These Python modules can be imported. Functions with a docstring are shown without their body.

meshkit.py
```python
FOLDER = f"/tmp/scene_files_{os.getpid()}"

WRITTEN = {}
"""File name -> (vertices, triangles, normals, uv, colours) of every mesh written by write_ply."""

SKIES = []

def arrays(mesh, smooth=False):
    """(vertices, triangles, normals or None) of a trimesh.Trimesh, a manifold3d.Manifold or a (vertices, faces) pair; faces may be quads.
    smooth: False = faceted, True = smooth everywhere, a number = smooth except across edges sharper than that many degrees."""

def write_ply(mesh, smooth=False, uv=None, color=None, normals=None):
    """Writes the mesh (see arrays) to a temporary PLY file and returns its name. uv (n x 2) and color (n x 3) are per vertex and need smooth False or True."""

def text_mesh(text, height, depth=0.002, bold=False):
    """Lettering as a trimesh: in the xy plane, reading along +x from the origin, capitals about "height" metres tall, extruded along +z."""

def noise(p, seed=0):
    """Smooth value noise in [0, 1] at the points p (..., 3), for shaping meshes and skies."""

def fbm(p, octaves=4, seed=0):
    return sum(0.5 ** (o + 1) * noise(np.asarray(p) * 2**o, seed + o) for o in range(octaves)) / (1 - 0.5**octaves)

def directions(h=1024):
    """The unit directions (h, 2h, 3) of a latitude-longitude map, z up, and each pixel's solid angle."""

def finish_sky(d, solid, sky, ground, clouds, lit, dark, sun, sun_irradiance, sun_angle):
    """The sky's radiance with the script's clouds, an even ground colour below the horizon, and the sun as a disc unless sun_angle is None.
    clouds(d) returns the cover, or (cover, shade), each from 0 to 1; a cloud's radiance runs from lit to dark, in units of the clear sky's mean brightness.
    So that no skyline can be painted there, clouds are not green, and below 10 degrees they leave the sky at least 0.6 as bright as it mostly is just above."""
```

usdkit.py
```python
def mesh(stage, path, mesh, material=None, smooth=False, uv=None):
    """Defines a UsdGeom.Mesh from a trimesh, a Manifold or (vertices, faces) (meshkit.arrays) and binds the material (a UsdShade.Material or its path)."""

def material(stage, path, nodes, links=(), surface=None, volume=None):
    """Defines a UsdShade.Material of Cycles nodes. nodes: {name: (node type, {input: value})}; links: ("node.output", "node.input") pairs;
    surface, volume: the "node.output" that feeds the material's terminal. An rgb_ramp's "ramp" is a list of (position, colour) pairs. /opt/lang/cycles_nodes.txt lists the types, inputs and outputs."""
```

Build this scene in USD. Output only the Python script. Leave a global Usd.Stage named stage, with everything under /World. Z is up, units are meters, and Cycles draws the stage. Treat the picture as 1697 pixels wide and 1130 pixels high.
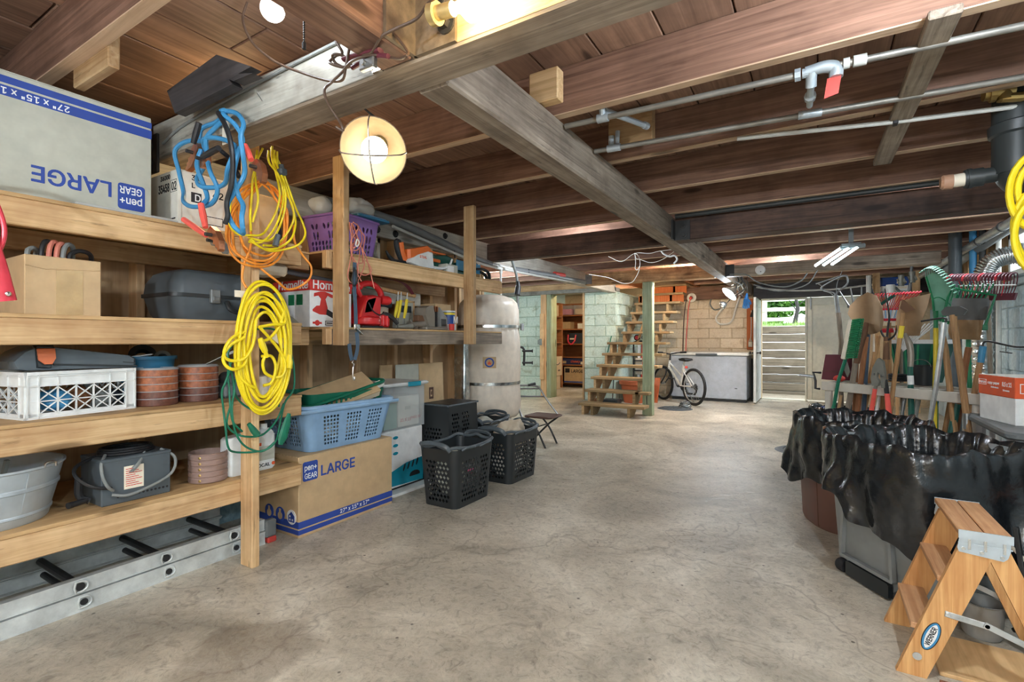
# A basement store room: long shelves on the left, laundry baskets, stairs and freezer at the back, tools and bins on the right.
# World frame: metres, z up, the camera stands above the origin; +y runs along the shelves to the back wall, +x to the right wall.
import math, random
import numpy as np
import trimesh, manifold3d
import shapely.geometry as sg
from pxr import Usd, UsdGeom, UsdLux, UsdShade, Gf, Sdf, Vt
import meshkit, usdkit

stage = Usd.Stage.CreateInMemory()
UsdGeom.SetStageUpAxis(stage, "Z")
UsdGeom.SetStageMetersPerUnit(stage, 1.0)
UsdGeom.Xform.Define(stage, "/World")
UsdGeom.Scope.Define(stage, "/World/Looks")
PI = math.pi

# ---------------------------------------------------------------- exposure and lamp strengths (tune here)
EXPOSURE, SKY = 1.15, 0.85
G_COOL, G_WARM, G_LAMP, G_TUBE, G_CLAMP, G_FILL, G_FILL_CLOSET, G_FILL_BACK, G_FILL_MID = 45, 45, 12, 5, 480, 570, 480, 800, 300
FLOOR_D, FLOOR_M, FLOOR_L = (146, 138, 124), (196, 186, 168), (230, 221, 204)

# ---------------------------------------------------------------- camera, sky, exposure
cam = UsdGeom.Camera.Define(stage, "/World/camera")
cam.AddTranslateOp().Set(Gf.Vec3d(0, 0, 1.06))
cam.AddRotateZOp().Set(31.4)
cam.AddRotateXOp().Set(90.0)
cam.CreateHorizontalApertureAttr(36.0)
cam.CreateVerticalApertureAttr(36.0 * 1130 / 1697)
cam.CreateFocalLengthAttr(36.0 * 830 / 1697)
cam.CreateClippingRangeAttr(Gf.Vec2f(0.05, 500))
cam.CreateExposureAttr(EXPOSURE)

sky = UsdLux.DomeLight.Define(stage, "/World/sky")
sky.CreateColorAttr(Gf.Vec3f(0.86, 0.94, 1.0))
sky.CreateIntensityAttr(SKY)

# ---------------------------------------------------------------- materials
def C(r, g, b):
    return tuple((x / 255 / 12.92) if x <= 10 else ((x / 255 + 0.055) / 1.055) ** 2.4 for x in (r, g, b))

M = {}
def mat(name, nodes, links, surface):
    M[name] = usdkit.material(stage, "/World/Looks/" + name, nodes, links, surface=surface)
    return M[name]

def plain(name, rgb, rough=0.5, metal=0.0, var=0.12, scale=14, bump=0.0, coat=0.0, spec=0.5, dist=0.004, **kw):
    """A painted, plastic, card or metal surface with a faint unevenness of tone and gloss."""
    c = np.array(C(*rgb))
    nodes = {"t": ("texture_coordinate", {}), "n": ("noise_texture", {"scale": scale, "detail": 5, "roughness": 0.6}),
             "r": ("rgb_ramp", {"ramp": [(0.3, tuple(c * (1 - var))), (0.7, tuple(np.minimum(c * (1 + var), 0.95)))]}),
             "m": ("map_range", {"from_min": 0.3, "from_max": 0.7, "to_min": max(rough - 0.06, 0.02), "to_max": min(rough + 0.08, 1)}),
             "p": ("principled_bsdf", {"metallic": metal, "roughness": rough, "coat_weight": coat, "specular_ior_level": spec, **kw})}
    links = [("t.object", "n.vector"), ("n.fac", "r.fac"), ("r.color", "p.base_color"), ("n.fac", "m.value"), ("m.result", "p.roughness")]
    if bump:
        nodes["b"] = ("bump", {"strength": bump, "distance": dist})
        links += [("n.fac", "b.height"), ("b.normal", "p.normal")]
    return mat(name, nodes, links, "p.BSDF")

def wood(name, dark, light, axis, fine=42, along=1.6, knots=True, stain=None, rough=0.62, bump=0.25, vary=0.22, blot=0.45, scuff=0.0):
    """Sawn timber: grain stretched along an axis, knots, blotches, each piece a little lighter or darker."""
    s = [fine] * 3; s["xyz".index(axis)] = along
    k = [9.0] * 3; k["xyz".index(axis)] = 2.2
    d, l = np.array(C(*dark)), np.array(C(*light))
    st = C(*stain) if stain else tuple(d * 0.55)
    nodes = {"t": ("texture_coordinate", {}), "oi": ("object_info", {}),
             "off": ("vector_math", {"math_type": "add"}), "sc": ("vector_math", {"math_type": "scale", "scale": 17.0}),
             "m": ("mapping", {"scale": s}), "n": ("noise_texture", {"scale": 1.0, "detail": 6, "roughness": 0.62, "distortion": 0.9}),
             "r": ("rgb_ramp", {"ramp": [(0.28, tuple(d)), (0.5, tuple((d + l) / 2)), (0.72, tuple(l))]}),
             "nb": ("noise_texture", {"scale": 3.2, "detail": 4, "roughness": 0.65}),
             "rb": ("rgb_ramp", {"ramp": [(0.42, (0, 0, 0)), (0.72, (blot, blot, blot))]}),
             "mx": ("mix", {"mix_type": "mix", "color2": st}),
             "vr": ("map_range", {"from_min": 0, "from_max": 1, "to_min": 1 - vary, "to_max": 1 + vary}),
             "h": ("hsv", {}), "b": ("bump", {"strength": bump, "distance": 0.004}),
             "p": ("principled_bsdf", {"roughness": rough, "specular_ior_level": 0.3})}
    links = [("t.object", "off.vector1"), ("oi.random", "cx.x"), ("oi.random", "cx.y"), ("cx.vector", "sc.vector1"), ("sc.vector", "off.vector2"),
             ("off.vector", "m.vector"), ("m.vector", "n.vector"), ("n.fac", "r.fac"), ("off.vector", "nb.vector"), ("nb.fac", "rb.fac"),
             ("r.color", "mx.color1"), ("rb.color", "mx.fac"), ("oi.random", "vr.value"), ("vr.result", "h.value"),
             ("n.fac", "b.height"), ("b.normal", "p.normal"), ("h.color", "p.base_color")]
    nodes["cx"] = ("combine_xyz", {"z": 0.0})
    if scuff:                                          # dark scuffs and streaks along the grain
        q = [46.0] * 3; q["xyz".index(axis)] = 7.0
        nodes.update({"qm": ("mapping", {"scale": q}), "qn": ("noise_texture", {"scale": 1.0, "detail": 4, "roughness": 0.6}), "qr": ("rgb_ramp", {"ramp": [(0.63, (0, 0, 0)), (0.72, (scuff, scuff, scuff))]}),
                      "qx": ("mix", {"mix_type": "mix", "color2": tuple(d * 0.3)})})
        links += [("off.vector", "qm.vector"), ("qm.vector", "qn.vector"), ("qn.fac", "qr.fac"), ("qr.color", "qx.fac"), ("mx.color", "qx.color1")]
    base = "qx" if scuff else "mx"
    if knots:
        nodes["km"] = ("mapping", {"scale": k})
        nodes["v"] = ("voronoi_texture", {"scale": 0.75, "randomness": 1.0})
        nodes["kr"] = ("rgb_ramp", {"ramp": [(0.0, (1, 1, 1)), (0.10, (0.75, 0.75, 0.75)), (0.16, (0, 0, 0)), (1, (0, 0, 0))]})
        nodes["km2"] = ("mix", {"mix_type": "mix", "color2": tuple(d * 0.35)})
        links += [("off.vector", "km.vector"), ("km.vector", "v.vector"), ("v.distance", "kr.fac"), ("kr.color", "km2.fac"), (base + ".color", "km2.color1"), ("km2.color", "h.color")]
    else:
        links += [(base + ".color", "h.color")]
    return mat(name, nodes, links, "p.BSDF")

for ax in "xyz":
    wood("joist_wood_" + ax, (104, 76, 62), (166, 128, 108), ax, blot=0.5, vary=0.18)
    wood("pine_" + ax, (186, 146, 100), (230, 198, 152), ax, stain=(138, 92, 56), blot=0.55, scuff=0.55)
    wood("pale_edge_" + ax, (188, 156, 126), (224, 196, 166), ax, blot=0.3, vary=0.1)  # joist undersides, lightened in colour for the bounce off the floor
    wood("old_beam_" + ax, (112, 100, 88), (184, 168, 150), ax, stain=(80, 66, 56), vary=0.1, blot=0.6, scuff=0.5)
    wood("pale_stud_" + ax, (190, 150, 106), (226, 190, 146), ax, stain=(150, 104, 66), blot=0.3)
wood("dark_beam_x", (60, 46, 40), (116, 88, 74), "x", stain=(38, 30, 28), vary=0.05, blot=0.8, scuff=0.6)
wood("rough_header_x", (150, 110, 72), (212, 176, 130), "x", stain=(96, 66, 42), blot=0.9, bump=0.5, scuff=0.8)
wood("painted_beam_x", (150, 148, 138), (206, 204, 192), "x", stain=(112, 104, 94), blot=0.8, scuff=0.7)
wood("painted_beam_y", (170, 164, 152), (222, 218, 206), "y", stain=(140, 126, 110), blot=0.5)
wood("plank_y", (124, 96, 80), (182, 144, 120), "y", fine=26, along=0.9, vary=0.2, blot=0.45)
wood("plywood_z", (170, 138, 102), (208, 176, 136), "z", fine=14, along=0.7, knots=False, stain=(120, 84, 54), blot=0.5)
wood("shelf_ply_y", (190, 152, 104), (222, 186, 136), "y", fine=22, along=1.0, stain=(150, 112, 74), blot=0.5)
wood("tread_x", (126, 102, 72), (182, 154, 112), "x", stain=(100, 84, 56), blot=0.4)
wood("green_post_z", (124, 140, 112), (176, 186, 154), "z", stain=(130, 112, 80), blot=0.45, vary=0.05)
wood("handle_wood_z", (150, 112, 74), (196, 154, 108), "z", fine=90, along=3, knots=False)
wood("handle_brown_z", (120, 78, 50), (156, 106, 70), "z", fine=90, along=3, knots=False)
wood("handle_grey_z", (130, 118, 104), (170, 156, 138), "z", fine=90, along=3, knots=False)
wood("ladder_pine_z", (186, 128, 74), (232, 184, 124), "z", fine=60, along=2.2, knots=False, vary=0.06, stain=(176, 112, 60))
wood("ladder_pine_y", (176, 124, 84), (214, 168, 124), "y", fine=60, along=3, knots=False, vary=0.1)
wood("closet_wood_x", (140, 82, 46), (186, 124, 76), "x", knots=False, blot=0.3)
wood("grey_timber_x", (112, 106, 96), (164, 156, 144), "x", stain=(110, 104, 92), blot=0.6)
wood("orange_board_z", (178, 92, 44), (206, 122, 66), "z", knots=False, blot=0.3)
wood("black_board_x", (56, 54, 56), (88, 84, 84), "x", stain=(40, 38, 40), blot=0.6)
wood("brown_top_y", (140, 92, 70), (176, 124, 98), "y", knots=False)

def concrete():
    nodes = {"t": ("geometry", {}), "n1": ("noise_texture", {"scale": 1.3, "detail": 8, "roughness": 0.66, "distortion": 0.6}),
             "r1": ("rgb_ramp", {"ramp": [(0.3, C(*FLOOR_D)), (0.5, C(*FLOOR_M)), (0.68, C(*FLOOR_L))]}),
             "n2": ("noise_texture", {"scale": 26, "detail": 7, "roughness": 0.75, "distortion": 1.2}),
             "r2": ("rgb_ramp", {"ramp": [(0.32, (0.5, 0.49, 0.47)), (0.45, (0.9, 0.9, 0.89)), (0.72, (1.12, 1.12, 1.12))]}),
             "mx": ("mix", {"mix_type": "multiply", "fac": 0.85}),
             "n3": ("noise_texture", {"scale": 9, "detail": 5, "roughness": 0.7, "distortion": 2.5}),
             "r3": ("rgb_ramp", {"ramp": [(0.52, (0, 0, 0)), (0.70, (0.55, 0.55, 0.55))]}),
             "mx2": ("mix", {"mix_type": "mix", "color2": C(116, 106, 95)}),
             "v": ("voronoi_texture", {"scale": 9.0, "randomness": 1.0}),
             "rv": ("rgb_ramp", {"ramp": [(0.0, (0.9, 0.9, 0.9)), (0.045, (0.8, 0.8, 0.8)), (0.07, (0, 0, 0)), (1, (0, 0, 0))]}),
             "dots": ("mix", {"mix_type": "mix", "color2": C(84, 74, 66)}),
             # hairline cracks
             "cn": ("noise_texture", {"scale": 2.0, "detail": 3}), "cm": ("vector_math", {"math_type": "add"}),
             "cv": ("voronoi_texture", {"feature": "distance_to_edge", "scale": 0.33}),
             "cr": ("rgb_ramp", {"ramp": [(0.0, (0.4, 0.4, 0.4)), (0.004, (0, 0, 0)), (1, (0, 0, 0))]}),
             "crk": ("mix", {"mix_type": "mix", "color2": C(110, 98, 86)}),
             # a damp stain at the foot of the ladder
             "sd": ("vector_math", {"math_type": "distance", "vector2": (-1.63, 0.98, 0.0)}), "sn": ("noise_texture", {"scale": 3.2, "detail": 4}),
             "sa": ("math", {"math_type": "multiply_add", "value2": 0.5, "value3": -0.25}), "sb": ("math", {"math_type": "add"}),
             "sr": ("rgb_ramp", {"ramp": [(0.0, (0.5, 0.5, 0.5)), (0.18, (0.42, 0.42, 0.42)), (0.23, (0, 0, 0)), (1, (0, 0, 0))]}),
             "stn": ("mix", {"mix_type": "mix", "color2": C(112, 96, 80)}),
             "rg": ("map_range", {"from_min": 0.35, "from_max": 0.65, "to_min": 0.24, "to_max": 0.5}),
             "b": ("bump", {"strength": 0.5, "distance": 0.006}), "b2": ("bump", {"strength": 0.25, "distance": 0.02}),
             "p": ("principled_bsdf", {"specular_ior_level": 0.5})}
    links = [("t.position", x + ".vector") for x in ("n1", "n2", "n3", "v", "cn", "sn")] + [
        ("n1.fac", "r1.fac"), ("n2.fac", "r2.fac"), ("r1.color", "mx.color1"), ("r2.color", "mx.color2"), ("n3.fac", "r3.fac"),
        ("mx.color", "mx2.color1"), ("r3.color", "mx2.fac"), ("v.distance", "rv.fac"), ("mx2.color", "dots.color1"), ("rv.color", "dots.fac"),
        ("t.position", "cm.vector1"), ("cn.color", "cm.vector2"), ("cm.vector", "cv.vector"), ("cv.distance", "cr.fac"), ("dots.color", "crk.color1"), ("cr.color", "crk.fac"),
        ("t.position", "sd.vector1"), ("sn.fac", "sa.value1"), ("sd.value", "sb.value1"), ("sa.value", "sb.value2"), ("sb.value", "sr.fac"),
        ("crk.color", "stn.color1"), ("sr.color", "stn.fac"), ("stn.color", "p.base_color"),
        ("n3.fac", "rg.value"), ("rg.result", "p.roughness"), ("n1.fac", "b2.height"), ("n2.fac", "b.height"), ("b2.normal", "b.normal"), ("b.normal", "p.normal")]
    return mat("concrete_floor", nodes, links, "p.BSDF")
concrete()

def block(name, a, b, patch):
    """Painted concrete block: rough face, patches where the paint has gone."""
    nodes = {"t": ("texture_coordinate", {}), "oi": ("object_info", {}), "n": ("noise_texture", {"scale": 30, "detail": 6, "roughness": 0.7}),
             "n2": ("noise_texture", {"scale": 4.5, "detail": 5, "roughness": 0.7, "distortion": 0.5}),
             "r": ("rgb_ramp", {"ramp": [(0.3, C(*a)), (0.7, C(*b))]}), "r2": ("rgb_ramp", {"ramp": [(0.55, (0, 0, 0)), (0.66, (0.75, 0.75, 0.75))]}),
             "mx": ("mix", {"color2": C(*patch)}), "vr": ("map_range", {"to_min": 0.9, "to_max": 1.1}), "h": ("hsv", {}),
             "b": ("bump", {"strength": 0.5, "distance": 0.006}), "p": ("principled_bsdf", {"roughness": 0.8, "specular_ior_level": 0.25})}
    links = [("t.object", "n.vector"), ("t.object", "n2.vector"), ("n.fac", "r.fac"), ("n2.fac", "r2.fac"), ("r.color", "mx.color1"), ("r2.color", "mx.fac"),
             ("oi.random", "vr.value"), ("vr.result", "h.value"), ("mx.color", "h.color"), ("h.color", "p.base_color"), ("n.fac", "b.height"), ("b.normal", "p.normal")]
    return mat(name, nodes, links, "p.BSDF")
block("mint_block", (186, 206, 192), (222, 234, 222), (166, 176, 150))
block("mint_mortar", (170, 190, 176), (200, 214, 200), (150, 164, 144))
block("beige_block", (214, 196, 170), (238, 224, 200), (196, 172, 140))
block("beige_mortar", (186, 164, 132), (206, 184, 152), (170, 150, 120))
block("blue_block", (160, 178, 184), (196, 210, 214), (140, 158, 164))
block("blue_concrete", (110, 138, 148), (160, 186, 192), (70, 84, 90))

def emit(name, rgb, strength):
    nodes = {"e": ("emission", {"color": C(*rgb), "strength": strength})}
    return mat(name, nodes, [], "e.emission")

def clear(name, rgb, opac=0.35, rough=0.25):
    """Thin see-through plastic or glass: mostly transparent, a little gloss and body."""
    nodes = {"a": ("transparent_bsdf", {"color": (0.97, 0.98, 0.98)}), "d": ("principled_bsdf", {"base_color": C(*rgb), "roughness": rough}),
             "m": ("mix_closure", {"fac": opac})}
    return mat(name, nodes, [("a.BSDF", "m.closure1"), ("d.BSDF", "m.closure2")], "m.closure")

def leaf(name, a, b):
    nodes = {"oi": ("object_info", {}), "t": ("texture_coordinate", {}), "n": ("noise_texture", {"scale": 2.5, "detail": 4}), "r": ("rgb_ramp", {"ramp": [(0.35, C(*a)), (0.65, C(*b))]}),
             "d": ("principled_bsdf", {"roughness": 0.6}), "tr": ("translucent_bsdf", {}), "m": ("mix_closure", {"fac": 0.35})}
    return mat(name, nodes, [("t.object", "n.vector"), ("n.fac", "r.fac"), ("r.color", "d.base_color"), ("r.color", "tr.color"), ("d.BSDF", "m.closure1"), ("tr.BSDF", "m.closure2")], "m.closure")

PL = dict(  # name: (rgb, roughness, metallic)
    black_plastic=((38, 42, 44), 0.42, 0), grey_plastic=((112, 116, 116), 0.45, 0), dark_grey=((82, 90, 95), 0.4, 0), white_plastic=((228, 230, 228), 0.4, 0),
    blue_plastic=((138, 172, 206), 0.45, 0), rim_blue=((150, 184, 216), 0.45, 0), pail_blue=((52, 122, 158), 0.45, 0), purple=((150, 112, 184), 0.45, 0), green_plastic=((14, 104, 78), 0.45, 0),
    dark_green=((22, 84, 72), 0.45, 0), red_plastic=((206, 40, 42), 0.35, 0), orange_plastic=((220, 108, 44), 0.45, 0), rust_orange=((196, 104, 62), 0.5, 0), teal=((20, 146, 170), 0.4, 0),
    card=((198, 168, 128), 0.85, 0), card_pale=((214, 198, 170), 0.85, 0), card_grey=((186, 186, 172), 0.8, 0), card_white=((232, 228, 216), 0.75, 0), tape=((190, 160, 112), 0.25, 0), print_blue=((46, 74, 156), 0.6, 0), print_black=((40, 40, 42), 0.6, 0), print_red=((206, 56, 48), 0.6, 0),
    print_white=((236, 236, 234), 0.6, 0), print_orange=((226, 92, 48), 0.6, 0), paper=((232, 220, 200), 0.8, 0),
    galv=((188, 198, 204), 0.42, 0.45), steel=((150, 152, 152), 0.38, 0.9), dark_steel=((70, 70, 70), 0.5, 0.7), alu=((196, 200, 200), 0.36, 0.8), bright_metal=((214, 216, 216), 0.22, 1.0), rust=((116, 84, 62), 0.7, 0.3), pipe_grey=((150, 146, 138), 0.5, 0.55),
    copper=((196, 132, 96), 0.35, 0.9), brass=((190, 160, 100), 0.4, 0.8), foil=((206, 208, 206), 0.22, 1.0), cream_blanket=((226, 212, 194), 0.42, 0), cord_yellow=((242, 214, 28), 0.4, 0), cord_orange=((240, 146, 46), 0.42, 0), cord_green=((24, 112, 84), 0.42, 0), cord_blue=((62, 138, 186), 0.4, 0),
    cord_black=((34, 34, 36), 0.45, 0), cord_grey=((128, 132, 130), 0.45, 0), cord_brown=((84, 66, 54), 0.4, 0), cord_pink=((206, 124, 104), 0.45, 0), cord_white=((222, 220, 210), 0.5, 0), salmon=((240, 96, 84), 0.4, 0), strap_blue=((72, 90, 108), 0.8, 0), pink_red=((214, 60, 76), 0.35, 0),
    shelf_beige=((196, 190, 178), 0.5, 0), freezer_white=((178, 186, 196), 0.28, 0), lid_white=((240, 240, 234), 0.4, 0), door_paint=((214, 212, 196), 0.5, 0), door_white=((222, 228, 228), 0.45, 0), dark_brown=((88, 58, 46), 0.55, 0), maroon=((98, 40, 52), 0.5, 0), bin_brown=((112, 80, 70), 0.5, 0), bin_blue=((44, 70, 140), 0.5, 0),
    terracotta=((186, 98, 58), 0.6, 0), rubber=((30, 30, 32), 0.7, 0), bike_white=((224, 226, 224), 0.3, 0), shovel_brown=((150, 122, 92), 0.45, 0.5), shovel_grey=((96, 98, 98), 0.45, 0.5), rake_green=((112, 164, 140), 0.35, 0), rake_red=((206, 48, 60), 0.45, 0), rake_darkgreen=((30, 124, 80), 0.45, 0),
    cloth_white=((220, 214, 204), 0.9, 0), cloth_pink=((214, 110, 150), 0.9, 0), cloth_dark=((52, 58, 66), 0.9, 0), cloth_beige=((206, 190, 166), 0.9, 0), tag_red=((206, 70, 60), 0.6, 0), pvc_white=((206, 206, 200), 0.45, 0), pvc_grey=((120, 124, 126), 0.45, 0), abs_black=((48, 52, 52), 0.42, 0), cleanout=((168, 128, 102), 0.6, 0),
    iron=((78, 84, 88), 0.6, 0.3), fence_white=((240, 242, 240), 0.6, 0), grass=((116, 148, 84), 0.9, 0), tin_taupe=((150, 124, 114), 0.5, 0), lens_grey=((132, 136, 136), 0.4, 0), glove_blue=((34, 96, 150), 0.8, 0), tool_grey=((132, 132, 124), 0.45, 0.3),
    vise_grey=((150, 142, 130), 0.5, 0.4), can_blue=((34, 72, 142), 0.4, 0), bulb_base=((204, 184, 130), 0.4, 0.7), white_enamel=((236, 232, 220), 0.35, 0), yellow_paint=((228, 204, 60), 0.45, 0), bucket_grey=((150, 150, 146), 0.45, 0), stone=((196, 192, 182), 0.8, 0), gold=((206, 176, 96), 0.3, 0.8), cream=((226, 216, 196), 0.6, 0), sill_grey=((170, 178, 180), 0.7, 0), box_navy=((44, 50, 88), 0.7, 0))
for k, (rgb, ro, me) in PL.items():
    plain(k, rgb, ro, me, var=0.1 if me < 0.5 else 0.16, bump=0.15 if k.startswith(("card", "cloth", "stone", "shovel", "rust")) else 0.0)
plain("bag_black", (27, 29, 31), 0.17, 0, var=0.25, scale=13, bump=0.55, dist=0.012, coat=0.3)
plain("bracket_iron", (128, 112, 92), 0.6, 0.3, var=0.4, scale=22, bump=0.2)
plain("shade_inside", (128, 114, 96), 0.35, 0.2, var=0.12, scale=9)
plain("tin_dark", (104, 62, 48), 0.4, 0, var=0.45, scale=70); plain("tin_brown", (156, 92, 60), 0.4, 0, var=0.4, scale=60)
plain("old_alu", (206, 210, 208), 0.45, 0.3, var=0.3, scale=9, bump=0.1)
clear("tote_clear", (226, 230, 232), 0.24, 0.3); clear("window_glass", (230, 240, 245), 0.08, 0.05); clear("plastic_bag", (216, 218, 216), 0.6, 0.3); clear("bin_clear", (150, 156, 160), 0.86, 0.3)
leaf("hedge_leaf", (52, 96, 40), (120, 168, 76)); leaf("grass_blade", (96, 140, 60), (170, 196, 110))
emit("glow_cool", (236, 246, 255), G_COOL); emit("glow_warm", (255, 226, 170), G_WARM); emit("glow_lamp", (255, 232, 190), G_LAMP)
emit("glow_tube", (205, 245, 255), G_TUBE); emit("glow_clamp", (230, 244, 255), G_CLAMP); emit("glow_fill", (230, 243, 255), G_FILL); emit("glow_mid", (230, 243, 255), G_FILL_MID); emit("glow_back", (255, 232, 204), G_FILL_BACK); emit("glow_closet", (255, 226, 184), G_FILL_CLOSET)  # fill, mid, back and closet glows belong to added, unseen bulbs

# ---------------------------------------------------------------- mesh helpers
def join(ms):
    ms = [m for m in ms if m is not None and len(m.faces)]
    return trimesh.util.concatenate(ms) if len(ms) > 1 else ms[0]

def hull(pts):
    m = manifold3d.Manifold.hull_points(np.asarray(pts, np.float32)).to_mesh()
    return trimesh.Trimesh(np.array(m.vert_properties[:, :3]), np.array(m.tri_verts), process=False)

def bx(x0, x1, y0, y1, z0, z1, b=0.0):
    """A box between two corners, its edges chamfered by b."""
    x0, x1, y0, y1, z0, z1 = min(x0, x1), max(x0, x1), min(y0, y1), max(y0, y1), min(z0, z1), max(z0, z1)
    if b <= 0:
        m = trimesh.creation.box((x1 - x0, y1 - y0, z1 - z0)); m.apply_translation(((x0 + x1) / 2, (y0 + y1) / 2, (z0 + z1) / 2)); return m
    b = min(b, (x1 - x0) / 2.01, (y1 - y0) / 2.01, (z1 - z0) / 2.01)
    p = []
    for x, sx in ((x0, 1), (x1, -1)):
        for y, sy in ((y0, 1), (y1, -1)):
            for z, sz in ((z0, 1), (z1, -1)):
                p += [(x, y + sy * b, z + sz * b), (x + sx * b, y, z + sz * b), (x + sx * b, y + sy * b, z)]
    return hull(p)

def rbox(x0, x1, y0, y1, z0, z1, r, n=4, taper=1.0, rz=0.01):
    """Rounded-corner upright box (plan corners radius r); taper scales its foot."""
    cx, cy, hx, hy = (x0 + x1) / 2, (y0 + y1) / 2, abs(x1 - x0) / 2, abs(y1 - y0) / 2
    def ring(k, z):
        return [(cx + (sx * (hx - r) + r * math.cos(a)) * k, cy + (sy * (hy - r) + r * math.sin(a)) * k, z)
                for sx, sy, a0 in ((1, 1, 0), (-1, 1, PI / 2), (-1, -1, PI), (1, -1, 1.5 * PI)) for a in np.linspace(a0, a0 + PI / 2, n)]
    e = 1 - rz / max(hx, hy)
    return hull(ring(taper * e, z0) + ring(taper, z0 + rz) + ring(1, z1 - rz) + ring(e, z1))

def beam(a, b, w, h, up=(0, 0, 1), bev=0.0):
    """A bar from a to b, w wide across and h high along up."""
    a, b, up = np.array(a, float), np.array(b, float), np.array(up, float)
    L = np.linalg.norm(b - a); t = (b - a) / L
    s = np.cross(t, up)
    if np.linalg.norm(s) < 1e-6: s = np.cross(t, (1, 0, 0))
    s /= np.linalg.norm(s); u = np.cross(s, t)
    m = bx(-w / 2, w / 2, 0, L, -h / 2, h / 2, bev)
    T = np.eye(4); T[:3, 0], T[:3, 1], T[:3, 2], T[:3, 3] = s, t, u, a
    m.apply_transform(T); return m

def spline(pts, n=6, closed=False):
    p = np.asarray(pts, float)
    q = np.vstack([p[-1:], p, p[:2]]) if closed else np.vstack([2 * p[0] - p[1], p, 2 * p[-1] - p[-2]])
    out = []
    for i in range(len(q) - 3):
        a, b, c, d = q[i:i + 4]
        for t in np.arange(n) / n:
            out.append(0.5 * (2 * b + (c - a) * t + (2 * a - 5 * b + 4 * c - d) * t * t + (3 * b - a - 3 * c + d) * t ** 3))
    if not closed: out.append(q[-2])
    return np.array(out)

def tube(pts, r, sides=8, smooth=0, closed=False, caps=True, flat=None):
    """A round (or flat=(w,h)) rod swept along points; r may vary along it."""
    p = spline(pts, smooth, closed) if smooth else np.asarray(pts, float)
    n = len(p); r = np.broadcast_to(np.asarray(r, float), (n,)) if np.ndim(r) == 0 else np.interp(np.linspace(0, 1, n), np.linspace(0, 1, len(r)), r)
    t = np.roll(p, -1, 0) - np.roll(p, 1, 0) if closed else np.gradient(p, axis=0)
    t /= np.linalg.norm(t, axis=1, keepdims=True) + 1e-12
    ref = np.array((0, 0, 1.0)) if abs(t[0, 2]) < 0.9 else np.array((1.0, 0, 0))
    a = np.cross(t[0], ref); a /= np.linalg.norm(a)
    A = []
    for i in range(n):
        a = a - t[i] * (a @ t[i]); a /= np.linalg.norm(a) + 1e-12; A.append(a)
    A = np.array(A); B = np.cross(t, A)
    ang = np.arange(sides) * 2 * PI / sides + (PI / 4 if sides == 4 else 0)
    fx, fy = flat or (1, 1)
    v = p[:, None] + r[:, None, None] * (fx * np.cos(ang)[None, :, None] * A[:, None] + fy * np.sin(ang)[None, :, None] * B[:, None])
    v = v.reshape(-1, 3); f = []
    for i in range(n if closed else n - 1):
        i2 = (i + 1) % n
        for j in range(sides):
            j2 = (j + 1) % sides
            f += [(i * sides + j, i * sides + j2, i2 * sides + j2), (i * sides + j, i2 * sides + j2, i2 * sides + j)]
    if caps and not closed:
        for i, s in ((0, -1), (n - 1, 1)):
            c = len(v); v = np.vstack([v, p[i]])
            for j in range(sides):
                j2 = (j + 1) % sides
                f.append((c, i * sides + j, i * sides + j2) if s > 0 else (c, i * sides + j2, i * sides + j))
    return trimesh.Trimesh(v, f, process=False)

def cyl(a, b, r, sides=16, r2=None):
    return tube([a, b], [r, r if r2 is None else r2], sides)

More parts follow.
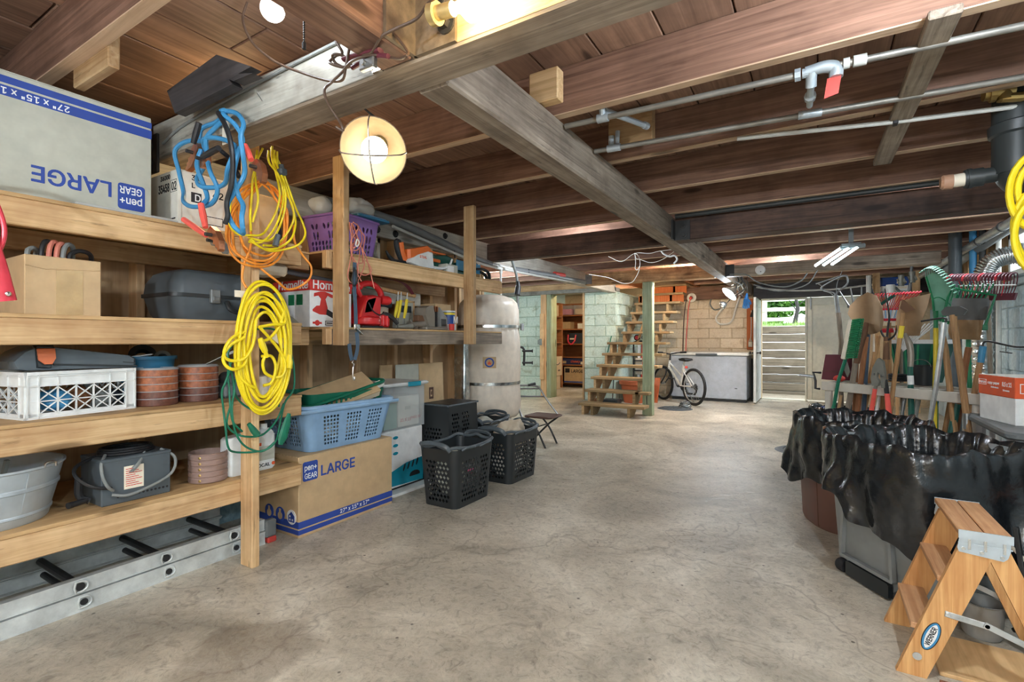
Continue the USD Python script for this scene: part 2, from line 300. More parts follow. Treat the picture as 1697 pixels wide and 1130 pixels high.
def lathe(prof, at=(0, 0, 0), seg=28, sx=1, sy=1, axis=None):
    """Turns a profile of (radius, height) about z (or about the direction axis)."""
    p = np.array(prof, float); a = np.arange(seg) * 2 * PI / seg
    v = np.stack([p[:, 0, None] * np.cos(a) * sx, p[:, 0, None] * np.sin(a) * sy, np.repeat(p[:, 1, None], seg, 1)], -1).reshape(-1, 3)
    f = []
    for i in range(len(p) - 1):
        for j in range(seg):
            j2 = (j + 1) % seg
            q = (i * seg + j, i * seg + j2, (i + 1) * seg + j2, (i + 1) * seg + j)
            if p[i, 0] > 1e-9: f.append((q[0], q[1], q[2]))
            if p[i + 1, 0] > 1e-9: f.append((q[0], q[2], q[3]))
    m = trimesh.Trimesh(v, f, process=False)
    if axis is not None: m.apply_transform(trimesh.geometry.align_vectors((0, 0, 1), np.array(axis, float) / np.linalg.norm(axis)))
    m.apply_translation(at); return m

def frame(o, u, v):
    u = np.array(u, float); u /= np.linalg.norm(u); w = np.cross(u, np.array(v, float)); w /= np.linalg.norm(w)
    T = np.eye(4); T[:3, 0], T[:3, 1], T[:3, 2], T[:3, 3] = u, np.cross(w, u), w, o
    return T

def prism(poly, depth, o=(0, 0, 0), u=(1, 0, 0), v=(0, 1, 0), bev=0):
    """A flat outline (points, or a shapely polygon) extruded by depth along u x v from o."""
    g = poly if hasattr(poly, "geom_type") else sg.Polygon(poly)
    gs = list(g.geoms) if hasattr(g, "geoms") else [g]
    m = join([trimesh.creation.extrude_polygon(x.buffer(0), depth, engine="earcut") for x in gs if x.area > 1e-9])
    m.apply_transform(frame(o, u, v)); return m

def text(s, h, o, u, v, depth=0.0012, bold=True, width=None, mid=False):
    """Lettering with capitals h tall, starting at o, reading along u, upright along v, standing depth proud of the surface."""
    m = meshkit.text_mesh(s, h, depth, bold)
    if width: m.apply_scale((width / m.extents[0], 1, 1))
    if mid: m.apply_translation((-m.bounds[:, 0].mean(), 0, 0))
    m.apply_transform(frame(o, u, v)); return m

def move(m, d=(0, 0, 0), rz=0.0, rx=0.0, ry=0.0):
    for ang, ax in ((rx, (1, 0, 0)), (ry, (0, 1, 0)), (rz, (0, 0, 1))):
        if ang: m.apply_transform(trimesh.transformations.rotation_matrix(ang, ax))
    m.apply_translation(d); return m

def grid_holes(w, h, holes):
    """A panel w by h with the shapely holes cut out."""
    import shapely
    return sg.box(0, 0, w, h).difference(shapely.union_all(holes))

def bumpy(m, amp, freq, seed=0, sub=0):
    for _ in range(sub): m = m.subdivide()
    m.merge_vertices()
    p = np.array(m.vertices); n = np.array(m.vertex_normals)
    m.vertices = p + n * ((meshkit.fbm(p * freq + 31.7, 3, seed) - 0.5) * 2 * amp)[:, None]
    return m

# ---------------------------------------------------------------- things and parts
COUNT = {}
def numbered(parent, name):
    k = COUNT.get((parent, name), -1) + 1; COUNT[(parent, name)] = k
    return f"{parent}/{name}" + (f"_{k:03d}" if k else "")

def say(prim, label=None, cat=None, group=None, kind=None):
    for k, v in (("label", label), ("category", cat), ("group", group), ("kind", kind)):
        if v: prim.SetCustomDataByKey(k, v)

class thing:
    """An Xform at the thing's base; its parts are children. Shapes are given in world metres unless local=True."""
    def __init__(s, name, label, cat, loc=(0, 0, 0), rz=0.0, local=False, group=None, kind=None):
        s.path = numbered("/World", name); s.name = name
        x = UsdGeom.Xform.Define(stage, s.path); x.AddTranslateOp().Set(Gf.Vec3d(*map(float, loc)))
        if rz: x.AddRotateZOp().Set(math.degrees(rz))
        s.prim = x.GetPrim(); say(s.prim, label, cat, group, kind)
        s.inv = None if local else np.linalg.inv(trimesh.transformations.translation_matrix(loc) @ trimesh.transformations.rotation_matrix(rz, (0, 0, 1)))
    def p(s, name, mesh, material, under=None, smooth=35, label=None, kind=None):
        if isinstance(mesh, list): mesh = join(mesh)
        if s.inv is not None: mesh = mesh.copy(); mesh.apply_transform(s.inv)
        path = numbered(under or s.path, name)
        g = usdkit.mesh(stage, path, mesh, M[material], smooth=smooth)
        say(g.GetPrim(), label, kind=kind)
        return path

def one(name, mesh, material, label, cat, group=None, smooth=35, kind=None):
    """A thing that is a single mesh."""
    if isinstance(mesh, list): mesh = join(mesh)
    mesh = mesh.copy(); c = mesh.bounds[0] * 0.5 + mesh.bounds[1] * 0.5; c[2] = mesh.bounds[0, 2]
    mesh.apply_translation(-c)
    g = usdkit.mesh(stage, numbered("/World", name), mesh, M[material], smooth=smooth)
    g.AddTranslateOp().Set(Gf.Vec3d(*map(float, c)))
    say(g.GetPrim(), label, cat, group, kind)
    return g

def copy(t, label, loc, rz=0.0, group=None):
    """Another of a thing built before, with its parts, at its own place."""
    cd = t.prim.GetCustomData()
    n = thing(t.name, label, cd["category"], loc, rz, True, group or cd.get("group"))
    n.prim.GetReferences().AddInternalReference(t.prim.GetPath()); n.prim.SetInstanceable(True)
    return n

def setting(name, mesh=None, material=None, smooth=False):
    """A piece of the room itself; returned as a thing so that bricks and planks can be its parts."""
    t = thing(name, None, None, kind="structure")
    if mesh is not None: t.p("shell" if name.startswith(("wall", "ceiling")) else "surface", mesh, material, smooth=smooth)
    return t
rnd = random.Random(7)

# ================================================================ THE ROOM
def struct(name, mesh, m, smooth=False):
    return one(name, mesh, m, None, None, smooth=smooth, kind="structure")

struct("floor", bx(-5.6, 1.7, -2.3, 11.6, -0.1, 0.0), "concrete_floor")

def courses(t, u0, u1, z0, z1, place, m, pitch=0.19, length=0.405, seed=1):
    """Lays concrete blocks in running bond as parts of a wall; place(ua, ub, za, zb) gives the box of one block."""
    r = random.Random(seed)
    k, z = 0, z0
    while z < z1 - 0.03:
        zt = min(z + pitch, z1); u = u0 - (length / 2 if k % 2 else 0)
        while u < u1 - 0.01:
            a, b = max(u, u0), min(u + length, u1)
            if b - a > 0.03: t.p("block", place(a + 0.005, b - 0.005, z + 0.005, zt - 0.005, r.uniform(-0.003, 0.003)), m, smooth=False)
            u += length
        z += pitch; k += 1

# back wall with the freezer before it: beige blocks, a timber rim above
wb = setting("wall_back", [bx(-3.1, -0.92, 10.215, 10.4, -0.1, 1.86), bx(-0.92, -0.88, 10.2, 10.4, 0, 1.95), bx(0.72, 1.7, 10.2, 10.4, -0.1, 2.34), bx(-3.1, -0.92, 10.3, 10.4, 1.86, 2.34), bx(-0.92, 0.72, 10.26, 10.4, 1.84, 2.34), bx(-5.6, -3.1, 11.4, 11.6, -0.1, 2.34)], "beige_mortar")
courses(wb, -3.0, -0.93, -0.03, 1.85, lambda a, b, c, d, e: bx(a, b, 10.2 + e, 10.3, c, d, 0.006), "beige_block", seed=3)
wb.p("rim_board", bx(-3.0, -1.1, 10.12, 10.2, 1.86, 2.1, 0.004), "joist_wood_x")
# the block piers beside the closet doorway and the return wall behind the stairs
wm = setting("wall_closet", [bx(-5.5, -4.36, 8.415, 8.6, -0.1, 1.93), bx(-3.6, -3.015, 8.415, 8.6, -0.1, 1.93), bx(-3.15, -3.015, 8.6, 10.2, -0.1, 1.93)], "mint_mortar")
fr = lambda a, b, c, d, e: bx(a, b, 8.4 + e, 8.5, c, d, 0.007)
courses(wm, -5.4, -4.36, 0.0, 1.93, fr, "mint_block", seed=4)
courses(wm, -3.6, -3.0, 0.0, 1.93, fr, "mint_block", seed=5)
courses(wm, 8.5, 10.2, 0.0, 1.93, lambda a, b, c, d, e: bx(-3.1, -3.0 + e, a, b, c, d, 0.007), "mint_block", seed=6)
wm.p("sill_plate", bx(-5.4, -3.0, 8.33, 8.6, 1.93, 2.0, 0.004), "painted_beam_x")
wm.p("plate_board", bx(-5.4, -3.14, 8.38, 8.42, 2.0, 2.31, 0.004), "pine_x")
# right wall: pale blue blocks to shoulder height, a ledge, then framing with a small window
wr = setting("wall_right", [bx(1.515, 1.7, -2.2, 10.2, -0.1, 1.55), bx(1.6, 1.7, -2.2, 5.2, 1.55, 2.32), bx(1.6, 1.7, 6.5, 10.2, 1.55, 2.32), bx(1.6, 1.7, 5.2, 6.5, 1.55, 1.66), bx(1.6, 1.7, 5.2, 6.5, 2.06, 2.32)], "blue_block")
courses(wr, 5.6, 8.4, 0.03, 1.55, lambda a, b, c, d, e: bx(1.5 + e, 1.6, a, b, c, d, 0.007), "blue_block", seed=7)
wr.p("ledge", bx(1.47, 1.7, 5.0, 9.0, 1.55, 1.60, 0.006), "sill_grey", smooth=False)
for y in (6.62, 6.95, 7.35, 7.75, 8.15): wr.p("stud", bx(1.5, 1.6, y, y + 0.04, 1.6, 2.1, 0.003), "pale_stud_z")
wn = setting("window_1")
for b in ((5.2, 6.5, 1.66, 1.71), (5.2, 6.5, 2.01, 2.06), (5.2, 5.25, 1.66, 2.06), (6.45, 6.5, 1.66, 2.06), (5.83, 5.87, 1.71, 2.01)):
    wn.p("window_frame", bx(1.54, 1.66, *b, 0.004), "fence_white")
wn.p("pane", bx(1.60, 1.604, 5.25, 6.45, 1.71, 2.01), "window_glass")
# left partition: plywood over studs, painted foundation wall at its foot
wl = setting("wall_left", [bx(-3.14, -3.10, -2.2, 3.92, 0.3, 1.9), bx(-3.42, -3.38, 3.92, 4.78, 0.0, 1.9), bx(-3.42, -3.10, 3.90, 3.92, 0.0, 1.9)], "plywood_z")
wl.p("foundation", bumpy(trimesh.creation.box((0.14, 6.1, 0.36)).subdivide().subdivide().subdivide(), 0.0, 3).apply_translation((-3.02, 0.85, 0.18)), "blue_concrete", smooth=False)
for z in (0.12, 0.235): wl.p("form_board_ridge", bx(-2.952, -2.944, -2.2, 3.9, z, z + 0.007), "blue_concrete", smooth=False)
for y in (-1.2, -0.6, 0.0, 0.5, 1.2, 1.72, 2.22, 2.65, 3.05, 3.5, 3.86): wl.p("stud", bx(-3.1, -3.01, y, y + 0.04, 0.36, 1.9, 0.003), "pale_stud_z", smooth=False)
for y in (4.30, 4.68, 4.735): wl.p("stud", bx(-3.38, -3.29, y, y + 0.04, 0.0, 1.9, 0.003), "pine_z", smooth=False)
struct("wall_far_left", bx(-5.6, -5.4, -2.2, 11.4, -0.1, 2.34), "mint_mortar")
struct("wall_front", bx(-5.6, 1.7, -2.4, -2.2, -0.1, 2.34), "beige_mortar")
sw = setting("wall_stairwell", [bx(-3.0, -2.97, 7.62, 10.2, 2.1, 3.6), bx(-1.98, -1.95, 7.62, 10.2, 2.1, 3.6), bx(-3.0, -1.95, 7.58, 7.62, 2.1, 3.6), bx(-3.0, -1.95, 9.75, 9.8, 2.32, 3.6), bx(-3.05, -1.9, 7.5, 9.9, 3.6, 3.65)], "closet_wood_x")

# ceiling: plank subfloor on joists
ce = setting("ceiling", [bx(-5.6, -3.0, -2.3, 11.6, 2.345, 2.4), bx(-1.95, 1.7, -2.3, 10.4, 2.345, 2.4), bx(-3.0, -1.95, -2.3, 7.6, 2.345, 2.4), bx(-3.0, -1.95, 9.8, 10.4, 2.345, 2.4)], "dark_brown")
x = -5.4
while x < 1.5:
    y = -2.2 - rnd.uniform(0, 2)
    while y < 10.3:
        L = rnd.uniform(2.6, 4.2); a, b = max(y, -2.2), min(y + L, 10.3)
        for lo, hi in (((a, min(b, 7.58)), (max(a, 9.8), b)) if -3.27 < x < -1.95 else ((a, b),)):
            if hi - lo > 0.1: ce.p("plank", bx(x + 0.003, x + 0.267, lo + 0.003, hi - 0.003, 2.316 + rnd.uniform(-0.0015, 0.0015), 2.342, 0.004), "plank_y", smooth=False)
        y += L
    x += 0.27
for y in (-1.32, -0.64, 0.04, 0.72, 1.40, 2.08, 2.78, 3.46, 4.16, 4.86, 5.56, 6.26, 6.92, 7.52, 8.22, 8.92, 9.62):
    for a, b in (((-5.4, -3.0), (-1.95, 1.5)) if 7.6 < y < 9.7 else ((-5.4, 1.5),)):
        j_ = ce.p("joist", bx(a, b, y - 0.003, y + 0.042, 2.1, 2.316, 0.004), "joist_wood_x", smooth=False)
        ce.p("worn_edge", bx(a + 0.01, b - 0.01, y - 0.003, y + 0.042, 2.098, 2.1035), "pale_edge_x", under=j_, smooth=False)  # underside strip: floor bounce light painted in as paler wood
one("wood_block", bx(-2.44, -2.13, 0.763, 0.80, 2.03, 2.315, 0.004), "pine_x", "pine block nailed along the joist above the upside down box", "block", smooth=False)
one("strap_board", beam((0.34, 2.03, 2.085), (0.315, 3.56, 2.085), 0.085, 0.03, bev=0.004), "old_beam_y", "pale strap board nailed across the undersides of the right joists", "board", smooth=False)
one("wood_block", bx(-1.09, -0.95, 1.93, 1.99, 2.102, 2.24, 0.004), "pine_x", "tan block beside the girder just beyond the near beam", "block", smooth=False)
one("wood_block", bx(-0.98, -0.74, 2.62, 2.68, 2.12, 2.30, 0.003), "pine_x", "tan backing board between the joists behind the pipe stub", "block", smooth=False)

# beams
g1 = thing("girder", "long grey weathered timber girder running down the middle of the ceiling", "beam", (-1.095, 4.0, 1.9))
g1.p("timber", bx(-1.16, -1.03, 1.285, 10.2, 1.9, 2.098, 0.008), "old_beam_y", smooth=False)
g0 = thing("girder", "brown near length of the middle girder, hung with lamp cords above the camera", "beam", (-1.095, 0, 1.9))
g0.p("timber", bx(-1.16, -1.03, -2.2, 1.125, 1.9, 2.098, 0.008), "joist_wood_y", smooth=False)
g2 = thing("girder", "pale painted girder along the left side above the shelves, pipes clipped to it", "beam", (-3.065, 3.1, 1.9))
g2.p("timber", bx(-3.13, -3.0, -2.2, 8.38, 1.9, 2.1, 0.008), "painted_beam_y", smooth=False)
def bolt(t, c, ax, r=0.017):
    c, ax = np.array(c, float), np.array(ax, float)
    t.p("bolt", [cyl(c, c + ax * 0.006, r * 1.7, 14), cyl(c + ax * 0.006, c + ax * 0.022, r, 6)], "dark_steel", smooth=False)
for y in (2.85, 3.05, 3.7): 
    for z in (1.95, 2.05): bolt(g2, (-3.0, y, z), (1, 0, 0))
b1 = thing("cross_beam", "nearest cross beam, whitewashed left of the girder, under the bulbs", "beam", (-0.75, 1.2, 1.9))
b1.p("timber", bx(-2.66, 1.5, 1.132, 1.28, 1.9, 2.07, 0.007), "old_beam_x", smooth=False)
b1.p("face_board", bx(-2.66, -1.165, 1.128, 1.134, 1.906, 2.068, 0.002), "painted_beam_x", smooth=False, label="whitewashed left face of the beam")
b1.p("face_board", bx(-1.02, 1.5, 1.128, 1.134, 1.906, 2.068, 0.002), "pine_x", smooth=False, label="yellow pine right face of the beam")
b1.p("stapled_cable", tube([(-2.55, 1.12, 1.96), (-2.4, 1.122, 2.0), (-2.1, 1.122, 2.025), (-1.6, 1.122, 2.05), (-1.2, 1.122, 2.06)], 0.006, 8, 4), "cord_grey")
b1.p("bracket", [bx(-1.025, -0.87, 1.118, 1.13, 1.905, 2.09), bx(-1.03, -1.018, 1.0, 1.13, 1.905, 2.09)], "bracket_iron", smooth=False)
b1.p("bracket", bx(-2.72, -2.60, 1.116, 1.13, 1.84, 2.02, 0.003), "dark_steel", smooth=False)
for c in ((-0.93, 1.118, 2.05), (-0.90, 1.118, 1.96), (-2.66, 1.116, 1.97), (-2.66, 1.116, 1.89)): bolt(b1, c, (0, -1, 0))
b1.p("end_plate", bx(-1.20, -1.162, 1.118, 1.128, 1.905, 1.95), "bright_metal", smooth=False)
b1.p("nail", tube([(-1.8, 1.13, 1.97), (-1.79, 1.10, 1.99)], 0.0016, 6), "steel")
b2 = thing("cross_beam", "dark stained cross beam in mid room, ending at the girder with steel brackets", "beam", (-0.8, 4.45, 1.9))
b2.p("timber", bx(-3.0, -1.165, 4.40, 4.50, 1.9, 2.085, 0.006), "dark_beam_x", smooth=False)
b2.p("timber", bx(-1.025, 1.5, 4.30, 4.46, 1.9, 2.085, 0.006), "dark_beam_x", smooth=False)
b2.p("bracket", [bx(-1.025, -0.90, 4.288, 4.30, 1.9, 2.06), bx(-1.03, -1.018, 4.2, 4.30, 1.9, 2.06)], "dark_steel", smooth=False)
for c in ((-0.96, 4.288, 2.02), (-0.95, 4.288, 1.94)): bolt(b2, c, (0, -1, 0))
b3 = thing("cross_beam", "rough tan header beam over the foot of the stairs", "beam", (-2.1, 7.1, 1.9))
b3.p("timber", bx(-3.0, -1.165, 7.06, 7.18, 1.9, 2.08, 0.006), "rough_header_x", smooth=False)
b3.p("bracket", bx(-3.0, -2.9, 7.05, 7.06, 1.92, 2.06), "steel", smooth=False)
b4 = thing("cross_beam", "grey cross beam that carries the round smoke detector", "beam", (0.2, 7.1, 1.9))
b4.p("timber", bx(-1.025, 1.14, 7.02, 7.16, 1.9, 2.04, 0.006), "old_beam_x", smooth=False)
b4.p("bracket", bx(-1.025, -0.92, 7.008, 7.02, 1.9, 2.05), "dark_steel", smooth=False)
b5 = thing("cross_beam", "teal grey lintel beam over the open back door", "beam", (0.2, 10.1, 1.83))
b5.p("timber", bx(-1.0, 1.5, 10.08, 10.25, 1.83, 2.09, 0.006), "black_board_x", smooth=False)

sd = thing("smoke_detector", "round white smoke detector on the grey cross beam", "smoke detector", (-0.62, 7.0, 1.88))
sd.p("housing", lathe([(0, 0.035), (0.04, 0.034), (0.055, 0.026), (0.06, 0.0)], (-0.62, 7.02, 1.955), 28, axis=(0, -1, 0)), "white_plastic")
sd.p("button", cyl((-0.61, 6.99, 1.93), (-0.61, 6.983, 1.93), 0.007, 12), "grey_plastic")

def board(name, label, pts, y0, y1, m, cat="board"):
    return one(name, prism(pts, y1 - y0, (0, y1, 0), (1, 0, 0), (0, 0, 1)), m, label, cat, smooth=False)
board("scrap_board", "short dark board with a jagged broken end tucked up against the ceiling", [(-2.287, 2.09), (-1.915, 2.128), (-1.691, 2.02), (-1.772, 2.017), (-1.683, 1.995), (-1.803, 1.999), (-1.83, 2.013), (-1.81, 1.99), (-2.223, 1.983)], 1.02, 1.06, "black_board_x")

# doors and what lies outside
d1 = setting("door_1")
d1.p("leaf", [bx(-0.925, -0.885, 9.32, 10.2, 0.02, 1.80, 0.004), bx(-0.93, -0.88, 9.42, 10.1, 0.15, 0.16), ], "door_white", smooth=False)
for z0, z1 in ((0.2, 0.85), (0.98, 1.68)):
    d1.p("panel", [bx(-0.888, -0.880, 9.44, 9.47, z0, z1), bx(-0.888, -0.880, 10.05, 10.08, z0, z1), bx(-0.888, -0.880, 9.44, 10.08, z0, z0 + 0.03), bx(-0.888, -0.880, 9.44, 10.08, z1 - 0.03, z1)], "door_white", smooth=False)
d1.p("door_handle", [cyl((-0.96, 9.40, 0.86), (-0.84, 9.40, 0.86), 0.01), lathe([(0, 0.03), (0.022, 0.025), (0.026, 0.01), (0.012, 0)], (-0.84, 9.40, 0.86), 16, axis=(1, 0, 0)), lathe([(0, 0.03), (0.022, 0.025), (0.026, 0.01), (0.012, 0)], (-0.97, 9.40, 0.86), 16, axis=(-1, 0, 0))], "dark_steel")
d2 = setting("door_2")
d2.p("leaf", bx(-0.16, 0.70, 10.22, 10.25, 0.03, 1.82, 0.004), "door_paint", smooth=False)
for b in ((-0.16, -0.08, 0.03, 1.82), (0.62, 0.70, 0.03, 1.82), (-0.079, 0.619, 0.03, 0.16), (-0.079, 0.619, 1.68, 1.82)): d2.p("rail", bx(b[0], b[1], 10.20, 10.225, b[2], b[3], 0.005), "door_paint", smooth=False)
d2.p("bolt_latch", [bx(-0.115, -0.09, 10.185, 10.2, 1.62, 1.8, 0.003), cyl((-0.102, 10.18, 1.6), (-0.102, 10.18, 1.83), 0.006)], "steel")
struct("trim_1", [bx(-0.19, -0.16, 10.18, 10.28, 0, 1.83, 0.003), bx(-0.92, -0.19, 10.2, 10.3, 1.80, 1.84, 0.003), bx(-0.92, -0.15, 10.2, 10.4, -0.02, 0.012)], "door_paint")

struct("terrace", bx(-9, 9, 10.4, 11.5, -0.2, -0.06), "stone")
rw = thing("retaining_wall", "grey weathered timber retaining wall just outside the open door", "wall", (-0.5, 11.45, -0.08))
for k in range(9):
    z, y = -0.09 + 0.162 * k, 11.3 + 0.012 * k
    for a, b in ((-3.2, -1.35), (-1.35, -0.02 + 0.3 * (k % 2)), (-0.02 + 0.3 * (k % 2), 1.9)):
        rw.p("timber", bx(a + 0.004, b - 0.004, y + rnd.uniform(0, 0.008), y + 0.17, z, z + 0.152, 0.012), "grey_timber_x", smooth=False)
def ground():
    xs, ys = np.linspace(-14, 12, 40), np.linspace(11.45, 40, 30)
    v = [(x, y, 1.36 + 0.03 * (y - 11.45) + 0.1 * float(meshkit.fbm(np.array([x, y, 0.0]) * 0.5, 3)) * min(1, (y - 11.45))) for y in ys for x in xs]
    f = [(j * 40 + i, j * 40 + i + 1, (j + 1) * 40 + i + 1) for j in range(29) for i in range(39)] + [(j * 40 + i, (j + 1) * 40 + i + 1, (j + 1) * 40 + i) for j in range(29) for i in range(39)]
    return trimesh.Trimesh(v, f, process=False)
struct("lawn", ground(), "grass", smooth=True)
gr = []
gg = np.random.default_rng(5)
for _ in range(2600):
    x, y = gg.uniform(-2.9, 2), 11.62 + gg.random() ** 1.5 * 1.4
    h, a = gg.uniform(0.05, 0.16), gg.uniform(0, 6.28); z = 1.36 + 0.03 * (y - 11.45)
    c, s = math.cos(a) * 0.006, math.sin(a) * 0.006
    gr.append(((x - c, y - s, z), (x + c, y + s, z), (x + s * 6, y + c * 6, z + h)))
gv = np.array(gr).reshape(-1, 3)
one("long_grass", trimesh.Trimesh(gv, np.arange(len(gv)).reshape(-1, 3), process=False), "grass_blade", "long pale grass on the bank behind the retaining wall", "grass", kind="stuff", smooth=False)
fe = thing("rail_fence", "white three rail fence on the grassy bank outside", "fence", (-1, 13.2, 1.4))
for x in (-6.2, -4.4, -2.6, -1.07, 0.42, 1.9): fe.p("post", bx(x - 0.05, x + 0.05, 13.15, 13.25, 1.36, 2.12, 0.008), "fence_white", smooth=False)
for z in (1.56, 1.79, 2.02): fe.p("rail", bx(-6.3, 2.2, 13.10, 13.14, z - 0.045, z + 0.045, 0.006), "fence_white", smooth=False)
def foliage(n, lo, hi, size, seed):
    r = np.random.default_rng(seed)
    lo, hi = np.array(lo, float), np.array(hi, float)
    u = r.normal(size=(n, 3)); u /= np.linalg.norm(u, axis=1, keepdims=True)
    c = (lo + hi) / 2 + u * (r.random((n, 1)) ** 0.3) * (hi - lo) / 2
    a, b = r.normal(size=(n, 3)), r.normal(size=(n, 3))
    a /= np.linalg.norm(a, axis=1, keepdims=True); b -= a * (a * b).sum(1, keepdims=True); b /= np.linalg.norm(b, axis=1, keepdims=True)
    s = size * r.uniform(0.6, 1.3, (n, 1))
    v = np.stack([c - a * s, c + b * s * 0.4, c + a * s, c - b * s * 0.4], 1).reshape(-1, 3)
    k = np.arange(n)[:, None] * 4
    return trimesh.Trimesh(v, np.vstack([k + [0, 1, 2], k + [0, 2, 3]]), process=False)
for i, (x, y, h, w, lab) in enumerate([(-5.2, 17.5, 3.4, 2.6, "dark leafy tree far left beyond the white fence"), (-2.5, 16.6, 4.4, 2.5, "broad green tree seen through the open door over the fence"), (0.15, 17.2, 4.0, 2.6, "green tree behind the right end of the white fence"), (2.9, 17.5, 3.6, 2.6, "leafy tree farthest right beyond the fence")]):
    t = thing("tree", lab, "tree", (x, y, 1.5))
    t.p("trunk", tube([(x, y, 1.4), (x + 0.05, y, 2.2), (x, y, 3.0)], [0.12, 0.08], 10), "handle_brown_z")
    t.p("crown", foliage(5200, (x - w / 2, y - 1.1, 1.7), (x + w / 2, y + 1.1, 1.7 + h), 0.14, 60 + i), "hedge_leaf", smooth=False, kind="stuff")
for i, (x, w, h, lab) in enumerate([(-3.4, 2.0, 1.7, "clipped green hedge far left behind the white fence"), (-1.35, 2.0, 2.0, "leafy green hedge behind the white fence in the doorway"), (0.7, 2.0, 1.8, "green hedge behind the white fence hidden partly by the closed door leaf")]):
    t = thing("hedge", lab, "hedge", (x, 14.6, 1.4)); t.p("leaves", foliage(6000, (x - w / 2, 14.1, 1.3), (x + w / 2, 15.1, 1.45 + h), 0.085, 90 + i), "hedge_leaf", smooth=False, kind="stuff"); t.p("stem", tube([(x, 14.6, 1.35), (x, 14.6, 2.2)], 0.03, 8), "handle_brown_z")
tr = thing("garden_pole", "dark leaning pole with thin twigs outside the door", "pole", (-0.42, 12.3, 1.36))
tr.p("pole", [tube([(-0.44, 12.2, 1.30), (-0.36, 12.25, 1.75), (-0.40, 12.25, 2.0)], [0.045, 0.03], 8), tube([(-0.38, 12.25, 1.7), (-0.55, 12.25, 1.98)], [0.012, 0.006], 6), tube([(-0.37, 12.25, 1.8), (-0.2, 12.25, 1.95)], [0.012, 0.006], 6)], "cord_black")

# ================================================================ LAMPS
def bulb(t, c, ax, r, m, L=0.07):
    """A round glass bulb on a screw base; c is the globe's centre, ax points from base to globe."""
    ax = np.array(ax, float) / np.linalg.norm(ax); c = np.array(c, float)
    prof = [(0.014, -L)] + [(0.014 + (r * math.cos(a) - 0.014) * min(1, (a + 1.2) / 1.0), r * math.sin(a)) for a in np.linspace(-1.2, PI / 2 - 0.02, 12)] + [(0, r)]
    t.p("bulb", lathe(prof, c, 24, axis=ax), m, smooth=True)
    t.p("socket", [cyl(c - ax * (L + 0.045), c - ax * (L - 0.012), 0.019, 18), cyl(c - ax * (L + 0.06), c - ax * (L + 0.04), 0.03, 18)], "bulb_base")

def bare_lamp(label, c, ax, m, r=0.034, chain=False, base=None):
    t = thing("bare_bulb_lamp", label, "lamp", c)
    bulb(t, c, ax, r, m)
    if base is not None:
        t.p("holder", lathe([(0.05, 0), (0.05, 0.015), (0.035, 0.03), (0.02, 0.035)], base, 20, axis=(0, 0, -1)), "white_enamel")
        t.p("drop_cord", cyl(base, (c[0], c[1], c[2] + 0.11), 0.006, 8), "cord_black")
    return t
l1 = bare_lamp("cool white glowing bulb at top left, its pull chain hanging", (-1.46, 0.95, 2.10), (-0.72, 0.1, -0.6), "glow_cool", 0.036)
l1.p("pull_chain", [trimesh.creation.icosphere(1, 0.0035).apply_translation((-1.36, 0.99, 2.10 - 0.0075 * k)) for k in range(16)] + [cyl((-1.36, 0.99, 1.985), (-1.36, 0.99, 1.965), 0.006, 8)], "dark_steel")
l1.p("stem", tube([(-1.37, 0.94, 2.17), (-1.36, 0.9, 2.2), (-1.34, 0.77, 2.2)], 0.012, 8), "cord_black")
bare_lamp("warm white bulb screwed sideways beside the steel bracket of the near beam", (-0.75, 1.03, 1.915), (0.97, 0, -0.12), "glow_warm", 0.042)

t = thing("clip_lamp", "caged reflector lamp with warm bulb hanging under the nearest cross beam", "lamp", (-1.30, 1.235, 1.64))
ax = np.array((0.42, -0.62, -0.5)); ax /= np.linalg.norm(ax); o = np.array((-1.345, 1.285, 1.765))
sh = [(0.026, -0.02), (0.034, -0.005), (0.06, 0.012), (0.088, 0.04), (0.104, 0.075), (0.110, 0.1)]
t.p("shade", [lathe(sh + [(0.113, 0.1), (0.106, 0.073), (0.09, 0.037), (0.062, 0.008), (0.036, -0.01), (0.026, -0.024)], o, 40, axis=ax)], "shade_inside", label="spun aluminium reflector")
t.p("socket", [cyl(o - ax * 0.05, o + ax * 0.012, 0.024, 18), cyl(o + ax * 0.012, o + ax * 0.03, 0.017, 16)], "bulb_base")
t.p("bulb", lathe([(0.015, -0.06), (0.02, -0.04), (0.036, -0.022)] + [(0.045 * math.cos(a), 0.045 * math.sin(a)) for a in np.linspace(-0.4, PI / 2, 10)], o + ax * 0.082, 28, axis=ax), "glow_lamp", smooth=True)
T = trimesh.geometry.align_vectors((0, 0, 1), ax)[:3, :3]
def ring(a, r, z): return o + T @ np.array((r * math.cos(a), r * math.sin(a), z))
t.p("cage_wire", tube([ring(0.3, 0.113, 0.1), ring(0.3, 0.09, 0.14), ring(0.3, 0.0, 0.165), ring(0.3 + PI, 0.09, 0.14), ring(0.3 + PI, 0.116, 0.1)], 0.0026, 6, 5), "bright_metal")
t.p("cage_wire", tube([ring(0.3 + PI / 2, 0.113, 0.1), ring(0.3 + PI / 2, 0.09, 0.14), ring(0.3, 0.0, 0.16), ring(0.3 + 1.5 * PI, 0.09, 0.14), ring(0.3 + 1.5 * PI, 0.116, 0.1)], 0.0026, 6, 5), "bright_metal")
t.p("hook", tube([o - ax * 0.05, o - ax * 0.09 + np.array((0, 0, 0.05)), (-1.40, 1.27, 1.90)], 0.004, 6, 4), "dark_steel")

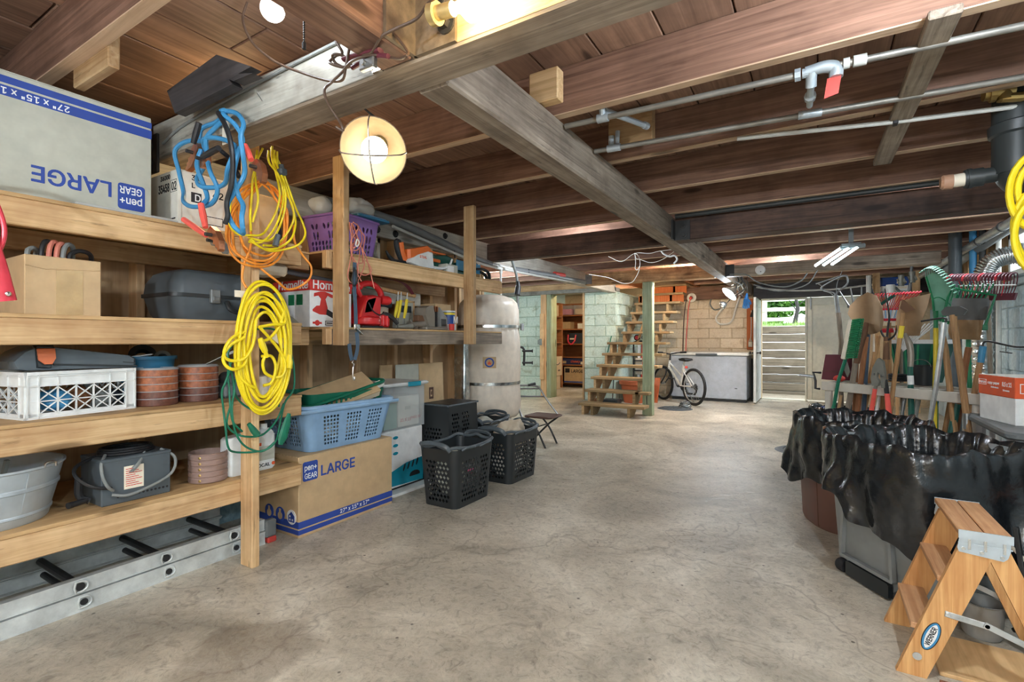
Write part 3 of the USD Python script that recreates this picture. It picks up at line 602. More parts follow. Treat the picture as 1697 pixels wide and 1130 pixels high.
def pts(s, **k):
    """'a,b a,b ...' pairs in a plane x=, y= or z= as points."""
    q = [tuple(float(v) for v in w.split(",")) for w in s.split()]
    (ax, val), = k.items()
    return [{"x": (val, a, b), "y": (a, val, b), "z": (a, b, val)}[ax] for a, b in q]
def jig(p, ax, amp, seed, k=1.7):
    """Lets the strands of a cord pass in front of one another along axis ax."""
    p = np.array(p, float); r = random.Random(seed); ph = r.uniform(0, 6)
    p[:, ax] += amp * np.sin(np.arange(len(p)) * k + ph); return p
def cordset(name, label, strands, r, m, ax, amp, cat="extension cord"):
    t = thing(name, label, cat, tuple(np.mean([np.mean(s, 0) for s in strands], 0)))
    for i, s in enumerate(strands): t.p("cord", tube(jig(s, ax, amp, i * 7 + len(name)), r, 8, 6), m)
    return t
w = cordset("cable_tangle", "tangled dark lamp cords looping across the near beam below the bulbs", [
    pts("-1.739,2.269 -1.739,2.197 -1.702,2.114 -1.618,2.039 -1.516,1.975 -1.410,1.919 -1.311,1.875 -1.246,1.860 -1.209,1.875 -1.200,1.909 -1.205,1.989 -1.209,2.082 -1.209,2.2", y=1.03),
    pts("-1.139,2.057 -1.065,1.978 -1.002,1.906 -.960,1.854 -.949,1.832 -.986,1.840 -1.049,1.870 -1.097,1.881 -1.165,1.880 -1.227,1.874 -1.283,1.858 -1.292,1.829 -1.273,1.781 -1.246,1.731 -1.223,1.695 -1.236,1.704", y=1.02),
    pts("-.837,1.945 -.877,1.946 -.927,1.932 -.986,1.918 -1.033,1.905 -1.089,1.887 -1.131,1.891", y=1.01),
    pts("-1.50,2.20 -1.462,2.171 -1.380,2.103 -1.311,2.058 -1.264,1.983 -1.236,1.938 -1.283,1.952 -1.300,1.941 -1.287,1.919 -1.246,1.900 -1.218,1.902 -1.236,1.930 -1.273,1.941 -1.283,1.927 -1.255,1.907", y=1.04)], 0.0042, "cord_brown", 1, 0.012, "cord")
tg = thing("clamp_tool", "red handled clamp hanging in the coil of lamp cord on the near beam", "clamp", (-1.14, 1.03, 1.85))
tg.p("handle", [tube([(-1.235, 1.04, 1.92), (-1.15, 1.03, 1.905), (-1.06, 1.02, 1.885)], 0.009, 10, 4, flat=(1.3, 0.8)), tube([(-1.2, 1.04, 1.885), (-1.1, 1.03, 1.885), (-1.03, 1.02, 1.86)], 0.007, 10, 4)], "maroon")
tg.p("jaw", [bx(-1.14, -1.08, 1.01, 1.03, 1.845, 1.875, 0.004), cyl((-1.115, 1.0, 1.86), (-1.115, 1.04, 1.86), 0.008)], "steel")

# tube lamp on the ceiling, clamp lamp over the freezer
t = thing("tube_lamp", "glowing white work light with three slanting tubes under the back joists", "lamp", (0.12, 5.85, 1.78))
a0, u0 = np.array((0.225, 5.93, 1.985)), np.array((-0.26, -0.10, -0.20)); s0 = np.array((0.07, -0.01, 0.0))
for k in range(3): t.p("tube", lathe([(0, 0), (0.014, 0.006), (0.014, 0.30), (0, 0.31)], a0 + s0 * k + np.array((-0.02, 0, 0)) , 14, axis=u0), "glow_tube", smooth=True)
t.p("holder", [beam(a0 - s0 * 0.5, a0 + s0 * 2.4, 0.05, 0.04, bev=0.006), bx(0.2, 0.36, 5.9, 6.0, 1.985, 2.02, 0.006), bx(0.26, 0.30, 5.93, 5.97, 2.0, 2.315)], "grey_plastic")
t.p("cord", [tube([(-0.09, 5.84, 1.74), (-0.15, 5.8, 1.66), (-0.3, 5.9, 1.62), (-0.55, 6.1, 1.70), (-0.7, 6.3, 1.82), (-0.9, 6.5, 1.86)], 0.007, 7, 6), tube([(0.0, 5.8, 1.76), (-0.1, 5.8, 1.62), (-0.35, 5.9, 1.58), (-0.6, 6.1, 1.68)], 0.006, 7, 6)], "cord_grey")
t = thing("clamp_lamp", "bright clamp lamp pointing down at the girder's end over the freezer", "lamp", (-1.12, 8.1, 1.62))
ax = np.array((-0.55, -0.35, -0.62)); ax /= np.linalg.norm(ax); o = np.array((-1.06, 8.12, 1.84))
t.p("shade", lathe([(0.03, 0), (0.05, 0.03), (0.10, 0.075), (0.125, 0.115), (0.128, 0.115), (0.104, 0.071), (0.054, 0.026), (0.034, -0.004)], o, 28, axis=ax), "alu")
t.p("bulb", lathe([(0.015, 0.0), (0.03, 0.03)] + [(0.045 * math.cos(a), 0.075 + 0.045 * math.sin(a)) for a in np.linspace(-0.5, PI / 2, 9)], o, 20, axis=ax), "glow_clamp", smooth=True)
t.p("clamp", [bx(-1.07, -1.03, 8.08, 8.16, 1.84, 1.92, 0.006), tube([(-1.05, 8.12, 1.9), (-1.0, 8.1, 1.95), (-1.02, 8.12, 2.02)], 0.009, 8, 4)], "dark_steel")
t = thing("spot_lamp", "small unlit chrome spot lamp hanging below the clamp lamp", "lamp", (-1.22, 8.3, 1.55))
t.p("shade", lathe([(0.02, 0), (0.04, 0.02), (0.062, 0.06), (0.064, 0.085), (0.058, 0.085)], (-1.20, 8.3, 1.64), 20, axis=(-0.7, -0.4, -0.4)), "bright_metal")
t.p("stem", tube([(-1.19, 8.31, 1.65), (-1.12, 8.3, 1.74), (-1.08, 8.2, 1.9)], 0.007, 7, 4), "dark_steel")
# unseen bulbs added out of the picture to brighten the cellar
for c, lab in (((0.75, -0.7, 1.62), "added pendant bulb behind the camera, right"), ((-1.25, -0.85, 1.62), "added pendant bulb behind the camera, left"), ((0.9, -1.85, 1.6), "added pendant bulb farthest behind the camera, right"), ((-0.4, -1.85, 1.6), "added pendant bulb farthest behind the camera, left"), ((-4.35, 6.3, 2.0), "added unseen bulb on the joists in the left bay before the closet")):
    bare_lamp(lab, c, (0, 0, -1), "glow_fill", 0.034, base=(c[0], c[1], 2.315))
bare_lamp("added unseen bulb on the closet ceiling", (-3.7, 9.0, 2.1), (0, 0, -1), "glow_closet", 0.034, base=(-3.7, 9.0, 2.315))  # bulb added to brighten the closet
for x, y, z, m, lab in ((0.85, 4.46, 2.0, "glow_mid", "added hidden bulb on the back of the dark beam, right of the girder"), (-2.1, 4.50, 2.0, "glow_mid", "added hidden bulb on the back of the dark beam, left of the girder"), (0.45, 1.28, 2.03, "glow_fill", "added hidden bulb on the back of the near beam, right of the girder"), (-2.45, 1.28, 2.03, "glow_warm", "added hidden bulb on the back of the near beam, left of the girder"), (-0.35, 7.16, 2.0, "glow_mid", "bulb on the back of the smoke detector beam"), (-1.6, 7.18, 2.0, "glow_back", "added hidden bulb on the back of the stair header")):  # bulbs added behind the beams as hidden fill light
    t = bare_lamp(lab, (x, y + 0.125, z), (0, 1, 0), m, 0.034)
    t.p("holder", lathe([(0.05, 0), (0.05, 0.008), (0.03, 0.018), (0.0, 0.018)], (x, y, z), 20, axis=(0, 1, 0)), "white_enamel")

# ================================================================ LEFT SHELVES AND WHAT STANDS ON THEM
Z1, Z2, Z3, Z4 = 0.405, 0.775, 1.155, 1.567          # shelf tops of the near unit
sh = thing("storage_shelf", "near timber storage shelf with four pine shelves and one tall post", "shelf", (-2.65, 0.7, 0))
sh.p("post", bx(-2.338, -2.245, 1.357, 1.395, 0, 2.099, 0.003), "pine_z", smooth=False)
for z in (Z1, Z2, Z3, Z4):
    sh.p("front_rail", bx(-2.378, -2.34, -0.25, 1.69, z - 0.108, z - 0.014, 0.004), "pine_y", smooth=False)
    sh.p("shelf_board", bx(-3.0, -2.338, -0.25, 1.69, z - 0.014, z, 0.001), "shelf_ply_y", smooth=False)
    sh.p("cross_cleat", bx(-2.98, -2.38, 1.645, 1.685, z - 0.105, z - 0.016, 0.003), "pine_x", smooth=False)
    sh.p("back_rail", bx(-3.005, -2.97, -0.25, 1.69, z - 0.108, z - 0.016, 0.003), "pine_y", smooth=False)
ZA, ZB = 1.575, 1.14                                  # shelf tops of the hanging unit
hs = thing("storage_shelf", "farther two-tier timber shelf hung from the joists by two posts", "shelf", (-2.65, 2.7, 1.0))
for y in (1.885, 3.11):
    hs.p("post", bx(-2.338, -2.245, y, y + 0.04, 1.035, 2.1, 0.003), "pine_z", smooth=False)
hs.p("spacer_block", bx(-2.378, -2.34, 1.845, 1.885, 1.04, 1.13, 0.003), "pine_z", smooth=False); hs.p("spacer_block", bx(-2.378, -2.34, 1.845, 1.885, 1.47, 1.57, 0.003), "pine_z", smooth=False)
for z in (ZA, ZB):
    hs.p("front_rail", bx(-2.378, -2.34, 1.89, 3.67, z - 0.105, z - 0.012, 0.004), "old_beam_y" if z < 1.3 else "pine_y", smooth=False)
    hs.p("shelf_board", bx(-3.0, -2.338, 1.87, 3.66, z - 0.012, z, 0.001), "shelf_ply_y", smooth=False)
    hs.p("shelf_board", bx(-3.0, -2.52, 1.695, 1.87, z - 0.012, z, 0.001), "shelf_ply_y", smooth=False)
    hs.p("end_rail", bx(-2.56, -2.52, 1.695, 1.87, z - 0.105, z - 0.014, 0.003), "pine_y", smooth=False)
    hs.p("back_rail", bx(-3.005, -2.965, 1.695, 3.66, z - 0.105, z - 0.014, 0.003), "pine_y", smooth=False)
hs.p("back_rail", bx(-2.97, -2.93, 2.3, 3.2, 1.40, 1.47, 0.003), "painted_beam_y", smooth=False, label="white painted rail")

# extension ladder lying flat under the lowest shelf
la = thing("extension_ladder", "aluminium extension ladder lying flat on the floor under the lowest shelf", "ladder", (-2.67, 0.6, 0))
def rail(x, s, z0, z1):
    return [bx(x - 0.003, x + 0.003, -0.9, 1.56, z0, z1), bx(x - 0.003, x - s * 0.028, -0.9, 1.56, z0, z0 + 0.005, 0.001), bx(x - 0.003, x - s * 0.028, -0.9, 1.56, z1 - 0.005, z1, 0.001), bx(x, x + s * 0.005, -0.9, 1.56, z0, z0 + 0.006), bx(x, x + s * 0.005, -0.9, 1.56, z1 - 0.008, z1)]
for x, s in ((-2.466, 1), (-2.90, -1)):
    la.p("rail", rail(x, s, 0.0, 0.066), "old_alu", smooth=False)
    la.p("rail", rail(x - s * 0.006, s, 0.07, 0.128), "old_alu", smooth=False)
for k in range(6):
    y = -0.114 + 0.302 * k
    for dy, z, r in ((0, 0.10, 0.017), (0.012, 0.036, 0.014)):
        la.p("rung", tube([(-2.90, y + dy, z), (-2.4575, y + dy, z)], r * 0.9, 10), "cord_black")
        D = [(0.024 * math.cos(a), 0.02 * math.sin(a)) for a in np.linspace(-PI / 2, PI / 2, 9)] + [(-0.014, 0.02), (-0.019, 0.0), (-0.014, -0.02)]
        la.p("rung_end", tube([(-2.460, y + dy + a, z + b) for a, b in D], 0.0046, 6, 0, True), "old_alu")
la.p("foot", bx(-2.49, -2.45, 1.56, 1.62, 0.03, 0.12, 0.008), "grey_plastic", smooth=False); la.p("foot_pad", bx(-2.49, -2.45, 1.57, 1.62, 0.0, 0.03, 0.006), "tag_red", label="red foot pad of the ladder", smooth=False)

def carton(name, label, x1, y0, y1, z0, z1, depth, m="card", cat="box", flaps=True):
    t = thing(name, label, cat, (x1 - depth / 2, (y0 + y1) / 2, z0))
    t.p("body", bx(x1 - depth, x1, y0, y1, z0, z1, 0.003), m, smooth=False)
    if flaps: t.p("top_flap", [bx(x1 - depth / 2 + 0.001, x1 - 0.002, y0 + 0.002, y1 - 0.002, z1, z1 + 0.003), bx(x1 - depth + 0.002, x1 - depth / 2 - 0.001, y0 + 0.002, y1 - 0.002, z1, z1 + 0.003)], m, smooth=False)
    return t
X_, Y_, Z_ = (1, 0, 0), (0, 1, 0), (0, 0, 1)
def large_box(label, x1, y0, z0, flip, depth=0.38, W=0.69, H=0.432):
    """The removal carton with LARGE and the size printed on; flip stands it on its head."""
    y1, z1 = y0 + W, z0 + H
    t = carton("moving_box", label, x1, y0, y1, z0, z1, depth, "card_grey" if flip else "card")
    P = (lambda s, h: (x1, y1 - s, z1 - h)) if flip else (lambda s, h: (x1, y0 + s, z0 + h))
    u, v = ((0, -1, 0), (0, 0, -1)) if flip else (Y_, Z_)
    def strip(s0, s1, h0, h1, m, d=0.0008):
        a, b = P(s0, h0), P(s1, h1); t.p("printed_stripe", bx(x1 - 0.0005, x1 + d, a[1], b[1], a[2], b[2]), m, smooth=False)
    strip(0, W, 0.05, 0.086, "print_blue"); strip(0, W, 0.017, 0.042, "print_blue")
    t.p("printed_word", text("LARGE", 0.056, P(0.135, H - 0.125), u, v), "print_blue")
    t.p("printed_size", text("27\" x 15\" x 17\"", 0.022, P(0.27, 0.058), u, v, 0.0014), "print_white")
    a = P(0.025, H - 0.135)
    lo = np.array(a); hi = np.array(P(0.12, H - 0.03))
    t.p("printed_logo", prism(sg.box(0, 0, 0.095, 0.105).buffer(-0.012).buffer(0.012), 0.001, a, u, v), "print_blue")
    t.p("printed_logo_word", [text("pen+", 0.03, P(0.033, H - 0.077), u, v, 0.0016, width=0.078), text("GEAR", 0.028, P(0.034, H - 0.122), u, v, 0.0016, width=0.078)], "print_white")
    if not flip:                                       # the end towards the camera: stripes and three round pictograms
        for h0, h1 in ((0.05, 0.086), (0.017, 0.042)): t.p("printed_stripe", bx(x1 - depth, x1, y0 - 0.0008, y0 + 0.0005, z0 + h0, z0 + h1), "print_blue", smooth=False)
        for k, cx in enumerate((0.06, 0.16, 0.26)):
            c = (x1 - cx, y0, z0 + 0.105); w = 0.04
            t.p("pictogram_disc", cyl((c[0], y0 - 0.0016, c[2]), (c[0], y0, c[2]), w, 24), "print_white" if k == 0 else "print_blue", smooth=False)
            s = sg.Polygon([(-0.026, -0.026), (0.026, -0.026), (0.026, 0.008), (0, 0.03), (-0.026, 0.008)]) if k == 0 else sg.Point(0, -0.008).buffer(0.02).union(sg.box(-0.008, 0, 0.008, 0.03))
            if k == 0: s = s.difference(sg.MultiPolygon([sg.box(a, b, a + 0.012, b + 0.012) for a, b in ((-0.018, -0.02), (0.004, -0.02), (-0.018, -0.002))]))
            t.p("pictogram", prism(s, 0.0012, (c[0], y0 - 0.0016, c[2]), X_, Z_), "print_blue" if k == 0 else "card", smooth=False)
        t.p("tape_strip", bx(x1 - depth, x1, y0 - 0.001, y0, z0 + H - 0.09, z0 + H - 0.02), "tape", smooth=False)
    return t
large_box("big moving box standing upside down on the top shelf, its LARGE print inverted", -2.41, 0.326, Z4, True)
t = thing("plastic_sheet", "crumpled clear plastic sheet poking from under the upside down box", "sheet", (-2.38, 0.95, Z4))
t.p("sheet", bumpy(bx(-2.405, -2.345, 0.74, 1.09, Z4, Z4 + 0.012, 0.004), 0.004, 30, sub=3), "plastic_bag", smooth=True)

t = carton("fruit_carton", "white printed carton with a black D square beside the upside down box", -2.42, 1.122, 1.345, Z4, 1.822, 0.33, "card_white")
for a in ((text("36000", 0.020, (-2.575, 1.122, 1.79), X_, Z_)), text("35458", 0.036, (-2.595, 1.122, 1.735), X_, Z_, width=0.1), text("02", 0.036, (-2.475, 1.122, 1.735), X_, Z_, width=0.04)): t.p("printed_number", a, "print_black")
t.p("printed_frame", [bx(-2.482, -2.426, 1.1212, 1.1222, z, z + 0.002) for z in (1.727, 1.779)] + [bx(x, x + 0.002, 1.1212, 1.1222, 1.727, 1.781) for x in (-2.482, -2.428)], "print_black", smooth=False)
t.p("printed_bars", [bx(-2.58, -2.44, 1.1212, 1.1222, z, z + 0.006) for z in (1.575, 1.59, 1.605)], "print_black", smooth=False)
for a in (text("3/1", 0.022, (-2.42, 1.178, 1.79), Y_, Z_), text("L", 0.022, (-2.42, 1.178, 1.755), Y_, Z_), text("42", 0.03, (-2.42, 1.27, 1.73), Y_, Z_)): t.p("printed_letters", a, "print_black")
t.p("printed_square", bx(-2.4205, -2.419, 1.178, 1.222, 1.69, 1.735), "print_black", smooth=False)
t.p("printed_square_letter", text("D", 0.03, (-2.419, 1.19, 1.697), Y_, Z_, 0.0008), "print_white")
t.p("printed_window", [bx(-2.4205, -2.419, a, b, c, d) for a, b, c, d in ((1.24, 1.32, 1.6, 1.603), (1.24, 1.32, 1.637, 1.64), (1.24, 1.243, 1.6, 1.64), (1.317, 1.32, 1.6, 1.64))], "print_black", smooth=False)
t.p("corner_fold", bx(-2.4195, -2.417, 1.122, 1.135, Z4, 1.822), "card_white", smooth=False)
t = carton("plain_carton", "brown carton behind the hanging cords, a step further along the top shelf", -2.50, 1.47, 1.66, Z4, 1.83, 0.3, "card")

t = carton("taped_carton", "open brown carton with a wide strip of tape, cable loops in it", -2.43, 0.622, 0.848, Z3, 1.374, 0.30, "card", flaps=False)
t.p("tape_strip", bx(-2.4305, -2.4285, 0.71, 0.79, Z3, 1.33), "tape", smooth=False)
t.p("crease", tube([(-2.429, 0.625, 1.335), (-2.429, 0.68, 1.325), (-2.429, 0.75, 1.33), (-2.429, 0.845, 1.338)], 0.0018, 5), "card", smooth=True)
for k, (y, h, r, m, lab) in enumerate([(0.66, 0.03, 0.02, "cord_grey", "pale cable loop at the left end of the taped carton"), (0.70, 0.062, 0.022, "cord_black", "black strap loop rising from the taped carton"), (0.72, 0.063, 0.02, "cord_pink", "reddish cable loop, left one of a pair in the taped carton"), (0.742, 0.06, 0.02, "cord_pink", "reddish cable loop, right one of a pair in the taped carton"), (0.765, 0.06, 0.024, "cord_grey", "grey handle loop sticking up in the taped carton"), (0.805, 0.04, 0.045, "cord_black", "wide black hose arc at the right of the taped carton")]):
    one("cable_loop", tube([(-2.47, y - r, 1.20), (-2.47, y - r, 1.37), (-2.475, y - r * 0.6, 1.374 + h * 0.8), (-2.48, y, 1.374 + h), (-2.50, y + r * 0.7, 1.374 + h * 0.8), (-2.53, y + r, 1.37), (-2.53, y + r, 1.2)], 0.0085, 8, 5), m, lab, "cable", "cables in the taped carton")

t = thing("tool_case", "big dark plastic tool case with grey latch and carry handle", "case", (-2.6, 1.32, Z3))
def shell(zs):
    out = []
    for z, g in zs:
        for sx, sy in ((1, 1), (-1, 1), (-1, -1), (1, -1)):
            for a in np.linspace(0, PI / 2, 5):
                q = math.atan2(sy, sx) - PI / 4 + a
                out.append((-2.62 + sx * (0.155 * g - 0.04) + 0.04 * math.cos(q), 1.345 + sy * (0.225 * g - 0.05) + 0.05 * math.sin(q), z))
    return hull(out)
t.p("lower_shell", shell([(Z3, 0.82), (Z3 + 0.03, 0.9), (1.27, 1.0)]), "dark_grey", smooth=40)
t.p("upper_shell", shell([(1.275, 1.0), (1.33, 0.97), (1.375, 0.86), (1.395, 0.7)]), "dark_grey", smooth=40)
t.p("seam_flange", shell([(1.264, 1.03), (1.281, 1.03)]), "black_plastic", smooth=40)
t.p("latch", [bx(-2.468, -2.445, 1.28, 1.325, 1.24, 1.305, 0.004), bx(-2.448, -2.44, 1.288, 1.317, 1.25, 1.27, 0.002)], "grey_plastic", smooth=False)
t.p("carry_handle", tube([(-2.46, 1.36, 1.25), (-2.435, 1.37, 1.21), (-2.43, 1.45, 1.195), (-2.435, 1.53, 1.21), (-2.46, 1.54, 1.25)], 0.012, 8, 4), "black_plastic")
one("price_tag", bx(-2.20, -2.197, 1.25, 1.31, 1.255, 1.285), "paper", "small white paper tag above the big yellow cord", "tag", smooth=False)

# red booster clamp at the left edge of the picture
t = thing("booster_clamp", "pinkish red booster clamp hanging at the left edge of the picture", "clamp", (-2.05, 0.47, 1.18))
def bar(t, name, p, r, m, flat=None): t.p(name, tube(p, r, 10, 5, flat=flat), m)
bar(t, "arm", [(-2.06, 0.44, 1.46), (-2.065, 0.455, 1.36), (-2.07, 0.475, 1.27), (-2.075, 0.492, 1.18)], [0.010, 0.016, 0.018, 0.02], "pink_red", (1.2, 0.7))
bar(t, "arm", [(-2.07, 0.465, 1.48), (-2.07, 0.482, 1.42), (-2.07, 0.485, 1.37), (-2.07, 0.47, 1.31)], 0.007, "pink_red")
bar(t, "cable", [(-2.08, 0.45, 1.52), (-2.085, 0.46, 1.42), (-2.08, 0.455, 1.33)], 0.008, "cord_grey")
t.p("rivet", lathe([(0, 0.006), (0.006, 0.004), (0.008, 0)], (-2.052, 0.49, 1.2), 12, axis=(0.8, -0.3, 0)), "bright_metal")
bar(t, "cable", [(-2.08, 0.45, 1.52), (-2.2, 0.44, 1.6), (-2.35, 0.43, 1.585)], 0.008, "pink_red")

# milk crate and the things in and around it
cr = thing("plastic_crate", "white plastic crate with X lattice sides on the second shelf", "crate", (-2.418, 0.623, Z2), math.radians(9.9), True)
W_, D_, H_ = 0.365, 0.29, 0.172
def lattice(o, u, n, w0, w1):
    """One lattice side in the plane through o along u and up: posts, bands and crossed bars."""
    o, u = np.array(o, float), np.array(u, float); z = np.array((0, 0, 1.0)); w = np.cross(u, z); L = w1
    def b(s0, h0, s1, h1, wd, th=0.006): return beam(o + u * s0 + z * h0, o + u * s1 + z * h1, wd, th, up=w)
    ms = [b(0, H_ - 0.006, L, H_ - 0.006, 0.012, 0.014), b(0, H_ - 0.026, L, H_ - 0.026, 0.05, 0.003), b(0, H_ - 0.051, L, H_ - 0.051, 0.006, 0.012), b(0, H_ - 0.017, L, H_ - 0.017, 0.004, 0.011), b(0, 0.004, L, 0.004, 0.008, 0.012), b(0, 0.012, L, 0.012, 0.016, 0.003), b(0, 0.064, L, 0.064, 0.004, 0.006)]
    for s in (0.018, L - 0.018): ms += [b(s, 0.0, s, H_ - 0.05, 0.034, 0.003)]
    for s in (0.002, 0.036, L - 0.036, L - 0.002): ms += [b(s, 0, s, H_, 0.004, 0.012)]
    cw = (L - 0.072) / n
    for i in range(n):
        s = 0.036 + cw * i
        ms.append(b(s, 0.015, s, 0.118, 0.005, 0.006))
        for h in (0.016, 0.066):
            ms += [b(s, h, s + cw, h + 0.048, 0.0035), b(s, h + 0.048, s + cw, h, 0.0035)]
    for i in (1, n - 1): ms.append(b(0.036 + cw * i, H_ - 0.05, 0.036 + cw * i, H_, 0.003, 0.011))
    return ms
cr.p("front_side", lattice((0, 0, 0), Y_, 5, 0, W_), "white_plastic", smooth=False)
cr.p("back_side", lattice((-D_, W_, 0), (0, -1, 0), 5, 0, W_), "white_plastic", smooth=False)
cr.p("left_side", lattice((-D_, 0, 0), X_, 3, 0, D_), "white_plastic", smooth=False)
cr.p("right_side", lattice((0, W_, 0), (-1, 0, 0), 3, 0, D_), "white_plastic", smooth=False)
cr.p("floor_panel", bx(-D_, 0, 0, W_, 0.004, 0.01), "white_plastic", smooth=False)
def lump(name, label, cat, c, s, m, seed, amp=0.02, rz=0.0, group=None, sub=2):
    b = trimesh.creation.icosphere(sub + 1, 1.0); b.apply_scale(s); b = bumpy(b, amp, 14, seed); move(b, c, rz)
    return one(name, b, m, label, cat, group, smooth=True)
lump("folded_tarp", "folded blue tarp at the left end of the white crate", "tarp", (-2.50, 0.72, 0.83), (0.06, 0.055, 0.045), "cord_blue", 1)
lump("leather_pouch", "brown leather pouch behind the crate lattice, left of middle", "pouch", (-2.53, 0.80, 0.835), (0.05, 0.05, 0.05), "handle_brown_z", 2)
lump("wire_bundle", "grey wire bundle in the middle of the white crate", "wire", (-2.53, 0.88, 0.82), (0.05, 0.05, 0.035), "cord_grey", 3)
lump("rag", "dark rag at the right end inside the white crate", "rag", (-2.57, 0.94, 0.82), (0.05, 0.03, 0.035), "cloth_dark", 4)
sc = thing("saw_case", "dark grey power tool case with orange latch lying on the white crate", "case", (-2.52, 0.8, 0.948))
prof = [(0.60, 0.955), (0.63, 0.950), (0.97, 0.948), (0.985, 0.955), (0.985, 0.985), (0.965, 1.0), (0.80, 1.025), (0.70, 1.040), (0.66, 1.042), (0.62, 1.02), (0.59, 0.985)]
sc.p("body", hull([(x, 0.785 + (a - 0.785) * g, 0.99 + (b - 0.99) * g) for a, b in prof for x, g in ((-2.66, 0.9), (-2.64, 1), (-2.48, 1), (-2.46, 0.93))]), "dark_grey", smooth=40)
sc.p("lid_rib", [beam((-2.468, 0.72, 1.0), (-2.462, 0.975, 0.968), 0.006, 0.004), beam((-2.458, 0.71, 0.972), (-2.455, 0.98, 0.955), 0.008, 0.006)], "black_plastic", smooth=False)
sc.p("bracket", hull([(-2.475, 0.655, 1.045), (-2.475, 0.715, 1.045), (-2.452, 0.66, 1.03), (-2.452, 0.712, 1.03), (-2.448, 0.665, 0.965), (-2.448, 0.70, 0.96), (-2.475, 0.66, 0.955), (-2.475, 0.71, 0.955)]), "black_plastic", smooth=False)
la_p = sg.Polygon([(-0.024, 0.03), (0.024, 0.03), (0.024, -0.005), (0.013, -0.026), (-0.006, -0.026), (-0.022, -0.01)]).difference(sg.box(-0.011, 0.018, 0.009, 0.023)).difference(sg.box(-0.011, -0.006, 0.009, -0.002)).buffer(0.002)
sc.p("latch", prism(la_p, 0.006, (-2.447, 0.687, 1.0), Y_, (-0.25, 0, 1)), "rust_orange", smooth=False, label="orange latch")
pb = thing("pail", "small blue pail of tape rolls behind the white crate", "pail", (-2.70, 1.11, Z2))
pb.p("body", lathe([(0.0, 0), (0.095, 0), (0.118, 0.20), (0.128, 0.20), (0.128, 0.215), (0.113, 0.215), (0.09, 0.01), (0, 0.01)], (-2.70, 1.11, Z2), 28), "pail_blue")
for k, (c, r, lab) in enumerate([((-2.70, 1.10, 0.985), 0.055, "black tape roll standing in the blue pail"), ((-2.67, 1.17, 0.975), 0.035, "grey tape roll at the right in the blue pail")]):
    one("tape_roll", lathe([(r * 0.55, -0.02), (r, -0.02), (r, 0.02), (r * 0.55, 0.02), (r * 0.55, -0.02)], c, 22, axis=(1, -0.3, 0.5)), ("black_plastic", "cord_grey")[k], lab, "tape")
one("putty_tool", [beam((-2.66, 1.02, 0.985), (-2.60, 1.10, 1.0), 0.022, 0.006), beam((-2.69, 0.99, 0.98), (-2.66, 1.02, 0.985), 0.018, 0.012)], "white_plastic", "white flat putty tool across the blue pail", "tool", smooth=False)

def tin(label, c, r, z0, h, mats, rings, name="tin"):
    t = thing(name, label, "tin", (c[0], c[1], z0)); n = len(mats); d = h / n
    for k, m in enumerate(mats):
        z = z0 + d * k
        t.p("band", lathe([(0, z), (r - 0.004, z), (r, z + 0.003), (r, z + d - 0.004), (r - 0.004, z + d), (0, z + d)], (c[0], c[1], 0), 30), m)
        if rings: t.p("rim_ring", tube([(c[0] + (r + 0.001) * math.cos(a), c[1] + (r + 0.001) * math.sin(a), z + d) for a in np.linspace(0, 2 * PI, 30, False)], 0.0028, 6, 0, True), rings)
    t.p("lid", lathe([(0, 0.002), (r - 0.012, 0.002), (r - 0.01, 0.007), (r - 0.002, 0.007), (r, 0.0)], (c[0], c[1], z0 + h), 30), rings or mats[-1])
    return t
TB = ["tin_dark", "tin_dark", "tin_brown", "tin_brown", "tin_brown"]
tin("banded brown canister touching the white crate", (-2.53, 1.085), 0.082, Z2, 0.16, TB, "tote_clear")
t = tin("banded brown canister with a spatula on its lid, by the green cord", (-2.545, 1.272), 0.083, Z2, 0.165, TB, "tote_clear")
one("spatula", [beam((-2.50, 1.29, 0.95), (-2.44, 1.34, 0.99), 0.03, 0.004), beam((-2.44, 1.34, 0.99), (-2.41, 1.37, 1.01), 0.016, 0.012)], "tool_grey", "grey spatula leaning on the right canister", "tool", smooth=False)
t = tin("small blue and yellow labelled can half behind the right canister", (-2.66, 1.20), 0.06, Z2, 0.15, ["can_blue", "yellow_paint", "can_blue"], "bright_metal", "can")
one("work_light", [bx(-2.62, -2.5, 1.37, 1.60, Z2, Z2 + 0.07, 0.012), cyl((-2.5, 1.45, Z2 + 0.09), (-2.64, 1.45, Z2 + 0.09), 0.035, 18)], "grey_plastic", "grey plastic tool lying behind the post on the second shelf", "tool")
one("folded_leaflet", [bx(-2.45, -2.449, 1.46, 1.60, Z2, Z2 + 0.1), bx(-2.52, -2.449, 1.46, 1.60, Z2 + 0.1, Z2 + 0.101)], "paper", "white printed leaflet standing behind the yellow cord", "paper", smooth=False)

# bottom shelf: tub, charger, tin, jug
tb = thing("metal_tub", "round galvanized metal tub at the left end of the bottom shelf", "tub", (-2.56, 0.55, Z1))
tub = [(0, 0), (0.165, 0), (0.17, 0.006), (0.176, 0.03), (0.180, 0.033), (0.180, 0.04), (0.178, 0.043), (0.197, 0.12), (0.202, 0.124), (0.202, 0.134), (0.199, 0.138), (0.213, 0.195), (0.220, 0.2), (0.220, 0.207), (0.212, 0.207), (0.17, 0.02), (0.16, 0.008), (0, 0.008)]
tb.p("body", lathe(tub, (-2.56, 0.55, Z1), 48), "galv")
tb.p("handle_ear", tube([(-2.372, 0.66, 0.605), (-2.367, 0.665, 0.622), (-2.372, 0.69, 0.622), (-2.38, 0.695, 0.605)], 0.004, 6, 3), "bright_metal")
tb.p("seam", beam((-2.397, 0.60, Z1 + 0.02), (-2.355, 0.615, Z1 + 0.19), 0.003, 0.002, up=(1, 0, 0)), "galv")
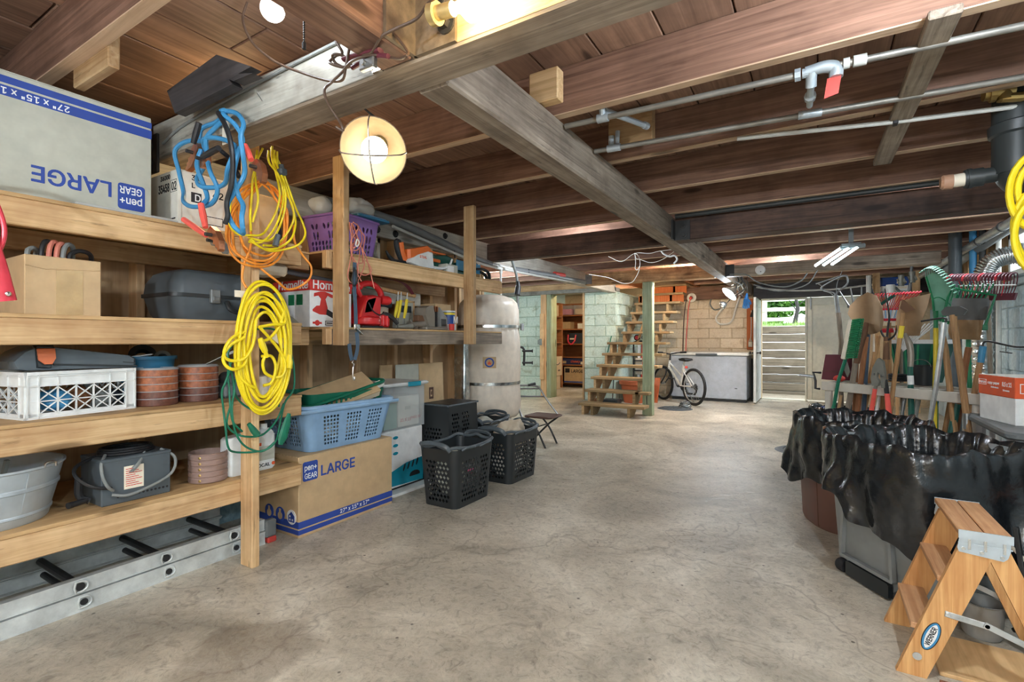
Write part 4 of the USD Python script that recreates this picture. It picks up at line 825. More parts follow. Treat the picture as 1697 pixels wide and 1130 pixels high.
one("garden_trowel", [bx(-2.62, -2.46, 0.55, 0.553, Z1 + 0.06, Z1 + 0.19), beam((-2.5, 0.56, Z1 + 0.05), (-2.44, 0.58, Z1 + 0.235), 0.012, 0.012)], "tool_grey", "grey sheet tool with red edge inside the metal tub", "tool", smooth=False)
wd = thing("welder", "dark grey steel welder box with paper label and thick cables", "welder", (-2.52, 0.96, Z1))
wx, wy0, wy1, wz0, wz1 = -2.40, 0.838, 1.085, Z1, 0.588
wd.p("case", bx(wx - 0.2, wx, wy0, wy1, wz0, wz1, 0.004), "dark_grey", smooth=False)
wd.p("lid_edge", bx(wx - 0.202, wx + 0.002, wy0 - 0.002, wy1 + 0.002, wz1 - 0.012, wz1 + 0.002, 0.003), "dark_grey", smooth=False)
wd.p("vent_slots", [cyl((wx - 0.001, wy0 + 0.055 + 0.0148 * k, wz0 + 0.028), (wx + 0.0012, wy0 + 0.055 + 0.0148 * k, wz0 + 0.028), 0.0045, 10) for k in range(13)], "cord_black", smooth=False)
wd.p("paper_label", bx(wx, wx + 0.001, wy0 + 0.075, wy0 + 0.145, wz0 + 0.052, wz0 + 0.145), "paper", smooth=False)
wd.p("label_print", [bx(wx + 0.001, wx + 0.0015, wy0 + 0.081, wy0 + 0.139 - 0.012 * (k % 3), wz0 + 0.064 + 0.0085 * k, wz0 + 0.0665 + 0.0085 * k) for k in range(9)], "print_red", smooth=False)
wd.p("cable", [tube([(wx + 0.012, wy0 + 0.03, wz0 + 0.045), (wx + 0.03, wy0 + 0.08, wz0 + 0.035), (wx + 0.02, wy0 + 0.18, wz0 + 0.055), (wx + 0.01, wy0 + 0.25, wz0 + 0.09), (wx, wy0 + 0.262, wz0 + 0.15), (wx - 0.03, wy0 + 0.22, wz0 + 0.19)], 0.006, 8, 6)], "cord_grey")
wd.p("cable", [tube([(wx + 0.01, wy0 + 0.035, wz0 + 0.06), (wx + 0.02, wy0 + 0.015, wz0 + 0.08), (wx + 0.015, wy0 + 0.0, wz0 + 0.12), (wx, wy0 + 0.0, wz0 + 0.17), (wx - 0.05, wy0 + 0.03, wz0 + 0.195)], 0.006, 8, 6)], "cord_grey")
wd.p("cable", [tube([(wx + 0.01, wy0 + 0.03, wz0 + 0.07), (wx + 0.01, wy0 - 0.03, wz0 + 0.09), (wx - 0.02, wy0 - 0.07, wz0 + 0.13), (wx - 0.06, wy0 - 0.06, wz0 + 0.165), (wx - 0.1, wy0 + 0.02, wz0 + 0.19)], 0.0065, 8, 6)], "cord_black")
wd.p("cable_coil", [tube([(wx - 0.1 + 0.075 * math.cos(a) * (1 - 0.05 * k), wy0 + 0.12 + 0.1 * math.sin(a) * (1 - 0.06 * k), wz1 + 0.008 + 0.009 * k) for a in np.linspace(0, 2 * PI, 22, False)], 0.006, 7, 0, True) for k in range(3)], "cord_black")
wd.p("electrode_clamp", [tube([(wx - 0.05, wy0 - 0.055, wz0 + 0.12), (wx - 0.06, wy0 - 0.05, wz0 + 0.05), (wx - 0.05, wy0 - 0.02, wz0 + 0.025)], 0.013, 8, 4), tube([(wx - 0.05, wy0 - 0.03, wz0 + 0.03), (wx - 0.03, wy0 - 0.08, wz0 + 0.03)], 0.011, 8), cyl((wx - 0.03, wy0 - 0.08, wz0 + 0.03), (wx - 0.025, wy0 - 0.095, wz0 + 0.03), 0.012, 12)], "cord_black")
wd.p("plug", [tube([(wx - 0.03, wy0 + 0.16, wz1 + 0.005), (wx + 0.008, wy0 + 0.125, wz1 - 0.03), (wx + 0.01, wy0 + 0.105, wz1 - 0.05)], [0.005, 0.009], 8, 3)] + [tube([(wx + 0.01, wy0 + 0.105 + d, wz1 - 0.05), (wx + 0.01, wy0 + 0.094 + d, wz1 - 0.063)], 0.002, 5) for d in (-0.004, 0.002, 0.008)], "cord_grey")
t = thing("ribbed_tin", "taupe ribbed open tin right of the welder", "tin", (-2.455, 1.27, Z1))
pr = [(0, 0)]
for k in range(5): pr += [(0.078, 0.002 + 0.026 * k), (0.081, 0.005 + 0.026 * k), (0.081, 0.022 + 0.026 * k), (0.078, 0.026 + 0.026 * k)]
t.p("body", lathe(pr + [(0.08, 0.136), (0.075, 0.136), (0.074, 0.02), (0, 0.02)], (-2.455, 1.27, Z1), 36), "tin_taupe")
t.p("spot", [lathe([(0, 0.0025), (0.006, 0.001), (0.007, 0)], (-2.455 + 0.08 * math.cos(-0.9), 1.27 + 0.08 * math.sin(-0.9), Z1 + 0.015 + 0.026 * k), 10, axis=(math.cos(-0.9), math.sin(-0.9), 0)) for k in range(5)], "brass")
t = thing("oil_can", "white flat oil can with an orange and black label behind the post", "can", (-2.44, 1.46, Z1))
t.p("body", rbox(-2.49, -2.40, 1.335, 1.585, Z1, Z1 + 0.185, 0.025), "white_plastic")
t.p("shoulder", hull([(-2.48, 1.35, Z1 + 0.185), (-2.41, 1.35, Z1 + 0.185), (-2.48, 1.575, Z1 + 0.185), (-2.41, 1.575, Z1 + 0.185), (-2.46, 1.5, Z1 + 0.205), (-2.43, 1.5, Z1 + 0.205), (-2.46, 1.565, Z1 + 0.205), (-2.43, 1.565, Z1 + 0.205)]), "white_plastic")
t.p("spout_cap", cyl((-2.445, 1.54, Z1 + 0.2), (-2.445, 1.54, Z1 + 0.23), 0.018, 16), "white_plastic")
t.p("printed_label", [bx(-2.4005, -2.3985, 1.45, 1.57, Z1 + 0.05, Z1 + 0.12)], "card_grey", smooth=False)
t.p("printed_name", text("UNOCAL", 0.016, (-2.40, 1.445, Z1 + 0.018), Y_, Z_, width=0.1), "print_black")
t.p("orange_mark", [cyl((-2.40, 1.565, Z1 + 0.027), (-2.398, 1.565, Z1 + 0.027), 0.009, 16), bx(-2.4, -2.398, 1.45, 1.5, Z1 + 0.125, Z1 + 0.14)], "print_orange", smooth=False)

# ---- cords and cables hung on the post and the near beam
bc = cordset("jumper_cables", "blue jumper cables with copper clamps looped on a nail in the beam", [
    pts("-2.112,1.865 -2.208,1.878 -2.275,1.847 -2.289,1.773 -2.268,1.686 -2.215,1.629 -2.137,1.598 -2.050,1.603 -1.997,1.650 -2.003,1.710 -2.044,1.769 -2.075,1.795 -2.081,1.836 -2.038,1.850 -1.956,1.837 -1.888,1.800 -1.860,1.754 -1.888,1.702 -1.944,1.671 -2.003,1.661 -2.075,1.669 -2.118,1.709 -2.118,1.756 -2.063,1.792 -2.032,1.846 -1.997,1.890 -1.979,1.918 -1.944,1.942", y=1.06),
    pts("-1.944,1.942 -1.888,1.926 -1.839,1.874 -1.817,1.813 -1.817,1.746 -1.844,1.688 -1.882,1.626 -1.905,1.566 -1.899,1.502 -1.855,1.466 -1.817,1.474 -1.812,1.516 -1.844,1.570 -1.877,1.613 -1.866,1.680 -1.850,1.752 -1.855,1.821 -1.882,1.877 -1.927,1.919 -1.944,1.939", y=1.07),
    pts("-2.131,1.879 -2.112,1.915 -2.050,1.935 -1.979,1.947 -1.944,1.946", y=1.08),
    pts("-2.081,1.816 -2.081,1.750 -2.075,1.682 -2.063,1.627 -2.050,1.596", y=1.05)], 0.009, "cord_blue", 1, 0.016, "jumper cables")
bc.p("cord", tube(pts("-1.95,1.93 -1.90,1.87 -1.865,1.80 -1.85,1.72 -1.86,1.64 -1.89,1.58 -1.885,1.53 -1.90,1.50", y=1.045), 0.009, 8, 6), "cord_black"); bc.p("cord", tube(pts("-2.026,1.815 -1.967,1.774 -1.933,1.729 -1.905,1.693", y=1.1), 0.009, 8, 6), "cord_black")
def clamp(a, b, c, mh, mj):
    a, b, c = (np.array((p[0], p[2] if len(p) > 2 else 1.03, p[1]), float) for p in (a, b, c))
    bc.p("handle_grip", tube([a, (a + b) / 2, b], [0.011, 0.0125, 0.010], 10), mh)
    d = (c - b); n = np.cross(d, (0, 1, 0)); n /= np.linalg.norm(n)
    k = [b + d * s + n * w for s, w in ((0, 0.014), (0.35, 0.028), (0.75, 0.024), (1, 0.006), (1, -0.006), (0.85, -0.004), (0.8, -0.012), (0.7, -0.006), (0.62, -0.015), (0.5, -0.006), (0.3, -0.022), (0, -0.014))]
    o = b; u = d / np.linalg.norm(d)
    bc.p("jaw", prism([((p - o) @ u, (p - o) @ -n) for p in k], 0.022, o - np.array((0, -0.011, 0)), u, -n) if True else None, mj, smooth=False)
    bc.p("jaw_pin", cyl(b + d * 0.32 + np.array((0, 0.014, 0)), b + d * 0.32 - np.array((0, 0.014, 0)), 0.007, 10), "dark_steel")
clamp((-2.057, 1.910), (-2.100, 1.839), (-2.182, 1.751), "cord_black", "copper")
clamp((-1.916, 1.783), (-2.03, 1.772), (-2.10, 1.765), "cord_black", "copper")
clamp((-2.044, 1.592), (-2.009, 1.496), (-1.939, 1.405), "salmon", "copper")
clamp((-2.215, 1.557, 1.05), (-2.044, 1.474, 1.05), (-1.945, 1.40, 1.05), "salmon", "steel")
clamp((-1.85, 1.80, 1.09), (-1.807, 1.737, 1.09), (-1.765, 1.650, 1.09), "salmon", "copper")
one("paper_tag", bx(-2.0, -1.96, 1.088, 1.09, 1.83, 1.925), "paper", "torn white paper tag behind the blue jumper cables", "tag", smooth=False)

cordset("coiled_cable", "long yellow extension cord hanging in wide loops from the top of the post", [pts(s, x=-2.19) for s in (
    "1.420,1.976 1.432,1.921 1.445,1.846 1.453,1.754 1.445,1.673 1.407,1.588 1.366,1.549 1.319,1.537 1.266,1.535 1.229,1.568 1.218,1.631 1.226,1.683 1.244,1.731",
    "1.424,1.973 1.449,1.903 1.475,1.823 1.510,1.752 1.546,1.696 1.546,1.631 1.510,1.551 1.449,1.501 1.383,1.491 1.335,1.506 1.311,1.524",
    "1.424,1.969 1.466,1.900 1.493,1.812 1.546,1.720 1.597,1.649 1.597,1.591 1.555,1.534 1.484,1.499 1.416,1.484 1.350,1.493 1.308,1.516",
    "1.407,1.952 1.416,1.900 1.449,1.848 1.471,1.774 1.479,1.697 1.449,1.611 1.391,1.538 1.350,1.508 1.315,1.510",
    "1.43,1.96 1.44,1.90 1.462,1.84 1.48,1.78 1.49,1.70 1.47,1.61 1.42,1.54 1.36,1.52 1.31,1.53", "1.44,1.955 1.46,1.88 1.49,1.80 1.52,1.72 1.53,1.65 1.50,1.57 1.44,1.515 1.37,1.50",
    "1.354,1.935 1.335,1.861 1.323,1.789 1.331,1.724 1.319,1.631 1.311,1.554", "1.375,1.95 1.35,1.87 1.34,1.79 1.345,1.70 1.33,1.6")], 0.0052, "cord_yellow", 0, 0.014).p(
    "plug", [bx(-2.20, -2.165, 1.45, 1.49, 1.85, 1.885, 0.008), tube(pts("1.462,1.90 1.468,1.87", x=-2.18), 0.012, 8)], "dark_grey")
t = cordset("coiled_cable", "orange extension cord coiled on the post behind the yellow loops", [pts(s, x=-2.215) for s in (
    "1.391,1.812 1.343,1.780 1.296,1.715 1.273,1.650 1.281,1.593 1.296,1.514 1.319,1.473 1.366,1.458 1.432,1.467 1.493,1.524 1.510,1.607 1.510,1.704 1.462,1.741 1.432,1.796 1.391,1.812",
    "1.383,1.806 1.319,1.751 1.236,1.635 1.222,1.552 1.236,1.475 1.281,1.415 1.350,1.402 1.432,1.420 1.493,1.476 1.510,1.575 1.506,1.687 1.466,1.773 1.424,1.809 1.383,1.810",
    "1.385,1.80 1.33,1.74 1.25,1.64 1.236,1.56 1.25,1.48 1.30,1.43 1.36,1.415 1.43,1.435 1.48,1.49 1.495,1.58 1.49,1.68 1.45,1.76 1.385,1.80", "1.385,1.797 1.31,1.72 1.255,1.62 1.245,1.54 1.27,1.46 1.33,1.435 1.41,1.44 1.47,1.50 1.52,1.62 1.50,1.73 1.44,1.79 1.385,1.797",
    "1.391,1.800 1.343,1.727 1.331,1.618 1.327,1.497 1.304,1.411 1.300,1.343 1.311,1.300",
    "1.546,1.631 1.565,1.552 1.612,1.493 1.646,1.439 1.641,1.380 1.593,1.333 1.519,1.314 1.458,1.345 1.383,1.398 1.319,1.466 1.288,1.520 1.258,1.603 1.273,1.709 1.319,1.766 1.391,1.808")], 0.0055, "cord_orange", 0, 0.012)
t.p("connector", [tube(pts("1.44,1.56 1.425,1.505", x=-2.17), [0.012, 0.014], 8)], "dark_grey")

el = []
for k in range(8):
    a = np.linspace(0, 2 * PI, 26, False); w = 0.128 - 0.009 * k + 0.004 * (k % 3); h = 0.30 - 0.014 * k
    el.append([(-2.185 + 0.006 * (k % 3), 1.372 + 0.005 * math.sin(k * 2.1) + (w + 0.018 * max(0, math.sin(t + 0.4))) * math.sin(t), 1.034 - 0.012 * (k % 4) + (h + 0.012 * math.sin(k * 1.7)) * math.cos(t) ) for t in a])
t = thing("coiled_cable", "thick bright yellow extension cord coiled in a tall oval on the post", "extension cord", (-2.19, 1.37, 0.73))
for k, e in enumerate(el): t.p("cord", tube(jig(e, 0, 0.008, k, 2 * PI / 26 * 3), 0.0072, 8, 3, True), "cord_yellow")
for k, s in enumerate(("1.277,1.101 1.217,1.072 1.186,1.025 1.194,.986 1.241,.973 1.282,.992 1.315,1.056 1.332,1.156", "1.273,1.077 1.209,1.041 1.185,.994 1.194,.955 1.225,.937 1.273,.955 1.294,1.007", "1.341,1.123 1.412,1.137 1.467,1.143 1.477,1.196 1.458,1.247", "1.341,1.056 1.394,1.073 1.449,1.134 1.467,1.204", "1.341,1.123 1.394,1.073 1.449,1.013 1.472,.952 1.458,.900 1.421,.890 1.376,.913 1.358,.956 1.367,.989", "1.249,.944 1.257,.904 1.290,.865 1.319,.851", "1.358,.990 1.403,.988 1.421,.937 1.407,.869 1.367,.855")):
    t.p("cord", tube(jig(pts(s, x=-2.165), 0, 0.006, k), 0.0072, 8, 6), "cord_yellow")
t.p("plug", [tube(pts("1.341,1.073 1.352,1.04 1.366,1.01", x=-2.155), [0.011, 0.016, 0.013], 8), tube(pts("1.366,1.01 1.376,.985", x=-2.155), 0.010, 6)], "cord_yellow")
t.p("connector", tube(pts("1.496,.995 1.495,.96 1.491,.929", x=-2.165), [0.009, 0.016, 0.017], 8), "cord_yellow")
t = cordset("coiled_cable", "green extension cord hanging lowest on the post under the yellow oval", [pts(s, x=-2.215) for s in (
    "1.273,1.073 1.237,1.009 1.241,.945 1.213,.883 1.205,.836 1.217,.756 1.217,.676 1.225,.596 1.265,.564 1.349,.548 1.412,.554 1.458,.588 1.487,.654 1.506,.757 1.545,.824 1.555,.931 1.54,1.03",
    "1.294,.942 1.265,.879 1.249,.816 1.225,.723 1.241,.673 1.290,.633 1.367,.621 1.430,.645 1.477,.690 1.496,.758", "1.249,.944 1.257,.847 1.241,.753 1.265,.653 1.315,.580 1.385,.546 1.449,.581",
    "1.332,1.106 1.367,1.115 1.439,1.116 1.487,1.074 1.496,1.012 1.477,.899 1.467,.743", "1.253,.848 1.282,.797 1.332,.750 1.394,.735 1.45,.76", "1.26,1.0 1.235,.93 1.24,.85 1.235,.77 1.25,.70 1.30,.65")], 0.0045, "cord_green", 0, 0.012)
t.p("plug", tube(pts("1.30,.69 1.32,.66 1.341,.633", x=-2.175), [0.009, 0.015, 0.016], 8), "cord_green")
t.p("connector", [tube(pts("1.505,.71 1.49,.66 1.47,.60 1.458,.567", x=-2.18), [0.008, 0.017, 0.02, 0.009], 8, flat=(1.2, 0.8))], "cord_green")
one("cord_tag", [prism([(0, 0), (0.075, -0.06), (0.085, -0.02), (0.02, 0.03)], 0.0008, (-2.19, 1.418, 1.075), Y_, Z_)], "paper", "white paper tag in the middle of the yellow oval cord", "tag", smooth=False)

# ================================================================ THE HANGING SHELF'S CONTENTS
def panel(P, holes, W, H, th, nx=1):
    """A thin panel W x H with shapely holes, bent onto the four corners P (00, 10, 11, 01)."""
    m = trimesh.creation.extrude_polygon(grid_holes(W, H, holes) if holes else sg.box(0, 0, W, H), th, engine="earcut")
    v = np.array(m.vertices); s, t = v[:, 0] / W, v[:, 1] / H
    P = np.array(P, float); n = np.cross(P[1] - P[0], P[3] - P[0]); n /= np.linalg.norm(n)
    q = (1 - s)[:, None] * (1 - t)[:, None] * P[0] + s[:, None] * (1 - t)[:, None] * P[1] + s[:, None] * t[:, None] * P[2] + (1 - s)[:, None] * t[:, None] * P[3]
    m.vertices = q - n * (v[:, 2] - 0)[:, None]
    return m
def basket(t, w, d, h, taper, r, m, rim, holes_w, holes_d, rim_r=0.010, wave=None, th=0.003):
    """A tapered open basket in local coordinates: four pierced sides, rounded corners, floor and rim. w along x, d along y."""
    def pt(x, y, z): k = taper + (1 - taper) * z / h; return (x * k, y * k, z)
    hw, hd = w / 2, d / 2
    for nm, a, b, hs, W in (("front_side", (-hw + r, -hd), (hw - r, -hd), holes_w, w - 2 * r), ("right_side", (hw, -hd + r), (hw, hd - r), holes_d, d - 2 * r), ("back_side", (hw - r, hd), (-hw + r, hd), holes_w, w - 2 * r), ("left_side", (-hw, hd - r), (-hw, -hd + r), holes_d, d - 2 * r)):
        t.p(nm, panel([pt(*a, 0), pt(*b, 0), pt(*b, h), pt(*a, h)], hs, W, h, th), m, smooth=False)
    for sx, sy, a0 in ((1, 1, 0), (-1, 1, PI / 2), (-1, -1, PI), (1, -1, 1.5 * PI)):
        v, f = [], []
        for a in np.linspace(a0, a0 + PI / 2, 7):
            x, y = sx * (hw - r) + r * math.cos(a), sy * (hd - r) + r * math.sin(a)
            v += [pt(x, y, 0), pt(x, y, h)]
        for i in range(6): f += [(2 * i, 2 * i + 2, 2 * i + 3), (2 * i, 2 * i + 3, 2 * i + 1)]
        t.p("corner", trimesh.Trimesh(v, f, process=False), m, smooth=True)
    ring = []
    for sx, sy, a0 in ((1, 1, 0), (-1, 1, PI / 2), (-1, -1, PI), (1, -1, 1.5 * PI)):
        for a in np.linspace(a0, a0 + PI / 2, 5): ring.append((sx * (hw - r) + r * math.cos(a), sy * (hd - r) + r * math.sin(a), h))
        nx, ny = {(1, 1): ((-hw + r) , hd), (-1, 1): (-hw, -hd + r), (-1, -1): (hw - r, -hd), (1, -1): (hw, hd - r)}[(sx, sy)]
        p0 = np.array(ring[-1]); p1 = np.array((nx, ny, h))
        for s in (0.2, 0.4, 0.5, 0.6, 0.8): ring.append(tuple(p0 + (p1 - p0) * s))
    ring = np.array(ring)
    if wave is not None: ring[:, 2] += [wave(x / hw, y / hd) for x, y, _ in ring]
    t.p("rim", tube(ring, rim_r, 8, 2, True, flat=(1.0, 1.0)), rim)
    t.p("bottom", rbox(-hw * taper, hw * taper, -hd * taper, hd * taper, 0.0, 0.006, r * taper, rz=0.002), m)
    return t
def leafhole(x, y, w, h, ang):
    import shapely.affinity as af
    a = np.linspace(0, PI, 6); p = [(w * math.sin(t), -h * math.cos(t)) for t in a] + [(-w * math.sin(t), h * math.cos(t)) for t in a]
    return af.translate(af.rotate(sg.Polygon(p).buffer(0), ang, origin=(0, 0)), x, y)
pu = thing("laundry_basket", "purple laundry basket with leaf shaped holes on the hanging shelf", "basket", (-2.60, 2.17, ZA), 0.10, True)
lw = [leafhole(x, y, 0.010, 0.019, a) for x, a in ((0.05, 20), (0.085, -20), (0.15, 20), (0.185, -20), (0.225, 20)) for y in (0.185,)] + [leafhole(x, y, 0.010, 0.026, a) for x, a in ((0.055, 8), (0.085, -8), (0.19, 8), (0.22, -8)) for y in (0.13,)] + [leafhole(x, y, 0.010, 0.014, -25 + 15 * ((i + j) % 2)) for i, x in enumerate((0.03, 0.062, 0.095, 0.128, 0.16, 0.192, 0.224)) for j, y in enumerate((0.025, 0.055, 0.085))]
basket(pu, 0.33, 0.36, 0.25, 0.82, 0.04, "purple", "purple", [h for h in lw if 0.01 < h.bounds[0] and h.bounds[2] < 0.24], [__import__("shapely.affinity", fromlist=["x"]).translate(h, 0.015, 0) for h in lw if h.bounds[2] < 0.26], 0.009)
lump("green_yarn", "green cloth seen through the holes of the purple basket", "cloth", (-2.60, 2.17, ZA + 0.07), (0.10, 0.11, 0.055), "rake_green", 9, 0.01)
lb = thing("shallow_tray", "blue plastic lid lying across the purple basket", "lid", (-2.55, 2.27, 1.838))  # a loose lid laid over the basket
lb.p("lid", rbox(-2.68, -2.42, 2.15, 2.40, 1.838, 1.862, 0.02), "blue_plastic"); lb.p("lip", rbox(-2.69, -2.41, 2.14, 2.41, 1.838, 1.846, 0.02), "pail_blue")
lump("bag_of_cans", "clear plastic bag of empties on top of the blue lid", "bag", (-2.56, 2.27, 1.925), (0.10, 0.11, 0.062), "plastic_bag", 12, 0.03)
lump("clear_bag", "puffed clear plastic bag behind the left post on the purple basket", "bag", (-2.64, 2.04, 1.90), (0.07, 0.07, 0.06), "plastic_bag", 13, 0.02)
lump("dark_sack", "dark cloth sack in the gap left of the purple basket", "sack", (-2.78, 1.78, 1.70), (0.08, 0.07, 0.12), "cloth_dark", 14, 0.02)
pf = thing("picture_frame", "cream picture frame leaning at the back of the hanging shelf", "frame", (-2.85, 2.55, ZA))
for a, b, c, d in ((2.50, 2.53, ZA, 1.84), (2.70, 2.73, ZA, 1.84), (2.50, 2.73, 1.80, 1.84), (2.50, 2.73, ZA, ZA + 0.03)): pf.p("frame_bar", bx(-2.86, -2.84, a, b, c, d, 0.003), "cream", smooth=False)
pf.p("backing", bx(-2.858, -2.85, 2.53, 2.70, ZA + 0.03, 1.80), "card_grey", smooth=False)

hb = thing("blower_carton", "red and white leaf blower carton on the hanging shelf beside the left post", "box", (-2.58, 1.94, ZB))
hb.p("body", bx(-2.76, -2.42, 1.80, 2.09, ZB, 1.405, 0.002), "print_white", smooth=False)
hb.p("red_band", bx(-2.762, -2.418, 1.798, 2.092, 1.345, 1.406, 0.002), "print_red", smooth=False)
hb.p("printed_brand", text("Homelite", 0.046, (-2.418, 1.812, 1.357), Y_, Z_, width=0.26), "print_white")
hb.p("printed_brand", text("Homelite", 0.046, (-2.71, 1.798, 1.357), X_, Z_, width=0.27), "print_white")
dy = -0.008
hb.p("printed_blower", prism([(1.825, 1.228), (1.824, 1.238), (1.85, 1.26), (1.872, 1.262), (1.88, 1.30), (1.862, 1.318), (1.832, 1.31), (1.834, 1.330), (1.875, 1.342), (1.905, 1.344), (1.94, 1.334), (1.972, 1.325), (1.972, 1.310), (1.95, 1.311), (1.925, 1.322), (1.91, 1.30), (1.925, 1.25), (1.918, 1.21), (1.87, 1.212)], 0.001, (-2.42, dy, 0), Y_, Z_), "print_red", smooth=False)
hb.p("printed_nozzle", prism([(1.92, 1.245), (2.06, 1.18), (2.06, 1.15), (1.915, 1.212)], 0.0012, (-2.42, dy, 0), Y_, Z_), "print_black", smooth=False)
hb.p("printed_badge", prism(sg.Point(1.855, 1.163).buffer(0.016).union(sg.box(1.825, 1.157, 1.885, 1.169)), 0.001, (-2.42, dy, 0), Y_, Z_), "print_red", smooth=False)
hb.p("printed_badge", [bx(-2.42, -2.4188, a, b, c, d) for a, b, c, d in ((1.90, 1.96, 1.150, 1.153), (1.90, 1.96, 1.173, 1.176), (1.90, 1.903, 1.15, 1.176), (1.957, 1.96, 1.15, 1.176), (1.91, 1.95, 1.16, 1.166))], "print_black", smooth=False)
for x in (-2.615, -2.54): hb.p("printed_photo", bx(x, x + 0.055, 1.7988, 1.80, 1.265, 1.325), "rake_darkgreen", smooth=False)
hb.p("printed_swoosh", prism([(-2.70, ZB), (-2.48, ZB), (-2.56, 1.19), (-2.70, 1.25)], 0.001, (0, 1.80, 0), X_, Z_), "card_grey", smooth=False)
one("plastic_pipe", tube([(-2.62, 1.78, 1.462), (-2.62, 2.30, 1.42)], 0.015, 14), "pvc_grey", "grey plastic pipe lying over the leaf blower carton", "pipe")
one("crumpled_bag", bumpy(bx(-2.52, -2.40, 1.48, 1.66, 1.40, 1.47, 0.02), 0.012, 20, sub=3), "cloth_beige", "folded beige paper bag under the orange cord, left of the carton", "bag", smooth=True)

bl = thing("leaf_blower", "red electric leaf blower standing right of the left post", "leaf blower", (-2.45, 2.24, ZB))
P0 = np.array((-2.45, 0, 0))
def slab(outline, x0, x1, g=0.86):
    c = np.mean(outline, 0)
    return hull([(x, c[0] + (a - c[0]) * k, c[1] + (b - c[1]) * k) for a, b in outline for x, k in ((x0, g), (x0 + 0.015, 1), (x1 - 0.015, 1), (x1, g))])
bl.p("motor_housing", slab([(2.128, 1.20), (2.14, 1.24), (2.175, 1.31), (2.19, 1.345), (2.25, 1.352), (2.315, 1.345), (2.305, 1.28), (2.31, 1.235), (2.29, 1.19), (2.15, 1.185)], -2.51, -2.39), "red_plastic", smooth=40)
bl.p("fan_scroll", lathe([(0, 0), (0.075, 0), (0.098, 0.012), (0.102, 0.03), (0.098, 0.05), (0.075, 0.062), (0, 0.066)], (-2.45, 2.225, 1.155), 28), "red_plastic")
bl.p("base_plate", bx(-2.53, -2.37, 2.14, 2.31, ZB, 1.156, 0.006), "black_plastic", smooth=False)
bl.p("outlet", [bx(-2.44, -2.385, 2.29, 2.385, 1.15, 1.235, 0.012), bx(-2.388, -2.378, 2.31, 2.325, 1.155, 1.225, 0.003), bx(-2.388, -2.378, 2.345, 2.36, 1.155, 1.225, 0.003)], "red_plastic", smooth=False)
bl.p("handle", tube([(-2.45, 2.19, 1.34), (-2.45, 2.16, 1.385), (-2.45, 2.175, 1.405), (-2.45, 2.245, 1.428), (-2.45, 2.303, 1.42), (-2.45, 2.35, 1.385), (-2.45, 2.365, 1.335), (-2.45, 2.33, 1.315)], [0.014, 0.018, 0.019, 0.019, 0.019, 0.02, 0.022, 0.024], 12, 6), "red_plastic")
bl.p("knob", lathe([(0, 0), (0.024, 0.004), (0.03, 0.02), (0.03, 0.06), (0.024, 0.075), (0, 0.08)], (-2.42, 2.325, 1.325), 20, axis=(0.1, 1, 0)), "red_plastic")
bl.p("grip", tube([(-2.45, 2.10, 1.395), (-2.45, 2.19, 1.40)], [0.016, 0.02], 12), "red_plastic")
bl.p("decal", prism([(2.17, 1.235), (2.185, 1.30), (2.20, 1.318), (2.262, 1.335), (2.25, 1.30), (2.225, 1.245)], 0.002, (-2.392, 0, 0), Y_, Z_), "grey_plastic", smooth=False)
bl.p("cord", tube([(-2.38, 2.19, 1.30), (-2.375, 2.22, 1.25), (-2.37, 2.27, 1.225), (-2.37, 2.31, 1.24)], 0.004, 6, 5), "cord_black")
bl.p("plug", tube([(-2.40, 2.33, 1.24), (-2.38, 2.38, 1.22), (-2.37, 2.43, 1.175)], [0.012, 0.016, 0.013], 8, 3), "cord_black")

ht = thing("hedge_trimmer", "orange and white hedge trimmer lying on the top hanging shelf", "hedge trimmer", (-2.45, 2.7, ZA))
ht.p("body", slab([(2.555, 1.60), (2.575, 1.625), (2.66, 1.672), (2.78, 1.715), (2.835, 1.71), (2.845, 1.63), (2.85, 1.585), (2.73, ZA)], -2.48, -2.40), "white_plastic", smooth=40)
ht.p("cover", slab([(2.578, 1.625), (2.575, 1.695), (2.66, 1.712), (2.785, 1.752), (2.822, 1.737), (2.822, 1.712), (2.66, 1.668)], -2.475, -2.405), "orange_plastic", smooth=40)
ht.p("rear_handle", [tube([(-2.44, 2.575, 1.61), (-2.44, 2.545, 1.67), (-2.44, 2.53, 1.735)], [0.022, 0.02, 0.022], 10)], "orange_plastic")
ht.p("handle_grip", [tube([(-2.44, 2.545, 1.60), (-2.44, 2.505, 1.67), (-2.44, 2.49, 1.735), (-2.44, 2.525, 1.742)], [0.013, 0.017, 0.018, 0.012], 10, 3)], "black_plastic")
ht.p("lower_guard", tube([(-2.43, 2.387, 1.655), (-2.43, 2.419, 1.618), (-2.43, 2.473, 1.597), (-2.43, 2.56, 1.595)], [0.007, 0.013, 0.014, 0.02], 8, 4), "black_plastic")
ht.p("front_guard", tube([(-2.42, 2.84, 1.60), (-2.41, 2.942, 1.606), (-2.41, 3.026, 1.64), (-2.41, 3.06, 1.69)], [0.014, 0.011, 0.01, 0.007], 8, 5), "white_plastic")
ht.p("printed_brand", text("STIHL", 0.017, (-2.40, 2.68, 1.65), Y_, Z_, 0.001, width=0.075), "print_orange")
gs = thing("green_saw", "green chainsaw body with an orange bar lying right of the trimmer", "saw", (-2.55, 3.05, ZA))
gs.p("body", slab([(2.93, 1.60), (2.94, 1.715), (3.09, 1.735), (3.18, 1.72), (3.2, 1.62), (3.1, ZA), (2.95, ZA)], -2.60, -2.48), "dark_green", smooth=40)
gs.p("bar", [bx(-2.47, -2.455, 2.86, 2.98, 1.655, 1.68, 0.005), bx(-2.52, -2.50, 2.88, 3.1, 1.73, 1.745, 0.004)], "orange_plastic", smooth=False)
